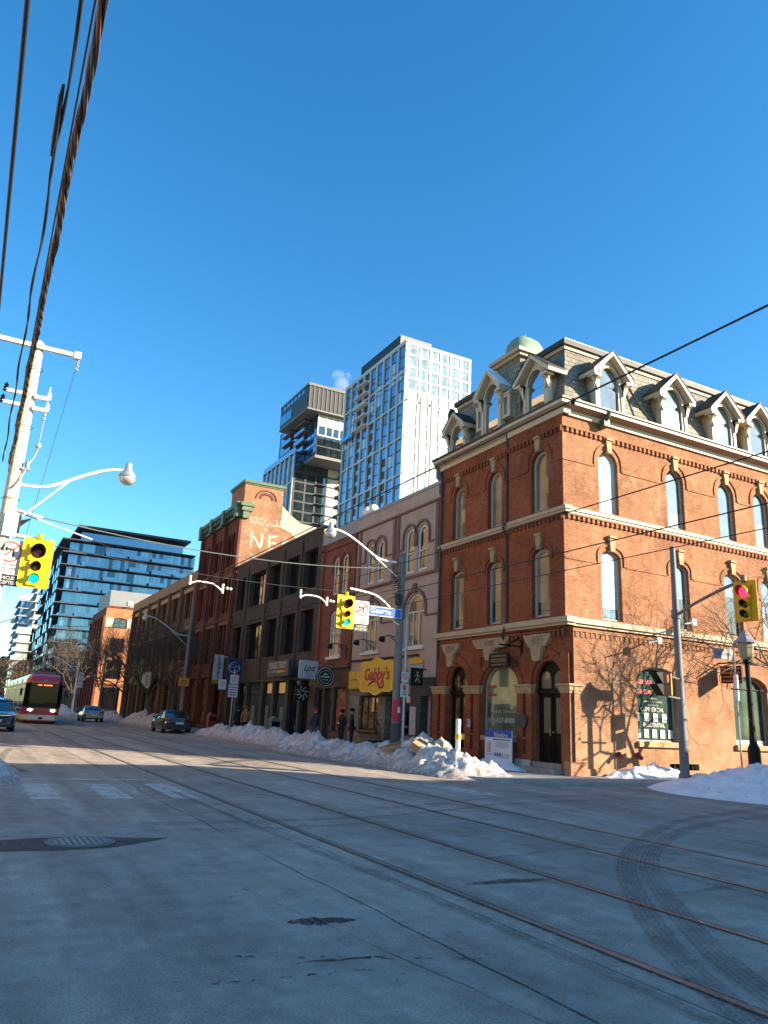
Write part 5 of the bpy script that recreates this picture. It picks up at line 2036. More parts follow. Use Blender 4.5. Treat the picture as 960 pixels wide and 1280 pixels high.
def signal(loc, rz, lit, label, paint=None):
    """three-lens signal on a yellow backboard; faces local -Y"""
    t = thing('traffic_light', label, 'traffic light', (0, 0, 0), 'yellow traffic lights', local=True)
    F = Fc((0, 0), (1, 0), (0, -1))
    b = M()
    F.ext(b, rrect(.33, .57, .05), -.02, .0)
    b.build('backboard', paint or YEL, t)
    b = M()
    for zc, hw, hh in ((.25, .19, .20), (-.10, .14, .14), (-.38, .14, .14)):
        b.prism([F.P(x, z + zc, .0) for x, z in rrect(hw, hh, .03)], F.n * .06)
        b.prism([F.P(x, z + zc, -.02) for x, z in rrect(hw, hh, .03)], F.n * -.2)
    b.cyl((0, -.0, .57), (0, 0, .68), .06)
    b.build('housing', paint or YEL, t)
    for k, (zc, r) in enumerate(((.25, .15), (-.10, .10), (-.38, .10))):
        mm = [LENS_OFF_R, LENS_OFF_A, LENS_OFF_G][k]
        if lit == k:
            mm = LENS_R if k == 0 else LENS_G
        b = M()
        b.lathe([(r, 0), (r * .8, .02), (r * .4, .035), (.001, .04)], (0, -.06, zc), 18, (0, -1, 0))
        b.build('lens', mm, t, smooth=True)
        v = M()
        n = 14
        for s, rr_ in ((0, r + .015), (1, r + .004)):
            a0, a1 = -30, 210
            vs = []
            for i in range(n + 1):
                a = rad(a0 + (a1 - a0) * i / n)
                dep = .06 + (.26 if r > .12 else .19) * (1 if True else 0) * (.45 + .55 * max(0, math.sin(a) * .8 + .2))
                vs += [(rr_ * math.cos(a), -.055, zc + rr_ * math.sin(a)), (rr_ * math.cos(a), -dep, zc + rr_ * math.sin(a))]
            v.cur = s
            v.add(vs, [(2 * i, 2 * i + 1, 2 * i + 3, 2 * i + 2) for i in range(n)])
        v.build('visor', [YELD, mat('visor_inside', (.05, .025, .008), .7)], t)
    t.location = loc
    t.rotation_euler = (0, 0, rz)
    return t


def no_left_sign(loc, rz, label, w=.56):
    t = thing('turn_sign', label, 'road sign', (0, 0, 0), 'no left turn signs', local=True)
    F = Fc((0, 0), (1, 0), (0, -1))
    b = M()
    F.ext(b, rrect(.29, .40, .04), -.01, .0)
    b.build('board', WHT, t)
    b = M()
    n = 30
    b.add([F.P(r * math.cos(2 * PI * i / n), .12 + r * math.sin(2 * PI * i / n), .004) for r in (.24, .208) for i in range(n)], [[i, (i + 1) % n, n + (i + 1) % n, n + i] for i in range(n)])
    b.add([F.P(.165, .265, .006), F.P(.145, .285, .006), F.P(-.165, -.025, .006), F.P(-.145, -.045, .006)], [(0, 1, 2, 3)])
    b.build('prohibition_ring', mat('bright_sign_red', (.60, .05, .03), .5, .05), t)
    b = M()
    b.add([F.P(x, z + .12, .002) for x, z in ((.09, -.13), (.05, -.13), (.05, .035), (-.06, .035), (-.06, -.005), (-.16, .055), (-.06, .115), (-.06, .075), (.09, .075))], [list(range(9))])
    b.build('arrow', BLK, t)
    GREYL = mat('sign_grey_letters', (.12, .12, .12), .6)
    for k, (s_, z, sz) in enumerate((("7AM - 9AM", -.18, .075), ("4PM - 6PM", -.27, .075), ("MON - FRI", -.35, .055))):
        text(s_, GREYL, t, F.P(0, z, .003), (1, 0, 0), (0, 0, 1), sz)
    b = M()
    F.ext(b, [(x, z - .535) for x, z in rrect(.285, .125, .03)], -.01, .0)
    b.build('exception_plate', BLK, t)
    text("VEHICLES", WHT, t, F.P(0, -.485, .004), (1, 0, 0), (0, 0, 1), .105, bold=.015, sx=.92)
    text("EXCEPTED", WHT, t, F.P(0, -.59, .004), (1, 0, 0), (0, 0, 1), .105, bold=.015, sx=.92)
    t.location = loc
    t.rotation_euler = (0, 0, rz)
    return t


def arm_lamp(root, p0, p1, brace0, mat_, sag=-.12):
    """curved street lamp arm from p0 to p1 with its brace and drop globe"""
    p0 = Vector(p0)
    p1 = Vector(p1)
    d = p1 - p0
    prof_ = [(0, 0), (.12, -.02), (.28, .06), (.45, .34), (.6, .62), (.75, .85), (.88, .97), (1, 1.0)]
    pts = [(p0.x + d.x * a, p0.y + d.y * a, p0.z + d.z * z) for a, z in prof_]
    b = M()
    b.tube(spline(pts, 4), .042, 7)
    b.build('lamp_arm', mat_, root)
    b = M()
    b.tube([brace0, (p0.x + d.x * .48, p0.y + d.y * .48, p0.z + d.z * .40)], .022, 5)
    b.build('brace', mat_, root)
    b = M()
    b.lathe([(.05, .22), (.08, .18), (.09, .05), (.17, -.06), (.22, -.14), (.21, -.17)], (p1.x, p1.y, p1.z), 14)
    h = b.build('lamp_head', STEEL, root, smooth=True)
    b = M()
    b.lathe([(.20, -.17), (.205, -.22), (.17, -.30), (.09, -.345), (.001, -.36)], (p1.x, p1.y, p1.z), 14)
    b.build('globe', glass('lamp_globe', (.45, .43, .38), .25, .05, wave=0, var=.1), h, smooth=True)


# left utility pole on the north kerb
PX, PY = .21, 19.0
UP = thing('utility_pole', 'tall cream utility pole with crossarms and a curved lamp arm at the left edge', 'utility pole', (PX, PY, .1))
b = M()
b.cyl((PX, PY, .05), (PX, PY, 10.1), .205, .125, 14)
b.cyl((PX, PY, 10.1), (PX, PY, 10.16), .11, .06, 14)
b.cur = 1
for i in range(60):
    z = 5.2 + i * .08
    a = rd = 3.9 + .25 * math.sin(i * 2.1)
    r_ = .205 - .08 * z / 10.1 + .002
    b.sphere((PX + r_ * math.cos(a + (i % 3) * .5), PY + r_ * math.sin(a + (i % 3) * .5), z + (i % 4) * .02), .011, 3)
for z in (6.1, 7.9, 9.4):
    b.tube([(PX + .195 * math.cos(t_ * PI / 8), PY + .195 * math.sin(t_ * PI / 8), z) for t_ in range(17)], .008, 4)
b.build('pole', [CREAMP, BLACKM], UP, smooth=True)
b = M()
b.box(PX - 1.0, PX + .92, PY - .19, PY - .08, 9.9, 10.0)
b.box(PX + .82, PX + .98, PY - .22, PY - .05, 9.86, 10.04)
b.build('crossarm', ALUM, UP)
for z, xl, xr in ((8.66, -.52, .42), (8.36, -.55, .42)):
    b = M()
    b.box(PX + .1, PX + xr, PY - .18, PY - .10, z - .045, z + .045)
    b.box(PX + xl, PX - .1, PY - .18, PY - .10, z - .02, z + .06)
    b.build('crossarm', ALUM, UP)
    for x in (xl, xr):
        b = M()
        b.lathe([(.03, 0), (.075, .03), (.03, .06), (.07, .10), (.03, .13), (.06, .17), (.02, .2), (.012, .34 if x > 0 and z > 8.5 else .24)], (PX + x, PY - .14, z - .02), 9)
        b.build('insulator', WHITEP if x > 0 else BLACKM, UP)
b = M()
b.tube([(PX + .42, PY - .14, 8.34), (PX + .40, PY - .14, 8.1), (PX + .38, PY - .14, 7.55)], .012, 4)
for z in (8.25, 8.15, 7.5):
    b.sphere((PX + .39, PY - .14, z), .045, 4)
b.sphere((PX + .38, PY - .14, 7.45), .07, 5)
b.tube([(PX + .38, PY - .14, 7.4), (PX + .32, PY - .14, 7.15), (PX + .24, PY - .14, 6.98)], .025, 5)
b.box(PX + .1, PX + .30, PY - .17, PY - .11, 6.82, 6.87)
b.cyl((PX + .22, PY - .14, 6.86), (PX + .22, PY - .14, 7.02), .05)
b.tube([(PX + .2, PY - .14, 6.83), (PX + .12, PY - .18, 6.55), (PX + .02, PY - .2, 6.35)], .02, 5)
b.build('cutout_fuse', mat('fuse_grey', (.3, .29, .28), .5, .4, 20), UP)
b = M()
b.tube([(PX + .95, PY - .14, 9.9), (PX + .92, PY - .14, 9.7), (PX + .9, PY - .14, 9.55)], .012, 4)
for z in (9.84, 9.76, 9.68, 9.58):
    b.sphere((PX + .93, PY - .14, z), .045, 4, (1, 1, .5))
b.build('insulator', mat('grey_insulator', (.45, .43, .40), .4), UP)
arm_lamp(UP, (PX + .05, PY, 6.5), (PX + 2.50, PY, 7.28), (PX + .05, PY, 5.45), ALUM)
b = M()
b.tube([(PX, PY - .05, 5.28), (PX + .7, PY - .05, 5.26)], .035, 6)
b.tube([(PX, PY, 5.9), (PX + .75, PY, 5.78)], .03, 5)
b.build('signal_bracket', ALUM, UP)
b = M()
for i in range(6):
    b.tube(spline([(PX + .5, PY + .05, 5.72), (PX + .3 - i * .03, PY, 5.5), (PX + .1, PY - .1, 5.2 - i * .06), (PX + .02, PY - .2, 4.9)], 4), .012, 4)
b.box(PX + .12, PX + .3, PY - .1, PY + .1, 5.35, 5.75)
b.build('cable_loop', WIRE, UP)
b = M()
b.box(PX - .05, PX + .24, PY - .24, PY - .19, 5.2, 5.75)
b.build('pole_plate', WHITEP, UP)
signal((.965, 18.8, 4.66), 0, 2, 'yellow traffic light showing green beside the left utility pole')
no_left_sign((.40, 18.86, 4.74), 0, 'no left turn sign cut by the left edge, beside the left green traffic light')

# cables along the north kerb
def cable(name, pts, r, m_, label, group=None, n=6):
    b = M()
    b.tube(pts, r, n)
    o = b.build(name, m_, None, origin=pts[0])
    return tag(o, label, 'cable', group)


def catenary(p0, p1, sag, n=24):
    p0 = Vector(p0)
    p1 = Vector(p1)
    return [tuple(p0.lerp(p1, i / n) + Vector((0, 0, -4 * sag * (i / n) * (1 - i / n)))) for i in range(n + 1)]


GC = 'overhead cables along the left kerb'
cable('overhead_cable', catenary((-.64, -20, 9.0), (-.64, 60, 9.0), .0, 4), .028, WIRE, 'straight black overhead cable, leftmost of the cables at the top left', GC)
BX, BZ = .068, 6.95


def twisted(name, x, z, rads, mats_, label, pitch=1.3, amp=.03, ph=0, seg=260, y0=-14, y1=19):
    t = thing(name, label, 'cable', (x, y0, z), GC)
    for k, (r, mm) in enumerate(zip(rads, mats_)):
        pts = []
        for i in range(seg + 1):
            y = y0 + (y1 - y0) * i / seg
            a = ph + 2 * PI * (k / len(rads)) + y * 2 * PI / pitch + .8 * math.sin(y * 1.7)
            pts.append((x + amp * math.cos(a) + .012 * math.sin(y * 2.3), y, z + amp * math.sin(a)))
        b = M()
        b.tube(pts, r, 5)
        b.build('strand', mm, t)
    return t


twisted('overhead_cable', BX, BZ, [.020, .016, .020, .013], [WIREC, WIREG, mat('brown_cable', (.22, .10, .06), .6, .4, 4), WIRE], 'thick twisted rusty brown cable bundle running up to the left utility pole', amp=.024)
twisted('overhead_cable', -.085, BZ + .02, [.013, .011], [WIRE, mat('dark_grey_cable', (.05, .055, .06), .6)], 'thin twisted dark cable pair with a black splice, left of the rusty bundle', pitch=2.2, amp=.007)
b = M()
b.tube([(-.115, 6.35, BZ + .02), (-.12, 6.5, BZ + .0), (-.115, 7.1, BZ + .0), (-.12, 7.35, BZ - .02)], [.012, .022, .026, .012], 6)
tag(b.build('cable_splice', WIRE, None, origin=(-.12, 7, BZ)), 'black lumpy splice hanging on the thin dark cable pair', 'cable splice')
cable('overhead_cable', catenary((.10, -14, BZ + .04), (.10, 19, BZ + .04), .0, 4), .005, WIREG, 'hair-thin grey wire right of the rusty cable bundle', GC)
cable('overhead_cable', catenary((-.06, -14, BZ - .05), (PX - .15, 19, BZ - .2), .0, 4), .009, WIRE, 'thin black wire just left of the rusty cable bundle', GC)
cable('overhead_cable', catenary((PX + .9, PY - .14, 9.55), (PX + .45, PY + 6, 4.6), .1, 8), .007, WIREG, 'slack grey guy wire hanging from the tip of the top crossarm', GC)
# contact wires of the trams and the cables on the south side
GW = 'tram contact wires above the tracks'
cable('contact_wire', catenary((5.25, -20, 5.0), (5.25, 200, 5.0), 0, 4), .010, WIRE, 'black tram contact wire, the highest line crossing the slate roof at the right', GW)
cable('contact_wire', catenary((8.6, -20, 5.15), (8.6, 200, 5.15), 0, 4), .010, WIRE, 'black tram contact wire crossing the top floor windows of the brick corner building', GW)
GS = 'cables along the right kerb'
cable('overhead_cable', catenary((13.5, -15, 6.08), (13.45, 23.8, 6.1), .0, 4), .015, WIRE, 'thick black cable below the upper windows, running to the middle wooden pole', GS)
cable('overhead_cable', catenary((13.5, -15, 5.58), (13.45, 23.8, 5.6), .0, 4), .011, WIRE, 'thin dark cable with small clips below the thick black one at the right', GS)
cable('overhead_cable', catenary((13.45, 23.8, 6.6), (13.45, 54, 7.6), .5, 14), .014, WIRE, 'sagging cable from the middle wooden pole down the street', GS)
GP = 'span wires across the street'
cable('span_wire', catenary((PX + .1, 19.0, 5.85), (13.3, 23.8, 6.95), .38, 20), .016, WIREG, 'upper span wire from the left utility pole to the middle wooden pole', GP)
cable('span_wire', catenary((PX + .1, 19.0, 5.25), (13.3, 23.8, 6.0), .30, 20), .010, WIRE, 'lower span wire carrying the white pull-offs over the tracks', GP)
cable('span_wire', [(PX + .05, 19.0, 5.86), (2.15, 19.35, 5.5)], .018, ALUM, 'short white insulated rod sloping from the left utility pole over the road', GP)
cable('span_wire', catenary((13.4, 23.8, 6.2), (8.6, 27, 5.2), .1, 10), .012, WIRE, 'black wire from the middle pole sloping to the far contact wire', GP)
cable('span_wire', catenary((.4, 54, 6.4), (13.4, 54.2, 7.4), .3, 12), .016, WIREG, 'span wire at the second pole down the street', GP)
cable('span_wire', catenary((.4, 90, 6.4), (13.4, 90.2, 7.4), .3, 12), .02, WIREG, 'span wire above the tram far down the street', GP)
for tx, lab in ((5.25, 'white curved pull-off bracket above the near track'), (8.62, 'white curved pull-off bracket above the far track')):
    t = thing('wire_hanger', lab, 'wire bracket', (tx, 21.5, 5.1), 'white pull-off brackets on the span wire')
    b = M()
    b.tube(spline([(tx - .15, 21.2, 5.02), (tx + .1, 21.3, 5.12), (tx + .6, 21.5, 5.13), (tx + .95, 21.7, 4.98)], 4), .024, 6)
    b.build('arm', ALUM, t)
    b = M()
    b.cyl((tx - .15, 21.2, 4.98), (tx - .15, 21.2, 5.25), .035)
    b.build('clamp', ALUM, t)
    b = M()
    b.cyl((tx + .95, 21.7, 4.92), (tx + .95, 21.7, 5.2), .04)
    b.sphere((tx + 1.1, 21.75, 5.1), .05, 5)
    b.sphere((tx + 1.22, 21.8, 5.1), .05, 5)
    b.build('clamp', ALUM, t)

cable('span_wire', catenary((2.15, 19.35, 5.5), (5.2, 21.4, 5.06), .03, 8), .006, WIRE, 'hair-thin wire from the white rod to the near contact wire', GP)
# middle pole with signal, turn sign and street name
MX, MY = 13.42, 23.8
MP = thing('wooden_pole', 'grey wooden pole with street name, signal arm and curved lamp in front of the pub', 'utility pole', (MX, MY, .1))
b = M()
b.cyl((MX, MY, .1), (MX, MY, 7.5), .165, .125, 12)
b.build('pole', GREYP, MP, smooth=True)
b = M()
b.cyl((MX + .2, MY - .17, .1), (MX + .2, MY - .17, 5.2), .055)
b.build('conduit', STEEL, MP)
b = M()
b.cyl((MX, MY, .5), (MX, MY, 1.45), .175, .17, 12)
b.build('stapled_bills', mat('torn_bills', (.06, .06, .06), .8, .8, 18), MP)
b = M()
for z in (6.75, 6.6, 6.45, 6.3):
    b.tube(spline([(MX - .12, MY - .1, z), (MX - .45, MY - .2, z - .1), (MX - .38, MY - .22, z - .3), (MX - .1, MY - .15, z - .22)], 4), .018, 4)
b.tube(spline([(MX - .15, MY - .1, 5.9), (MX - .6, MY - .2, 5.7), (MX - .75, MY - .2, 5.3), (MX - .55, MY - .2, 5.2), (MX - .45, MY - .2, 5.6)], 4), .014, 4)
b.box(MX - .3, MX - .1, MY - .3, MY - .1, 5.55, 5.95)
b.build('cable_loop', WIRE, MP)
arm_lamp(MP, (MX - .25, MY, 7.15), (MX - 2.95, MY, 8.0), (MX - .1, MY, 6.55), ALUM)
b = M()
b.tube(spline([(MX - .1, MY - .1, 5.12), (MX - .6, MY - .15, 5.5), (MX - 1.1, MY - .2, 5.78), (MX - 1.6, MY - .25, 5.86), (MX - 2.2, MY - .3, 5.9)], 4), .04, 7)
b.tube([(MX - .1, MY - .12, 4.85), (MX - .55, MY - .15, 5.1)], .03, 6)
b.build('signal_arm', ALUM, MP)
signal((11.05, 23.4, 5.06), 0, 2, 'yellow traffic light showing green on the arm of the middle wooden pole')
no_left_sign((11.66, 23.4, 5.10), 0, 'no left turn sign between the middle traffic light and the blue street sign')
t = thing('street_name_sign', 'blue street name sign with white letters on the middle wooden pole', 'street sign', (12.7, 23.55, 5.25))
FS2 = Fc((12.62, 23.56), (1, 0), (0, -1))
b = M()
FS2.box(b, -.72, .72, 5.06, 5.40, -.02, .02)
b.build('border', WHT, t)
b = M()
FS2.box(b, -.69, .69, 5.09, 5.37, .02, .026)
b.build('panel', mat('street_sign_blue', (.012, .11, .58), .4, .05), t)
text("George", WHT, t, FS2.P(-.14, 5.24, .028), (1, 0, 0), (0, 0, 1), .27, bold=.02, sx=.98)
text("ST", WHT, t, FS2.P(.5, 5.29, .028), (1, 0, 0), (0, 0, 1), .09)
t = thing('parking_sign', 'two small white no parking signs one above the other on the middle pole', 'road sign', (MX + .14, MY - .26, 3))
b = M()
for z0, z1, w in ((2.86, 3.2, .14), (2.34, 2.80, .16)):
    b.box(MX + .16 - w, MX + .16 + w, MY - .26, MY - .245, z0, z1)
b.build('board', WHT, t)
b = M()
for zc in (3.05, 2.67):
    n = 18
    b.add([(MX + .16 + r * math.cos(2 * PI * i / n), MY - .264, zc + r * math.sin(2 * PI * i / n)) for r in (.105, .08) for i in range(n)], [[i, (i + 1) % n, n + (i + 1) % n, n + i] for i in range(n)])
    b.add([(MX + .16 - .08, MY - .265, zc + .06), (MX + .16 - .06, MY - .265, zc + .08), (MX + .16 + .08, MY - .265, zc - .06), (MX + .16 + .06, MY - .265, zc - .08)], [(0, 1, 2, 3)])
b.build('prohibition_ring', REDS, t)
b = M()
b.box(MX + .12, MX + .18, MY - .263, MY - .261, 2.6, 2.74)
b.box(MX + .05, MX + .27, MY - .263, MY - .261, 2.5, 2.53)
b.box(MX + .07, MX + .25, MY - .263, MY - .261, 2.42, 2.45)
b.build('lettering', BLK, t)
t = thing('pole_poster', 'red poster with a white mark wrapped on the middle wooden pole', 'poster', (MX, MY - .18, 1.9))
b = M()
n = 8
b.add([(MX + .172 * math.cos(rad(190 + 120 * i / n)), MY + .172 * math.sin(rad(190 + 120 * i / n)), z) for z in (1.5, 2.25) for i in range(n + 1)], [[i, i + 1, n + 2 + i, n + 1 + i] for i in range(n)])
b.build('sheet', mat('red_poster', (.40, .02, .05), .6, .1), t)
b = M()
b.add([(MX + .175 * math.cos(rad(255 + 40 * i / 4)), MY + .175 * math.sin(rad(255 + 40 * i / 4)), z) for z in (1.8, 2.0) for i in range(5)], [[i, i + 1, 6 + i, 5 + i] for i in range(4)])
b.build('white_mark', WHT, t)

# right-hand signal pole
RX, RY = 19.9, 17.05
RP = thing('signal_pole', 'grey steel signal pole with a rising arm in front of the sunlit brick wall', 'signal pole', (RX, RY, .1))
b = M()
b.cyl((RX, RY, .05), (RX, RY, 7.54), .145, .09, 14)
b.cyl((RX, RY, .05), (RX, RY, .35), .2, .19, 14)
b.build('pole', STEELD, RP, smooth=True)
b = M()
b.tube(spline([(RX, RY - .05, 5.27), (RX - .38, RY - 1.0, 5.46), (RX - .75, RY - 2.0, 5.62), (RX - 1.08, RY - 2.9, 5.73), (RX - 1.3, RY - 3.5, 5.76)], 4), .05, 8)
b.cyl((RX, RY, 5.14), (RX, RY, 5.42), .15, .15, 12)
b.cyl((RX - 1.3, RY - 3.5, 5.7), (RX - 1.3, RY - 3.5, 5.92), .07)
b.build('signal_arm', STEELD, RP)
b = M()
b.tube([(RX - .1, RY - .05, 3.22), (RX - .85, RY - .2, 3.3)], .03, 6)
b.tube([(RX - .1, RY - .05, 2.62), (RX - .85, RY - .2, 2.66)], .03, 6)
b.cyl((RX, RY, 2.56), (RX, RY, 2.70), .13, .13, 10)
b.cyl((RX, RY, 3.16), (RX, RY, 3.28), .13, .13, 10)
b.build('side_bracket', STEELD, RP)
signal((RX - 1.30, RY - 3.52, 5.19), -PI / 2 + .12, 0, 'shade-tinted yellow traffic light showing red on the rising arm of the grey pole', mat('shaded_signal_yellow', (.88, .36, .004), .5, .12, 9))  # same signal yellow, turned orange to put the warm shade into its colour
# pedestrian head seen from the side
t = thing('pedestrian_signal', 'black walk signal head with deep hoods hung left of the grey signal pole', 'pedestrian signal', (RX - .95, RY - .2, 3.2))
b = M()
b.box(RX - 1.14, RX - .80, RY - .36, RY - .06, 2.66, 2.99)
b.box(RX - 1.14, RX - .80, RY - .36, RY - .06, 3.01, 3.36)
b.build('housing', mat('signal_brown_black', (.02, .014, .012), .8, spec=.08), t)
b = M()
for z in (2.66, 3.01):
    b.prism([(RX - 1.14, RY - .36, z + .35), (RX - 1.14, RY - .36, z + .0), (RX - 1.42, RY - .36, z + .33)], (0, .3, 0))
b.build('hood', BLACKM, t)
b = M()
b.box(RX - .79, RX - .74, RY - .34, RY - .08, 2.68, 3.34)
b.build('back_edge', YELD, t)
b = M()
b.box(RX - .98, RX - .92, RY - .375, RY - .36, 3.07, 3.29)
b.build('hand_symbol', emit('dim_red_hand', (1, .12, .03), .45, (.3, .04, .02)), t)
# street sign post
SPX, SPY = 22.62, 17.08
t = thing('sign_post', 'white topped steel post with a street name blade and edge-on parking signs', 'street sign', (SPX, SPY, .1))
b = M()
b.cyl((SPX, SPY, .1), (SPX, SPY, 4.6), .03, .03, 8)
b.build('post', STEEL, t)
b = M()
b.box(SPX - 1.02, SPX - .05, SPY - .03, SPY + .0, 4.02, 4.36)
b.build('name_blade', mat('pale_street_blade', (.36, .35, .38), .6, .08), t)
text("KING ST E", BLK, t, (SPX - .52, SPY - .034, 4.18), (1, 0, 0), (0, 0, 1), .13)
for z0, z1 in ((2.36, 2.92), (1.75, 2.2), (1.2, 1.7), (3.0, 3.5)):
    b = M()
    b.prism([(SPX + .03, SPY + .03, z0), (SPX + .29, SPY + .22, z0), (SPX + .29, SPY + .22, z1), (SPX + .03, SPY + .03, z1)], (-.006, .008, 0))
    b.build('parking_plate', WHT, t)
b = M()
b.cyl((SPX - .01, SPY - .02, 2.7), (SPX - .01, SPY - .02, 3.55), .075)
b.build('white_sleeve', WHITEP, t)
# heritage lamp
LX, LY = 22.35, 16.4
t = thing('heritage_lamp', 'black heritage lamp post with a pale lantern before the sunlit brick wall', 'street lamp', (LX, LY, .1))
b = M()
b.lathe([(.26, .1), (.26, .25), (.2, .35), (.19, 1.2), (.12, 1.35), (.09, 2.0), (.075, 3.86), (.14, 3.92), (.12, 4.0)], (LX, LY, 0), 12)
b.build('post', BLACKM, t)
b = M()
b.tube([(LX - .85, LY, 3.02), (LX + .7, LY, 3.02)], .03, 6)
b.tube([(LX - .5, LY, 3.85), (LX + .5, LY, 3.85)], .025, 6)
b.build('banner_arm', BLACKM, t)
b = M()
b.lathe([(.14, 4.0), (.22, 4.08), (.25, 4.52), (.23, 4.56)], (LX, LY, 0), 8)
b.build('lantern_glass', mat('milky_lantern', (.32, .27, .16), .35, .15), t)
b = M()
b.lathe([(.34, 4.54), (.34, 4.58), (.12, 4.83), (.09, 4.86), (.09, 4.92), (.001, 4.97)], (LX, LY, 0), 8)
b.build('lantern_cap', mat('lantern_cap_paint', (.30, .29, .31), .5, .1), t)
# hanging shop sign on the side wall and wall lamp brackets
t = thing('hanging_sign', 'brown slatted shop sign hung on a wall bracket beside the lantern', 'sign', (X0 + 7.4, Y0, 4))
b = M()
b.tube([FG.P(7.4, 4.2, 0), FG.P(7.4, 4.2, 1.15)], .03, 6)
b.tube([FG.P(7.4, 4.7, .05), FG.P(7.4, 4.2, .8)], .02, 5)
b.build('bracket', BLACKM, t)
b = M()
b.box(X0 + 7.36, X0 + 7.44, Y0 - 1.05, Y0 - .15, 3.45, 4.08)
b.build('board', BLACKM, t)
b = M()
for k in range(4):
    b.box(X0 + 7.34, X0 + 7.46, Y0 - 1.0, Y0 - .2, 3.50 + k * .145, 3.58 + k * .145)
b.build('gilded_line', mat('copper_gilding', (.42, .15, .05), .5, .15), t)
t = thing('hanging_sign', 'black notched board with gilded lines hung on an iron bracket over the shop window', 'sign', (X0, Y0 + 3.4, 4))
b = M()
b.tube([FK.P(2.4, 4.35, .12), FK.P(2.4, 4.35, 1.1)], .03, 6)
b.tube([FK.P(2.4, 4.72, .1), FK.P(2.4, 4.35, .75)], .025, 5)
b.tube([FK.P(2.4, 4.0, .1), FK.P(2.4, 4.9, .1)], .05, 6)
b.tube([FK.P(2.4, 4.35, .55), FK.P(3.6, 4.2, .55)], .025, 5)
b.build('bracket', BLACKM, t)
b = M()
oct_ = [(-.56, -.2), (-.5, -.27), (.5, -.27), (.56, -.2), (.56, .2), (.5, .27), (-.5, .27), (-.56, .2)]
FK.ext(b, [(3.15 + u * 1.05, 3.86 + z) for u, z in oct_], .5, .58)
b.build('board', BLACKM, t)
b = M()
for k, (w, z) in enumerate(((.44, .15), (.46, .03), (.46, -.04), (.42, -.16))):
    FK.box(b, 3.15 - w, 3.15 + w, 3.86 + z - .025, 3.86 + z + .025, .58, .586)
b.build('gilded_line', mat('dull_gilding', (.16, .09, .04), .5, .3, 12), t)
for u, lab in ((3.45, 'grey angled floodlight arm on the side wall left of the window posters'), (7.4 - 4.0 + 1.9, 'grey angled floodlight arm on the side wall above the window posters')):
    t = thing('floodlight', lab, 'lamp', (X0 + u, Y0, 4.7), 'floodlight arms on the side wall')
    z = 4.62 if u < 4 else 5.45
    b = M()
    b.tube([FG.P(u, z, .02), FG.P(u, z + .05, .75), FG.P(u - .75, z - .1, 1.0)], .025, 5)
    b.build('arm', STEEL, t)
    b = M()
    b.box(X0 + u - .1, X0 + u + .1, Y0 - .82, Y0 - .66, z - .06, z + .16)
    b.build('lamp_housing', STEEL, t)
for u, z in ((2.0, .78), (2.9, .78)):
    t = thing('pipe_fitting', 'red pipe connection on the side wall, nearer the corner' if u < 2.5 else 'red pipe connection on the side wall, further from the corner', 'pipe fitting', (X0 + u, Y0, z), 'red pipe connections on the wall')
    b = M()
    b.tube([FG.P(u, z, .0), FG.P(u, z, .22), FG.P(u - .05, z - .05, .3)], .05, 8)
    b.cyl(FG.P(u, z, .1), FG.P(u, z, .16), .10, .10, 10)
    b.build('pipe', mat('dark_red_pipe', (.16, .03, .035), .5), t)
    b = M()
    b.cyl(FG.P(u - .06, z - .06, .28), FG.P(u - .1, z - .09, .36), .075, .075, 10)
    b.build('cap', mat('dark_red_pipe', (.16, .03, .035), .5), t)
t = thing('wall_plaque', 'round dark plaque on the brick pier right of the shop window', 'plaque', (X0, Y0 + 2.1, 1.9))
b = M()
b.cyl(FK.P(2.12, 1.72, .30), FK.P(2.12, 1.72, .335), .25, .25, 22)
b.build('disc', mat('bronze_plaque', (.05, .055, .045), .5, .2), t)
b = M()
b.tube([FK.P(2.12 + .235 * math.cos(i * PI / 12), 1.72 + .235 * math.sin(i * PI / 12), .337) for i in range(25)], .012, 4)
b.build('rim', mat('bronze_plaque_rim', (.09, .09, .07), .5), t)
t = thing('intercom', 'small white keypad box on the pier beside the left arched door', 'intercom', (X0, Y0 + 5.4, 1.6))
b = M()
FK.box(b, 5.26, 5.42, 1.42, 1.72, .30, .35)
b.build('case', WHT, t)
b = M()
FK.box(b, 5.30, 5.38, 1.5, 1.64, .35, .355)
b.build('button_panel', mat('grey_panel', (.35, .2, .18), .6), t)
# notice board in the snow
t = thing('notice_board', 'white development notice board with a blue header leaning below the shop window', 'notice board', (17.0, 22.7, .2))
FNB = Fc((17.02, 22.68), (0, 1), (-1, 0))
b = M()
FNB.box(b, -.78, .78, .16, 1.38, -.02, .02)
FNB.box(b, -.7, -.62, .1, 1.3, -.08, -.02)
FNB.box(b, .62, .7, .1, 1.3, -.08, -.02)
b.build('board', mat('notice_white', (.70, .70, .74), .5, .06), t)
b = M()
FNB.box(b, -.78, .78, 1.12, 1.38, .02, .024)
b.build('header', BLUS, t)
text("Notice", WHT, t, FNB.P(-.18, 1.19, .028), (0, -1, 0), (0, 0, 1), .30, bold=.022, sx=.95)
b = M()
FNB.box(b, -.72, .3, 1.03, 1.07, .02, .024)
FNB.box(b, .5, .72, 1.24, 1.28, .024, .028)
FNB.box(b, .3, .72, .52, .54, .02, .024)
FNB.box(b, -.7, .7, .26, .275, .02, .024)
for k in range(3):
    FNB.box(b, .12 - k * .15, .21 - k * .15, .48, .6, .02, .024)
for k in range(9):
    FNB.box(b, -.65, .2 - (k % 3) * .06, .96 - k * .04 - (.2 if k > 4 else 0), .972 - k * .04 - (.2 if k > 4 else 0), .02, .023)
b.build('printed_text', mat('print_blue', (.08, .11, .26), .6, .1), t)
b = M()
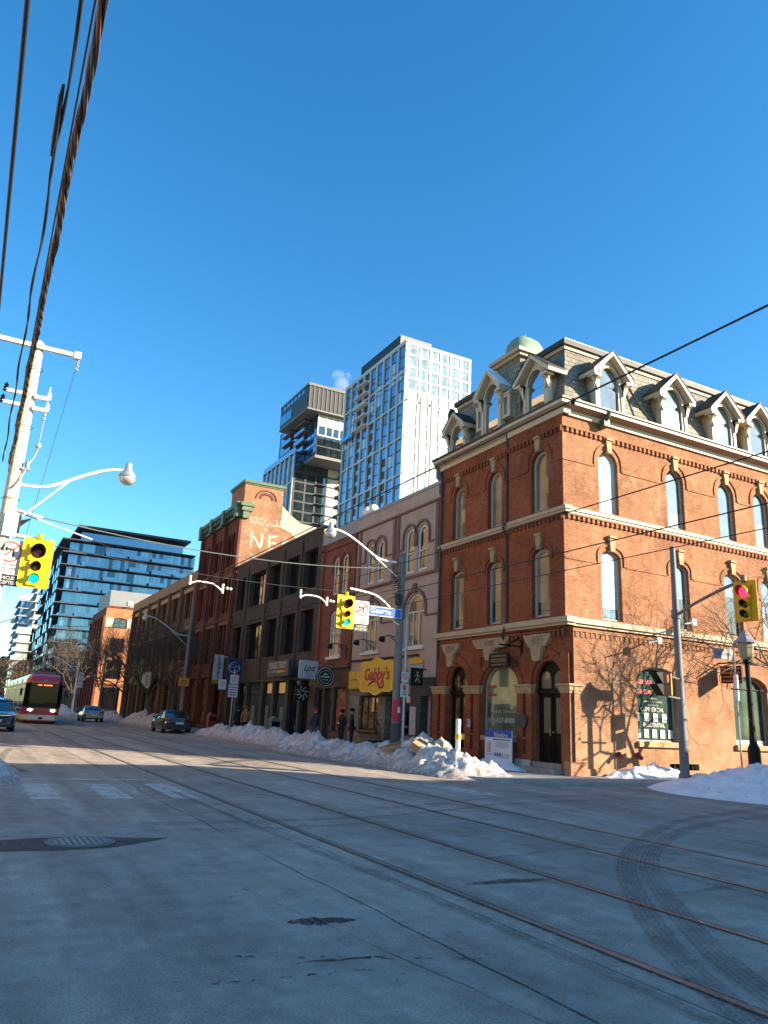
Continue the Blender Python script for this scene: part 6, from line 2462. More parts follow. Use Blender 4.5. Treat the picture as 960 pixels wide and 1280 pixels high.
FNB.ext(b, [(.62, .6), (.42, .6), (.42, .92), (.5, .98), (.62, .92)], .02, .024)
b.build('diagram', mat('pink_diagram', (.58, .38, .40), .6, .5, 14), t)
# white post in the snow
t = thing('marker_post', 'white round post with a yellow collar sticking out of the snow tip', 'bollard', (14.5, 21.5, .1))
b = M()
b.cyl((14.5, 21.5, .1), (14.5, 21.5, 1.66), .085, .085, 12)
b.cyl((14.5, 21.5, 1.66), (14.5, 21.5, 1.69), .09, .06, 12)
b.build('post', WHITEP, t, smooth=True)
b = M()
b.cyl((14.5, 21.5, 1.05), (14.5, 21.5, 1.2), .10, .10, 12)
b.box(14.56, 14.70, 21.42, 21.56, 1.04, 1.22)
b.build('collar', mat('yellow_collar', (.62, .36, .06), .6), t)

# ------------------------------------------------------------------ poles and lamps further down the street
def lamp_pole(x, y, h, arm, label, banner=None, mat_=GREYP, z_arm=None):
    t = thing('lamp_pole', label, 'street lamp', (x, y, .1), 'lamp poles down the street')
    b = M()
    b.cyl((x, y, .05), (x, y, h), .14, .09, 10)
    b.build('pole', mat_, t, smooth=True)
    za = z_arm or h - .9
    arm_lamp(t, (x, y, za), (x + arm, y, za + 1.1), (x, y, za - .8), STEEL if mat_ is GREYP else ALUM)
    if banner:
        b = M()
        b.box(x + .15, x + .85, y - .02, y + .02, 3.6, 5.6)
        b.build('banner', banner, t)
    return t


lamp_pole(13.4, 54.0, 9.3, -3.2, 'tall grey lamp pole with a yellow sign, behind the charcoal parked sedan', z_arm=6.6)
lamp_pole(12.7, 108, 7.2, -3.6, 'white lamp pole with a pale pink banner beside the tram', mat('pale_pink_banner', (.62, .50, .52), .6, .2, 2), ALUM)
lamp_pole(13.0, 88, 7.8, -3.0, 'grey lamp pole in front of the orange brick building')
lamp_pole(.3, 78, 8.6, 2.6, 'grey lamp pole with a curved arm on the left kerb, beyond the dark blue car')
t = thing('street_sign', 'orange diamond-free square sign on the grey pole behind the parked sedan', 'road sign', (13.3, 53.5, 3.4))
t['label'] = 'small orange square sign on the grey pole behind the charcoal sedan'
b = M()
b.box(12.9, 13.6, 53.55, 53.58, 3.1, 3.65)
b.build('board', mat('orange_sign', (.62, .24, .015), .6, .1), t)
b = M()
b.box(13.05, 13.45, 53.53, 53.55, 3.42, 3.47)
b.box(13.0, 13.5, 53.53, 53.55, 3.28, 3.33)
b.build('lettering', BLK, t)
t = thing('parking_sign', 'steel post with stacked white parking signs beside the navy banner', 'road sign', (13.5, 43, .1))
b = M()
b.cyl((13.5, 43, .1), (13.5, 43, 3.9), .035)
b.build('post', STEEL, t)
for x0, x1, z0, z1 in ((13.2, 13.75, 2.35, 3.05), (13.25, 13.75, 3.1, 3.6), (12.6, 13.05, 2.75, 3.3)):
    b = M()
    b.box(x0, x1, 42.93, 42.95, z0, z1)
    b.build('board', WHT, t)
b = M()
b.tube([(13.5 + .13 * math.cos(i * PI / 8), 42.92, 3.35 + .13 * math.sin(i * PI / 8)) for i in range(17)], .015, 4)
b.tube([(12.83 + .1 * math.cos(i * PI / 8), 42.92, 3.06 + .1 * math.sin(i * PI / 8)) for i in range(17)], .02, 4)
b.build('prohibition_ring', REDS, t)
b = M()
for k in range(4):
    b.box(13.28, 13.68, 42.925, 42.93, 2.45 + k * .14, 2.51 + k * .14)
b.build('lettering', mat('grey_print', (.15, .16, .15), .6), t)

# ------------------------------------------------------------------ bare trees
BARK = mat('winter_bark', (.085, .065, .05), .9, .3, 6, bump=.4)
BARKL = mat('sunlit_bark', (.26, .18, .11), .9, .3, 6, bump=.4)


def bare_tree(x, y, h, seed, label, m_, spread=1.0, depth=6, trunk_h=2.2, r0=.12, lean=(0, 0), group='bare street trees', up=.35, twig=.55, tap=.64):
    r = random.Random(seed)
    t = thing('bare_tree', label, 'tree', (x, y, .1), group)
    tr_ = M()
    top = Vector((x + lean[0], y + lean[1], trunk_h))
    tr_.tube([(x, y, .0), (x + lean[0] * .3, y + lean[1] * .3, trunk_h * .5), tuple(top)], [r0 * 1.25, r0, r0 * .85], 8)
    tr_.build('trunk', m_, t)
    cr_ = M()

    def grow(p, d, ln, rad_, k):
        pts = [p]
        q = p.copy()
        dd = d.copy()
        n = 3
        for i in range(n):
            dd = (dd + Vector((r.uniform(-.22, .22), r.uniform(-.22, .22), r.uniform(-.08, .18)))).normalized()
            q = q + dd * ln / n
            pts.append(q.copy())
        cr_.tube(pts, [rad_ * (1 - .35 * i / n) for i in range(n + 1)], 5 if k > 3 else 3)
        if k == 0:
            return
        nb_ = 3 if (k >= 4 or r.random() < twig) else 2
        for i in range(nb_):
            a = r.uniform(0, 2 * PI)
            side = dd.cross(Vector((math.cos(a), math.sin(a), .3))).normalized()
            ang = r.uniform(.35, .8)
            nd = (dd * math.cos(ang) + side * math.sin(ang) * spread + Vector((0, 0, up * .4))).normalized()
            grow(pts[-1 if i < 2 else 2], nd, ln * r.uniform(.66, .86), rad_ * tap, k - 1)

    n0 = 4
    for i in range(n0):
        a = 2 * PI * i / n0 + r.uniform(-.4, .4)
        d = Vector((math.cos(a) * .75 * spread, math.sin(a) * .75 * spread, 1)).normalized()
        grow(top.copy(), d, (h - trunk_h) * .33, r0 * .55, depth - 1)
    cr_.build('crown', m_, t)
    return t


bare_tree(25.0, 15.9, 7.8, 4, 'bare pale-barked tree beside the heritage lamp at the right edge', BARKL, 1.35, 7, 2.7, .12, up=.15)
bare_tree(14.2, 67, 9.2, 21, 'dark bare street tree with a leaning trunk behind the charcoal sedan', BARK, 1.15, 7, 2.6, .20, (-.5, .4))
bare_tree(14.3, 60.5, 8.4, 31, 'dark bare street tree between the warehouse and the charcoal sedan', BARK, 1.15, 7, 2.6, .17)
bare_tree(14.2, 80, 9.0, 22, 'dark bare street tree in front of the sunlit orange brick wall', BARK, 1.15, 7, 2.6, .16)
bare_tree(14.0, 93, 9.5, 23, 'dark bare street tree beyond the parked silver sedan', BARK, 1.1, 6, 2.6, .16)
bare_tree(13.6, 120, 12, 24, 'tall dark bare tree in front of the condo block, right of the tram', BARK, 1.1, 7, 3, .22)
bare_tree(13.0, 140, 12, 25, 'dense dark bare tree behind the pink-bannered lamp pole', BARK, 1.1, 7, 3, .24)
bare_tree(10.8, 150, 10, 26, 'reddish brown bare tree right above the tram roof', mat('brown_twigs', (.17, .09, .04), .9, .3), 1.2, 7, 3, .22)
bare_tree(9.0, 175, 11, 27, 'hazy brown bare tree far down the street above the tram', mat('brown_twigs2', (.14, .085, .05), .9, .3), 1.2, 6, 3, .25)

# ------------------------------------------------------------------ snow
m, nt, N, L, p = newmat('dirty_snow')
f1 = noise_fac(nt, 2.2, 7, .7)
f2 = noise_fac(nt, 11, 6, .75)
c = ramp(nt, f1, [(.34, (.76, .77, .80)), (.62, (.46, .39, .32))])
c = mixc(nt, ramp(nt, f2, [(.52, (0, 0, 0)), (.66, (.85,) * 3)]), c, (.17, .13, .095))
c = mixc(nt, ramp(nt, noise_fac(nt, 34, 4, .7), [(.55, (0, 0, 0)), (.68, (.8,) * 3)]), c, (.09, .075, .06))
g_ = N.new("ShaderNodeNewGeometry")
sp_ = N.new("ShaderNodeSeparateXYZ")
L.new(g_.outputs["Position"], sp_.inputs[0])
mr = N.new("ShaderNodeMapRange")
mr.inputs[1].default_value = .02
mr.inputs[2].default_value = .36
mr.inputs[3].default_value = .85
mr.inputs[4].default_value = 0
L.new(sp_.outputs[2], mr.inputs[0])
mu = N.new("ShaderNodeMath")
mu.operation = 'MULTIPLY'
L.new(mr.outputs[0], mu.inputs[0])
L.new(ramp(nt, noise_fac(nt, 5, 5, .7), [(.4, (.15,) * 3), (.6, (1,) * 3)]), mu.inputs[1])
c = mixc(nt, mu.outputs[0], c, (.11, .09, .075))
L.new(c, p.inputs["Base Color"])
p.inputs["Roughness"].default_value = .75
p.inputs["Specular IOR Level"].default_value = .3
L.new(bumpn(nt, noise_fac(nt, 22, 6, .7), .6, .03), p.inputs["Normal"])
SNOWD = m
m, nt, N, L, p = newmat('fresh_snow')
c = ramp(nt, noise_fac(nt, 1.6, 6, .7), [(.42, (.82, .82, .84)), (.75, (.62, .59, .57))])
c = mixc(nt, ramp(nt, noise_fac(nt, 4.5, 5, .65), [(.62, (0, 0, 0)), (.70, (.75,) * 3)]), c, (.20, .17, .15))
L.new(c, p.inputs["Base Color"])
p.inputs["Roughness"].default_value = .7
L.new(bumpn(nt, noise_fac(nt, 9, 6, .65), .55, .05), p.inputs["Normal"])
SNOWF = m


def snow(name, label, x0, x1, y0, y1, hf, step, mm, lump=.16, seed=0, group=None, lo=-.03, fr=1.6):
    nx = int((x1 - x0) / step)
    ny = int((y1 - y0) / step)
    b = M()
    H = {}
    vs = []
    idx = {}
    for j in range(ny + 1):
        for i in range(nx + 1):
            x = x0 + (x1 - x0) * i / nx
            y = y0 + (y1 - y0) * j / ny
            h = hf(x, y)
            if h > 0:
                q = Vector((x * fr + seed, y * fr, seed * 1.7))
                e = noise.multi_fractal(q, .9, 2.1, 5) - .6
                v_ = noise.voronoi(Vector((x * 3.1 + seed, y * 3.1, 0)))[0][0]
                v2 = noise.voronoi(Vector((x * 7.3 + seed, y * 7.3, 3)))[0][0]
                h = h * (1 + .38 * e) + lump * (.5 - v_) * min(1, h * 3) + lump * .45 * (.4 - v2) * min(1, h * 3)
            H[i, j] = h
    for j in range(ny):
        for i in range(nx):
            cs = [(i, j), (i + 1, j), (i + 1, j + 1), (i, j + 1)]
            if max(H[k] for k in cs) <= lo:
                continue
            f = []
            for k in cs:
                if k not in idx:
                    idx[k] = len(vs)
                    x = x0 + (x1 - x0) * k[0] / nx
                    y = y0 + (y1 - y0) * k[1] / ny
                    jx = noise.noise(Vector((x * 5, y * 5, 7))) * step * .5
                    jy = noise.noise(Vector((x * 5, y * 5, 17))) * step * .5
                    vs.append((x + jx, y + jy, max(-.04, H[k])))
                f.append(idx[k])
            b.f.append(f)
            b.mi.append(0)
    b.v = [Vector(v) for v in vs]
    o = b.build(name, mm, None, smooth=True, origin=((x0 + x1) / 2, (y0 + y1) / 2, 0), angle=60)
    return tag(o, label, 'snow bank', group)


def ridge_fn(xc, y0, y1, hw, hts):
    def fn(x, y):
        t = (y - y0) / (y1 - y0)
        if t < 0 or t > 1:
            return -.1
        n = len(hts) - 1
        k = min(n - 1, int(t * n))
        f = t * n - k
        f = f * f * (3 - 2 * f)
        h = hts[k] * (1 - f) + hts[k + 1] * f
        cx = xc(y) if callable(xc) else xc
        dx = abs(x - cx) / (hw(y) if callable(hw) else hw)
        e = min(1, t * (y1 - y0) / .9, (1 - t) * (y1 - y0) / .9)
        return h * e * (1 - dx ** 1.6) - .02
    return fn


GSN = 'ploughed snow banks along the right kerb'
snow('snow_bank', 'long dirty snow bank before the pub, ending in a tip by the corner', 11.9, 15.6, 18.6, 34.5,
     ridge_fn(lambda y: 13.75 if y > 21 else 13.75 + (21 - y) * .12, 18.7, 34.5, lambda y: 1.25 if y > 22 else 1.25 + (22 - y) * .07, [.28, .55, .72, .70, .52, .58, .48, .55, .66, .60, .5]), .075, SNOWD, .26, 3, GSN)
snow('snow_bank', 'lumpy snow bank in front of the dark building, right of the charcoal sedan', 12.5, 15.4, 33.8, 50.5, ridge_fn(14.0, 33.9, 50.4, 1.05, [.5, .62, .74, .66, .78, .74, .58, .7, .6, .45, .3]), .09, SNOWD, .24, 8, GSN)
snow('snow_bank', 'snow bank between the charcoal sedan and the silver sedan', 12.6, 15.6, 55, 76, ridge_fn(14.1, 55, 76, 1.1, [.5, .9, 1.0, .8, 1.1, .9, .7]), .14, SNOWD, .25, 12, GSN)
snow('snow_bank', 'snow heap at the kerb beyond the silver sedan', 11.8, 15.5, 78, 98, ridge_fn(13.6, 78, 98, 1.3, [.5, .9, .7, 1.0, .7]), .2, SNOWD, .25, 13, GSN)
snow('snow_bank', 'far snow heap right of the tram', 8.5, 14, 104, 124, ridge_fn(11.6, 104, 124, 1.9, [.5, 1.1, .9, 1.3, .7]), .25, SNOWD, .3, 14, GSN)


def mound(cx, cy, ax, ay, h, rot=0):
    def fn(x, y):
        dx, dy = x - cx, y - cy
        u = dx * math.cos(rot) + dy * math.sin(rot)
        v = -dx * math.sin(rot) + dy * math.cos(rot)
        q = (abs(u / ax)) ** 2.2 + (abs(v / ay)) ** 2.2
        return h * (1 - q ** .75) if q < 1.6 else -.1
    return fn


snow('snow_bank', 'big smooth white snow pile beside the grey signal pole at the right', 16.0, 26, 10.0, 18.6, mound(21.5, 14.7, 4.4, 3.6, .60, .25), .07, SNOWF, .085, 21, None, fr=1.1)
snow('snow_bank', 'low snow patch along the foot of the sunlit side wall', 18.2, 24, 17.9, 19.7, mound(20.6, 19.0, 2.3, .75, .42), .06, SNOWF, .14, 22)
snow('snow_bank', 'small snow heap around the foot of the notice board', 16.3, 17.5, 20.9, 24.6, mound(16.95, 22.7, .55, 1.75, .38), .06, SNOWF, .08, 23)
snow('snow_bank', 'small dirty snow patch on the left kerb', -.6, 1.75, 17.0, 24, mound(.45, 20.0, 1.0, 3.2, .34), .06, SNOWD, .2, 24)
snow('snow_bank', 'thin snow strip beside the dark blue car on the left kerb', .2, 1.4, 26, 42, ridge_fn(.6, 26, 42, .6, [.2, .4, .3, .45, .3]), .1, SNOWD, .18, 25)
snow('snow_bank', 'trampled snow in front of the arched doors of the brick corner building', 16.0, 17.6, 24.3, 28.5, mound(16.9, 26.5, .7, 1.9, .3), .07, SNOWF, .12, 26)
# rubbish on the snow bank
for i, (x, y, z, s, rz, lab, mm) in enumerate(((13.9, 22.7, .86, .40, .5, 'clear rubbish bag of paper, highest on the snow bank', 'bag'), (13.75, 23.2, .74, .34, 1.2, 'white rubbish bag lying beside the middle pole on the snow', 'bag2'),
                                               (14.3, 22.2, .80, .33, 2.2, 'smaller clear rubbish bag behind the cardboard on the snow bank', 'bag'), (13.5, 24.5, .62, .3, .2, 'grey rubbish bag in the snow left of the middle pole', 'bag2'))):
    r = random.Random(40 + i)
    b = M()
    b.sphere((x, y, z), s, 12, (1, .85, .75))
    for k in range(len(b.v)):
        v = b.v[k]
        n_ = noise.noise(v * 3.6 + Vector((i * 5, 0, 0))) * .42 + noise.noise(v * 9) * .22 - abs(noise.noise(v * 17)) * .14
        d = (v - Vector((x, y, z)))
        b.v[k] = Vector((x, y, z)) + d * (1 + n_)
        if d.z > s * .5:
            b.v[k] = Vector((x + d.x * .7, y + d.y * .7, b.v[k].z + (d.z - s * .5) * .3))
    m_ = mat('white_bag_plastic', (.60, .60, .63), .35, .18, 7, bump=.5, bscale=16) if mm == 'bag2' else mat('clear_bag_of_paper', (.48, .42, .38), .3, .5, 9, bump=.6, bscale=14)
    tag(b.build('rubbish_bag', m_, None, smooth=True, origin=(x, y, z - s), angle=70), lab, 'rubbish bag', 'rubbish bags on the snow bank')
CARD = mat('cardboard', (.42, .26, .13), .85, .12, 4)
for i, (x, y, z, rz, tilt, lab) in enumerate(((13.5, 22.25, .76, .6, .5, 'open brown cardboard box on the snow bank crest'), (13.2, 23.6, .66, -.3, .25, 'flattened brown cardboard sheet lying on snow by the middle pole'))):
    t = thing('cardboard_box', lab, 'box', (0, 0, 0), None, local=True)
    b = M()
    if i == 0:
        b.box(-.28, .28, -.2, .2, -.12, .12)
    else:
        b.box(-.4, .4, -.26, .26, -.02, .02)
    b.build('body', CARD, t)
    b = M()
    b.prism([(-.28, -.2, .12), (.28, -.2, .12), (.3, -.36, .24), (-.26, -.36, .24)], (0, 0, .012))
    b.build('flap', CARD, t)
    t.location = (x, y, z)
    t.rotation_euler = (tilt, -.25, rz)

# ------------------------------------------------------------------ vehicles (local: front towards -Y, centred)
TYREM = mat('tyre', (.02, .02, .02), .85, .15)
RIMM = mat('alloy_rim', (.35, .35, .36), .35, .1, 5, metal=.8)
CARGL = glass('car_glass', (.015, .02, .025), .22, .02, (.7, .85, 1), 0)
HEADL = mat('headlight_glass', (.55, .56, .56), .15, .1)
TAILL = mat('tail_light_red', (.40, .012, .012), .2, .1)
PLATE = mat('number_plate', (.62, .64, .66), .5, .05)
BUMPB = mat('black_bumper', (.025, .025, .027), .5, .2)


def loft(b, secs):
    n = len(secs[0])
    o = len(b.v)
    b.add([q for s_ in secs for q in s_], [[i * n + k, i * n + k + 1, (i + 1) * n + k + 1, (i + 1) * n + k] for i in range(len(secs) - 1) for k in range(n - 1)] + [list(range(n)), [(len(secs) - 1) * n + k for k in range(n)][::-1]])


def car(label, paint, kind, loc, rz, lit=False):
    t = thing('parked_car', label, 'car', (0, 0, 0), 'cars in the street', local=True)
    suv = kind == 'suv'
    Lh, W = (2.42, .93) if suv else (2.38, .90)
    roof = 1.68 if suv else 1.43
    belt = 1.08 if suv else .93
    hood_ = 1.05 if suv else .84
    # body sections: y, half width, sill, belt/top height
    st = [(-Lh, .72, .36, .62), (-Lh + .12, W * .93, .28, hood_ - .16), (-Lh + .5, W, .24, hood_ - .06), (-1.0, W, .22, hood_ + .03), (-.75, W, .22, belt), (0.3, W, .22, belt + .02),
          (1.2, W, .22, belt + .05), (Lh - .5, W * .99, .24, belt + (.06 if suv else .07)), (Lh - .1, W * .93, .30, belt + (.0 if suv else .04)), (Lh, W * .82, .40, .72)]
    secs = []
    for y, w, zs, zt in st:
        half = [(w * .94, zs), (w, zs + .12), (w * 1.0, (zs + zt) / 2 + .05), (w * .965, zt - .06), (w * .86, zt), (w * .4, zt + .025)]
        secs.append([(-x, y, z) for x, z in half] + [(x, y, z) for x, z in half[::-1]])
    b = M()
    loft(b, secs)
    body = b.build('body', paint, t, smooth=True, angle=35)
    gy = [(-1.0, belt - .03, .80), (-.25, roof - .06, .66), (.2, roof, .65), (1.0 if not suv else 1.6, roof - .02, .64), (1.75 if not suv else 2.2, belt + .02, .76)]
    secs = []
    for y, z, w in gy:
        low = belt - .05
        half = [(.84, low), ((w + .84) / 2 + .02, (low + z) / 2), (w, z - .04), (w * .85, z)]
        secs.append([(-x, y, q) for x, q in half] + [(x, y, q) for x, q in half[::-1]])
    b = M()
    loft(b, secs)
    b.build('windows', CARGL, t, smooth=True, angle=30)
    b = M()
    rsec = []
    for y, z, w in ((-.3, roof - .065, .67), (.2, roof + .012, .665), (1.0 if not suv else 1.6, roof - .005, .655), (1.1 if not suv else 1.72, roof - .06, .65)):
        rsec.append([(-w, y, z - .05), (-w * .86, y, z + .005), (0, y, z + .03), (w * .86, y, z + .005), (w, y, z - .05)])
    loft(b, rsec)
    for s in (-1, 1):
        for (ya, yb) in (((-.98, belt - .02, .845), (-.27, roof - .05, .68)), ((1.72 if not suv else 2.18, belt + .02, .80), (1.0 if not suv else 1.6, roof - .04, .665)), ((.28, belt, .865), (.28, roof - .03, .675))):
            b.tube([(s * ya[2], ya[0], ya[1]), (s * (ya[2] * .5 + yb[2] * .5 + .035), (ya[0] + yb[0]) / 2, (ya[1] + yb[1]) / 2), (s * yb[2], yb[0], yb[1])], .035, 5)
    b.build('roof', paint, t, smooth=True, angle=35)
    wr = .36 if suv else .325
    for sx_ in (-1, 1):
        for y in (-1.45, 1.4):
            b = M()
            x0 = sx_ * (W - .2)
            x1 = sx_ * (W + .012)
            b.lathe([(wr * .62, 0), (wr * .95, 0), (wr, .03), (wr, .2), (wr * .95, .225), (wr * .62, .225)], (x0, y, wr), 20, (sx_, 0, 0))
            wh = b.build('wheel', TYREM, t, smooth=True)
            b = M()
            b.lathe([(.05, .21), (wr * .58, .215), (wr * .64, .2), (wr * .64, .1)], (x0, y, wr), 14, (sx_, 0, 0))
            for k in range(5):
                a = 2 * PI * k / 5
                b.tube([(x1, y, wr), (x1, y + wr * .58 * math.cos(a), wr + wr * .58 * math.sin(a))], .03, 4)
            b.build('rim', RIMM, wh)
            b = M()
            b.lathe([(wr * 1.14, -.005), (wr * 1.14, .004)], (sx_ * (W - .01), y, wr + .02), 20, (sx_, 0, 0))
            b.build('wheel_arch', BUMPB, t)
    for s in (-1, 1):
        b = M()
        b.prism([(s * .46, -Lh + .05, hood_ - .22), (s * .86, -Lh + .14, hood_ - .2), (s * .9, -Lh + .42, hood_ - .14), (s * .84, -Lh + .3, hood_ - .08), (s * .5, -Lh + .08, hood_ - .13)], (0, -.035, -.01))
        b.build('headlight', HEADL, t)
        b = M()
        b.prism([(s * .50, Lh - .04, belt - .08), (s * .88, Lh - .16, belt - .1), (s * .9, Lh - .3, belt + .02), (s * .84, Lh - .18, belt + .04), (s * .52, Lh - .04, belt + .02)], (0, .045, -.02))
        b.build('tail_light', TAILL, t)
        b = M()
        b.sphere((s * (W + .1), -.72, belt + .07), .1, 6, (1, .55, .75))
        b.build('wing_mirror', paint, t, smooth=True)
    b = M()
    b.box(-.5, .5, -Lh - .01, -Lh + .12, .42, .60)
    b.box(-.58, .58, -Lh + .0, -Lh + .15, hood_ - .3, hood_ - .16)
    b.build('grille', BUMPB, t)
    b = M()
    b.box(-.6, .6, -Lh - .02, -Lh + .1, hood_ - .24, hood_ - .20)
    b.build('chrome_strip', mat('chrome', (.6, .6, .6), .15, .05, 3, metal=1), t)
    b = M()
    b.box(-.8, .8, Lh - .3, Lh - .03, .26, .44)
    b.box(-.8, .8, -Lh + .06, -Lh + .3, .24, .38)
    b.build('bumper', BUMPB, t)
    b = M()
    b.box(-.26, .26, Lh - .005, Lh + .012, .60, .73)
    b.box(-.26, .26, -Lh - .03, -Lh - .012, .50, .62)
    b.build('number_plate', PLATE, t)
    t.location = loc
    t.rotation_euler = (0, 0, rz)
    return t


car('dark blue crossover at the left edge facing the camera, half cut by the frame', mat('dark_blue_paint', (.012, .020, .045), .18, .08, 2, metal=.3, coat=.8), 'suv', (1.72, 47.6, 0), 0)
car('charcoal sedan parked by the snow banks, seen from behind', mat('charcoal_paint', (.045, .042, .042), .22, .08, 2, metal=.5, coat=.8), 'sedan', (12.62, 53.2, 0), PI * 1 - 2 * PI + PI * 2 - PI + PI + .0)
car('silver sedan seen from behind near the tram, farther than the charcoal sedan', mat('silver_paint', (.36, .34, .31), .25, .08, 2, metal=.6, coat=.6), 'sedan', (10.95, 78.5, 0), PI)

# tram: front towards -Y
TRM = thing('streetcar', 'red and cream streetcar coming along the near track with its headlights on', 'tram', (0, 0, 0), None, local=True)
TRED = mat('tram_red', (.36, .018, .03), .3, .06, 1, coat=.5)
TCRM = mat('tram_cream', (.60, .55, .48), .4, .08, 1)
TGL = glass('tram_glass', (.008, .008, .008), .0, .02, (.6, .6, .62), .2, .6, fres=.5)
W = 1.27
TL = 30
b = M()
secs = []
for y, w, ztop, zin in ((-.0, W * .74, 3.05, .0), (.12, W * .90, 3.38, 0), (.4, W * .985, 3.55, 0), (1.2, W, 3.62, 0), (TL, W, 3.62, 0)):
    half = [(w * .96, .22), (w, .45), (w, 2.9), (w * .97, 3.2), (w * .80, ztop - .03), (w * .4, ztop)]
    secs.append([(-x, y, z) for x, z in half] + [(x, y, z) for x, z in half[::-1]])
loft(b, secs)
b.build('body', TRED, TRM, smooth=True, angle=30)
b = M()
b.add([(-.96, -.06, 1.18), (.96, -.06, 1.18), (.96, -.06, 2.95), (-.96, -.06, 2.95)], [(0, 1, 2, 3)])
for s in (-1, 1):
    b.add([(s * .96, -.06, 1.18), (s * 1.19, .12, 1.2), (s * 1.29, .45, 1.25), (s * 1.29, .45, 2.85), (s * 1.19, .12, 2.92), (s * .96, -.06, 2.95)], [(0, 1, 4, 5), (1, 2, 3, 4)])
wsd = b.build('windscreen', TGL, TRM)
b = M()
b.add([(-.55, -.066, 2.70), (.55, -.066, 2.70), (.54, -.066, 2.88), (-.54, -.066, 2.88)], [(0, 1, 2, 3)])
db = b.build('destination_board', BLK, wsd)
b = M()
for x0, x1 in ((-.5, -.2), (-.1, .5)):
    b.add([(x0, -.07, 2.75), (x1, -.07, 2.75), (x1, -.07, 2.84), (x0, -.07, 2.84)], [(0, 1, 2, 3)])
b.build('display', emit('amber_display', (1, .22, .03), .7, (.2, .03, .01)), wsd)
b = M()
b.add([(-.98, -.06, .30), (.98, -.06, .30), (1.0, -.06, .66), (-1.0, -.06, .66)], [(0, 1, 2, 3)])
for s in (-1, 1):
    b.add([(s * .98, -.05, .3), (s * 1.24, .2, .3), (s * 1.29, .2, .66), (s * 1.02, -.05, .66)], [(0, 1, 2, 3)])
    b.box(s * 1.275 - .01, s * 1.275 + .01, .3, TL, .3, .66)
b.build('skirt', TCRM, TRM)
for s in (-1, 1):
    b = M()
    b.sphere((s * .78, -.07, 1.0), .085, 6, (1.5, .5, .8))
    b.build('headlight', emit('tram_headlight', (1, .82, .5), 14, (.8, .7, .5)), TRM)
    b = M()
    b.box(s * .78 - .26, s * .78 + .26, -.06, -.02, .9, 1.1)
    b.build('headlight_panel', mat('headlight_panel', (.6, .5, .35), .3), TRM)
    b = M()
    b.sphere((s * .8, .16, 3.12), .045, 5)
    b.build('marker_light', emit('violet_marker', (.6, .15, .8), 1.2), TRM)
    b = M()
    b.box(s * 1.25 - (.02 if s > 0 else 0), s * 1.25 + (.04 if s > 0 else -.04) + (0 if s > 0 else .02), .35, .55, 1.2, 2.9)
    b.tube([(s * 1.25, .35, 2.5), (s * 1.5, .2, 2.4)], .02, 4)
    b.box(min(s * 1.46, s * 1.62), max(s * 1.46, s * 1.62), .15, .22, 2.0, 2.5)
    b.build('mirror', BLACKM, TRM)
    b = M()
    y = .75
    k = 0
    while y < TL - 1.5:
        b.box(s * 1.272 - .012, s * 1.272 + .012, y, y + 1.35, 1.1 if k % 3 else .45, 2.72)
        y += 1.5
        k += 1
    b.build('side_windows', TGL, TRM)
    b = M()
    b.box(s * 1.276 - .01, s * 1.276 + .01, .45, TL, 2.76, 2.98)
    for k in range(5):
        b.box(s * 1.278 - .012, s * 1.278 + .012, 6 * k + 5.6, 6 * k + 6.1, .3, 3.3)
    b.build('cream_band', TCRM, TRM)
b = M()
b.box(-.13, .13, -.12, .0, .36, .5)
b.build('coupler', BLACKM, TRM)
text("TTC", WHT, TRM, (0, -.0, 3.12), (1, 0, 0), (0, 0, 1), .16, ext=.05, bold=.01)
for k in range(5):
    b = M()
    b.box(-.8, .8, 2 + k * 6, 5 + k * 6, 3.6, 3.85)
    b.build('roof_unit', mat('tram_roof_grey', (.16, .12, .12), .7), TRM)
b = M()
b.box(-1.1, 1.1, .4, TL - .2, .06, .24)
b.build('undercarriage', BUMPB, TRM)
TRM.location = (5.25, 62.6, 0)

# red and black car behind the dark blue one
t = thing('delivery_van', 'red topped dark van far behind the blue crossover at the left edge', 'van', (0, 0, 0), None, local=True)
b = M()
secs = []
for y, w, z in ((-2.6, .8, 1.0), (-2.3, .95, 1.15), (-1.5, .98, 1.3), (-.9, .96, 2.1), (2.5, .96, 2.15), (2.6, .92, 2.0)):
    secs.append([(-w, y, .3), (-w, y, z * .6), (-w * .93, y, z), (w * .93, y, z), (w, y, z * .6), (w, y, .3)])
loft(b, secs)
b.build('body', mat('dark_van_paint', (.03, .03, .035), .3), t, smooth=True, angle=30)
b = M()
b.prism([(-.85, -1.45, 1.32), (.85, -1.45, 1.32), (.85, -.95, 2.0), (-.85, -.95, 2.0)], (0, -.03, .02))
b.build('windscreen', CARGL, t)
b = M()
b.box(-.9, .9, -.9, 2.5, 2.14, 2.3)
b.build('roof_panel', mat('van_red', (.5, .03, .03), .4), t)
for sx_ in (-1, 1):
    for y in (-1.6, 1.7):
        b = M()
        b.cyl((sx_ * .78, y, .34), (sx_ * .99, y, .34), .34, .34, 16)
        b.build('wheel', TYREM, t)
    b = M()
    b.box(sx_ * .7 - .16, sx_ * .7 + .16, -2.6, -2.4, .85, 1.0)
    b.build('headlight', HEADL, t)
t.location = (2.1, 72, 0)

# ------------------------------------------------------------------ people
SKIN = mat('skin', (.42, .25, .17), .6, .08)


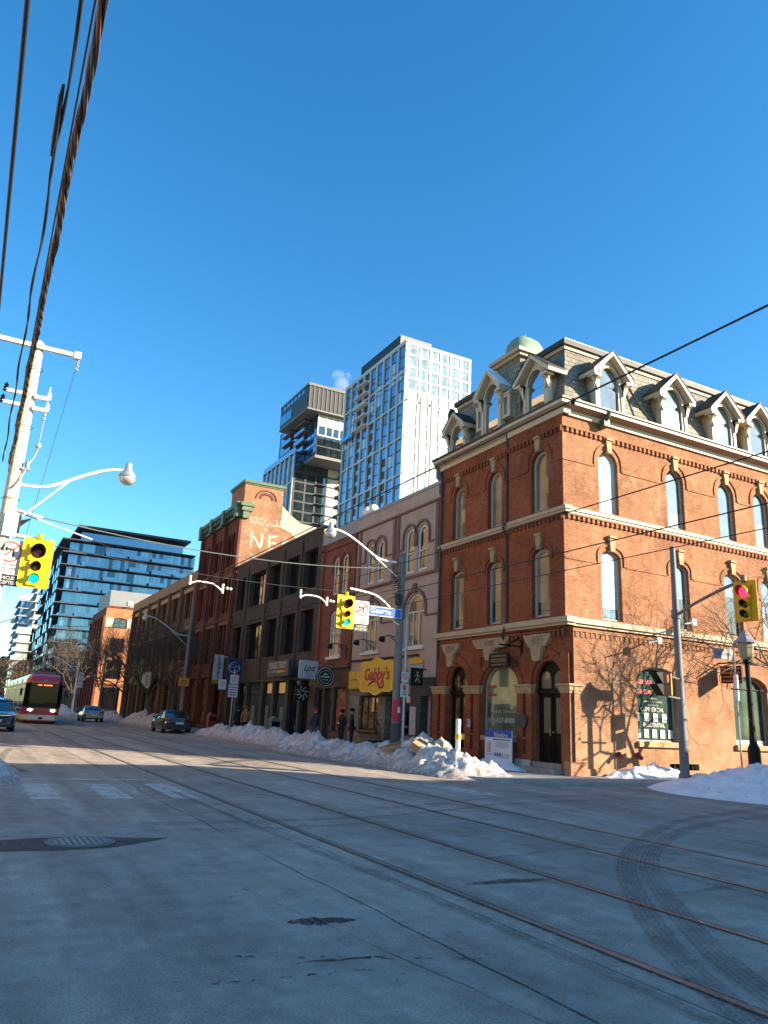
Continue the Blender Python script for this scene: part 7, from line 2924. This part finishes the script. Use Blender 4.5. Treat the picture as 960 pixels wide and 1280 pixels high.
def person(label, loc, face, jacket, trousers, hat, height=1.74, hatc=True, arms='down'):
    k = height / 1.74
    J = {'pel': (0, 0, .95, .15), 'wai': (0, 0, 1.10, .145), 'che': (0, -.01, 1.30, .17), 'nck': (0, 0, 1.48, .065), 'hed0': (0, -.01, 1.56, .085), 'hed': (0, -.015, 1.64, .105), 'hed2': (0, -.01, 1.71, .075)}
    E = [('pel', 'wai'), ('wai', 'che'), ('che', 'nck'), ('nck', 'hed0'), ('hed0', 'hed'), ('hed', 'hed2')]
    for s, n in ((-1, 'L'), (1, 'R')):
        J['hip' + n] = (s * .10, 0, .88, .11)
        J['kne' + n] = (s * .12, -.02 * s, .48, .075)
        J['ank' + n] = (s * .13, .03 * s, .09, .055)
        J['toe' + n] = (s * .15, .03 * s - .17, .04, .04)
        J['sho' + n] = (s * .20, 0, 1.40, .075)
        if arms == 'pocket':
            J['elb' + n] = (s * .30, .07, 1.14, .058)
            J['wri' + n] = (s * .20, -.10, .98, .045)
            J['han' + n] = (s * .15, -.12, .93, .04)
        else:
            J['elb' + n] = (s * .27, .03, 1.13, .055)
            J['wri' + n] = (s * .28, -.06, .90, .042)
            J['han' + n] = (s * .28, -.09, .80, .036)
        E += [('pel', 'hip' + n), ('hip' + n, 'kne' + n), ('kne' + n, 'ank' + n), ('ank' + n, 'toe' + n), ('che', 'sho' + n), ('sho' + n, 'elb' + n), ('elb' + n, 'wri' + n), ('wri' + n, 'han' + n)]
    names = list(J)
    me = bpy.data.meshes.new('skel')
    me.from_pydata([Vector(J[n][:3]) * k for n in names], [(names.index(a), names.index(e)) for a, e in E], [])
    o = bpy.data.objects.new('skel', me)
    COL.objects.link(o)
    md = o.modifiers.new('s', 'SKIN')
    sv = me.skin_vertices[0].data if len(me.skin_vertices) else None
    if sv is None:
        bm = bmesh.new()
        bm.from_mesh(me)
        bm.verts.layers.skin.verify()
        bm.to_mesh(me)
        bm.free()
        sv = me.skin_vertices[0].data
    for i, n in enumerate(names):
        sv[i].radius = (J[n][3] * k, J[n][3] * k * (.8 if n in ('che', 'wai', 'pel') else 1))
        sv[i].use_root = n == 'pel'
    s2 = o.modifiers.new('u', 'SUBSURF')
    s2.levels = 2
    dg = bpy.context.evaluated_depsgraph_get()
    m2 = bpy.data.meshes.new_from_object(o.evaluated_get(dg))
    bpy.data.objects.remove(o)
    t = thing('person', label, 'person', (0, 0, 0), None, local=True)
    b = M()
    b.v = [v.co.copy() for v in m2.vertices]
    for pl in m2.polygons:
        c_ = pl.center / k
        if c_.z > 1.50:
            mi = 3
        elif c_.z < .10:
            mi = 2
        elif c_.z < .90 and abs(c_.x) < .22:
            mi = 1
        elif c_.z < .87 and abs(c_.x) >= .22:
            mi = 3
        else:
            mi = 0
        b.f.append(list(pl.vertices))
        b.mi.append(mi)
    b.build('body', [jacket, trousers, BLACKM, SKIN], t, smooth=True, angle=80)
    bpy.data.meshes.remove(m2)
    b = M()
    b.lathe([(.112, 1.64), (.122, 1.68), (.115, 1.76), (.07, 1.80), (.001, 1.815)] if hatc else [(.108, 1.60), (.12, 1.67), (.11, 1.75), (.06, 1.785), (.001, 1.79)], (0, .012, 0), 14)
    for i in range(len(b.v)):
        b.v[i] = b.v[i] * k
    b.build('hat' if hatc else 'hair', hat, t, smooth=True)
    b = M()
    b.cyl((0, 0, .84 * k), (0, 0, .97 * k), .19 * k, .175 * k, 14, cap=False)
    b.build('jacket_hem', jacket, t, smooth=True)
    b = M()
    b.cyl((0, 0, 1.44 * k), (0, .005, 1.53 * k), .09 * k, .085 * k, 12)
    b.build('collar', jacket, t, smooth=True)
    b = M()
    for s in (-1, 1):
        b.sphere((s * .036 * k, -.113 * k, 1.655 * k), .012 * k, 4)
    b.build('eyes', BLACKM, t)
    b = M()
    b.add([(0, -.115 * k, 1.655 * k), (-.016 * k, -.112 * k, 1.61 * k), (.016 * k, -.112 * k, 1.61 * k), (0, -.142 * k, 1.615 * k)], [(0, 1, 3), (0, 3, 2), (1, 2, 3)])
    b.build('nose', SKIN, t)
    t.location = loc
    t.rotation_euler = (0, 0, face)
    return t


NAVY = mat('navy_coat', (.02, .025, .045), .8, .2, 8)
BLACKC = mat('black_coat', (.010, .010, .011), .8, .2, 8)
JEAN = mat('blue_jeans', (.06, .10, .20), .8, .25, 12)
DTR = mat('black_trousers', (.012, .012, .014), .8, .2, 8)
MUST = mat('mustard_coat', (.30, .15, .03), .8, .2, 8)
REDH = mat('red_hat', (.40, .03, .02), .8, .2, 8)
person('person in a dark jacket and blue jeans on the pavement by the blue door', (16.0, 36.7, .13), -1.1, NAVY, JEAN, REDH, 1.76)
person('person in a long black coat in front of the pub window, left of another', (16.0, 33.6, .13), -1.5, BLACKC, DTR, BLACKC, 1.76, False, 'pocket')
person('person in a black coat and hood in front of the pub window, right of another', (16.15, 32.8, .13), 1.2, BLACKC, DTR, BLACKC, 1.80, True, 'pocket')
person('person in a mustard coat and red hat walking by the dark building', (16.0, 47.8, .13), PI * .9, MUST, DTR, REDH, 1.74, True)
person('person in dark clothes walking ahead of the mustard coat by the dark building', (16.1, 49.6, .13), PI, BLACKC, DTR, BLACKC, 1.7, False)
t = thing('planter', 'black planter box with small evergreen by the pub door', 'planter', (16.6, 31.2, .13))
b = M()
b.box(16.4, 17.0, 30.9, 31.6, .13, .62)
b.build('box', BLACKM, t)
b = M()
r = random.Random(3)
for i in range(260):
    a = r.uniform(0, 2 * PI)
    h = r.random()
    rr_ = (1 - h) * .3 * math.sqrt(r.random()) + .02
    x, y, z = 16.7 + rr_ * math.cos(a), 31.25 + rr_ * math.sin(a), .6 + h * .9
    d = Vector((r.uniform(-1, 1), r.uniform(-1, 1), r.uniform(-.3, 1))).normalized() * .07
    s = d.cross(Vector((0, 0, 1))) * .4
    b.add([(x, y, z), (x + d.x + s.x, y + d.y + s.y, z + d.z), (x + d.x - s.x, y + d.y - s.y, z + d.z)], [(0, 1, 2)])
b.build('evergreen', mat('evergreen', (.025, .045, .025), .8, .3), t)
for (x, y, lab) in ((16.9, 58.5, 'red newspaper box by the shop window of the warehouse'), (16.9, 45.0, 'small grey litter bin by the dark doorway')):
    t = thing('street_bin' if 'bin' in lab else 'newspaper_box', lab, 'street box', (x, y, .13))
    cm = mat('red_box_paint', (.30, .03, .015), .5) if 'red' in lab else mat('grey_bin_paint', (.16, .16, .16), .5)
    b = M()
    b.prism([(x - .3, y - .3, .13), (x + .3, y - .3, .13), (x + .3, y - .3, 1.2), (x - .1, y - .3, 1.4), (x - .3, y - .3, 1.2)], (0, .6, 0))
    b.build('body', cm, t)
    b = M()
    b.box(x - .25, x + .25, y - .32, y - .3, .8, 1.1)
    b.build('window', G_DARK, t)
# steam above the stacked tower
m = bpy.data.materials.new('steam')
m.use_nodes = True
nt = m.node_tree
nt.nodes.remove(nt.nodes["Principled BSDF"])
pv = nt.nodes.new("ShaderNodeVolumePrincipled")
pv.inputs["Color"].default_value = (.95, .95, .96, 1)
f = noise_fac(nt, .16, 4, .6)
dn = ramp(nt, f, [(.44, (0, 0, 0)), (.68, (.16,) * 3)])
nt.links.new(dn, pv.inputs["Density"])
nt.links.new(pv.outputs[0], nt.nodes["Material Output"].inputs["Volume"])
b = M()
for x, y, z, r in ((89.5, 205, 101.5, 2.2), (90.3, 205, 104.5, 2.8), (89.3, 205, 107.2, 2.3), (92, 205, 107.5, 1.8)):
    b.sphere((x, y, z), r, 9)
o = tag(b.build('steam_plume', m, None, origin=(90, 205, 100)), 'white puff of steam rising behind the stacked tower roof', 'steam')
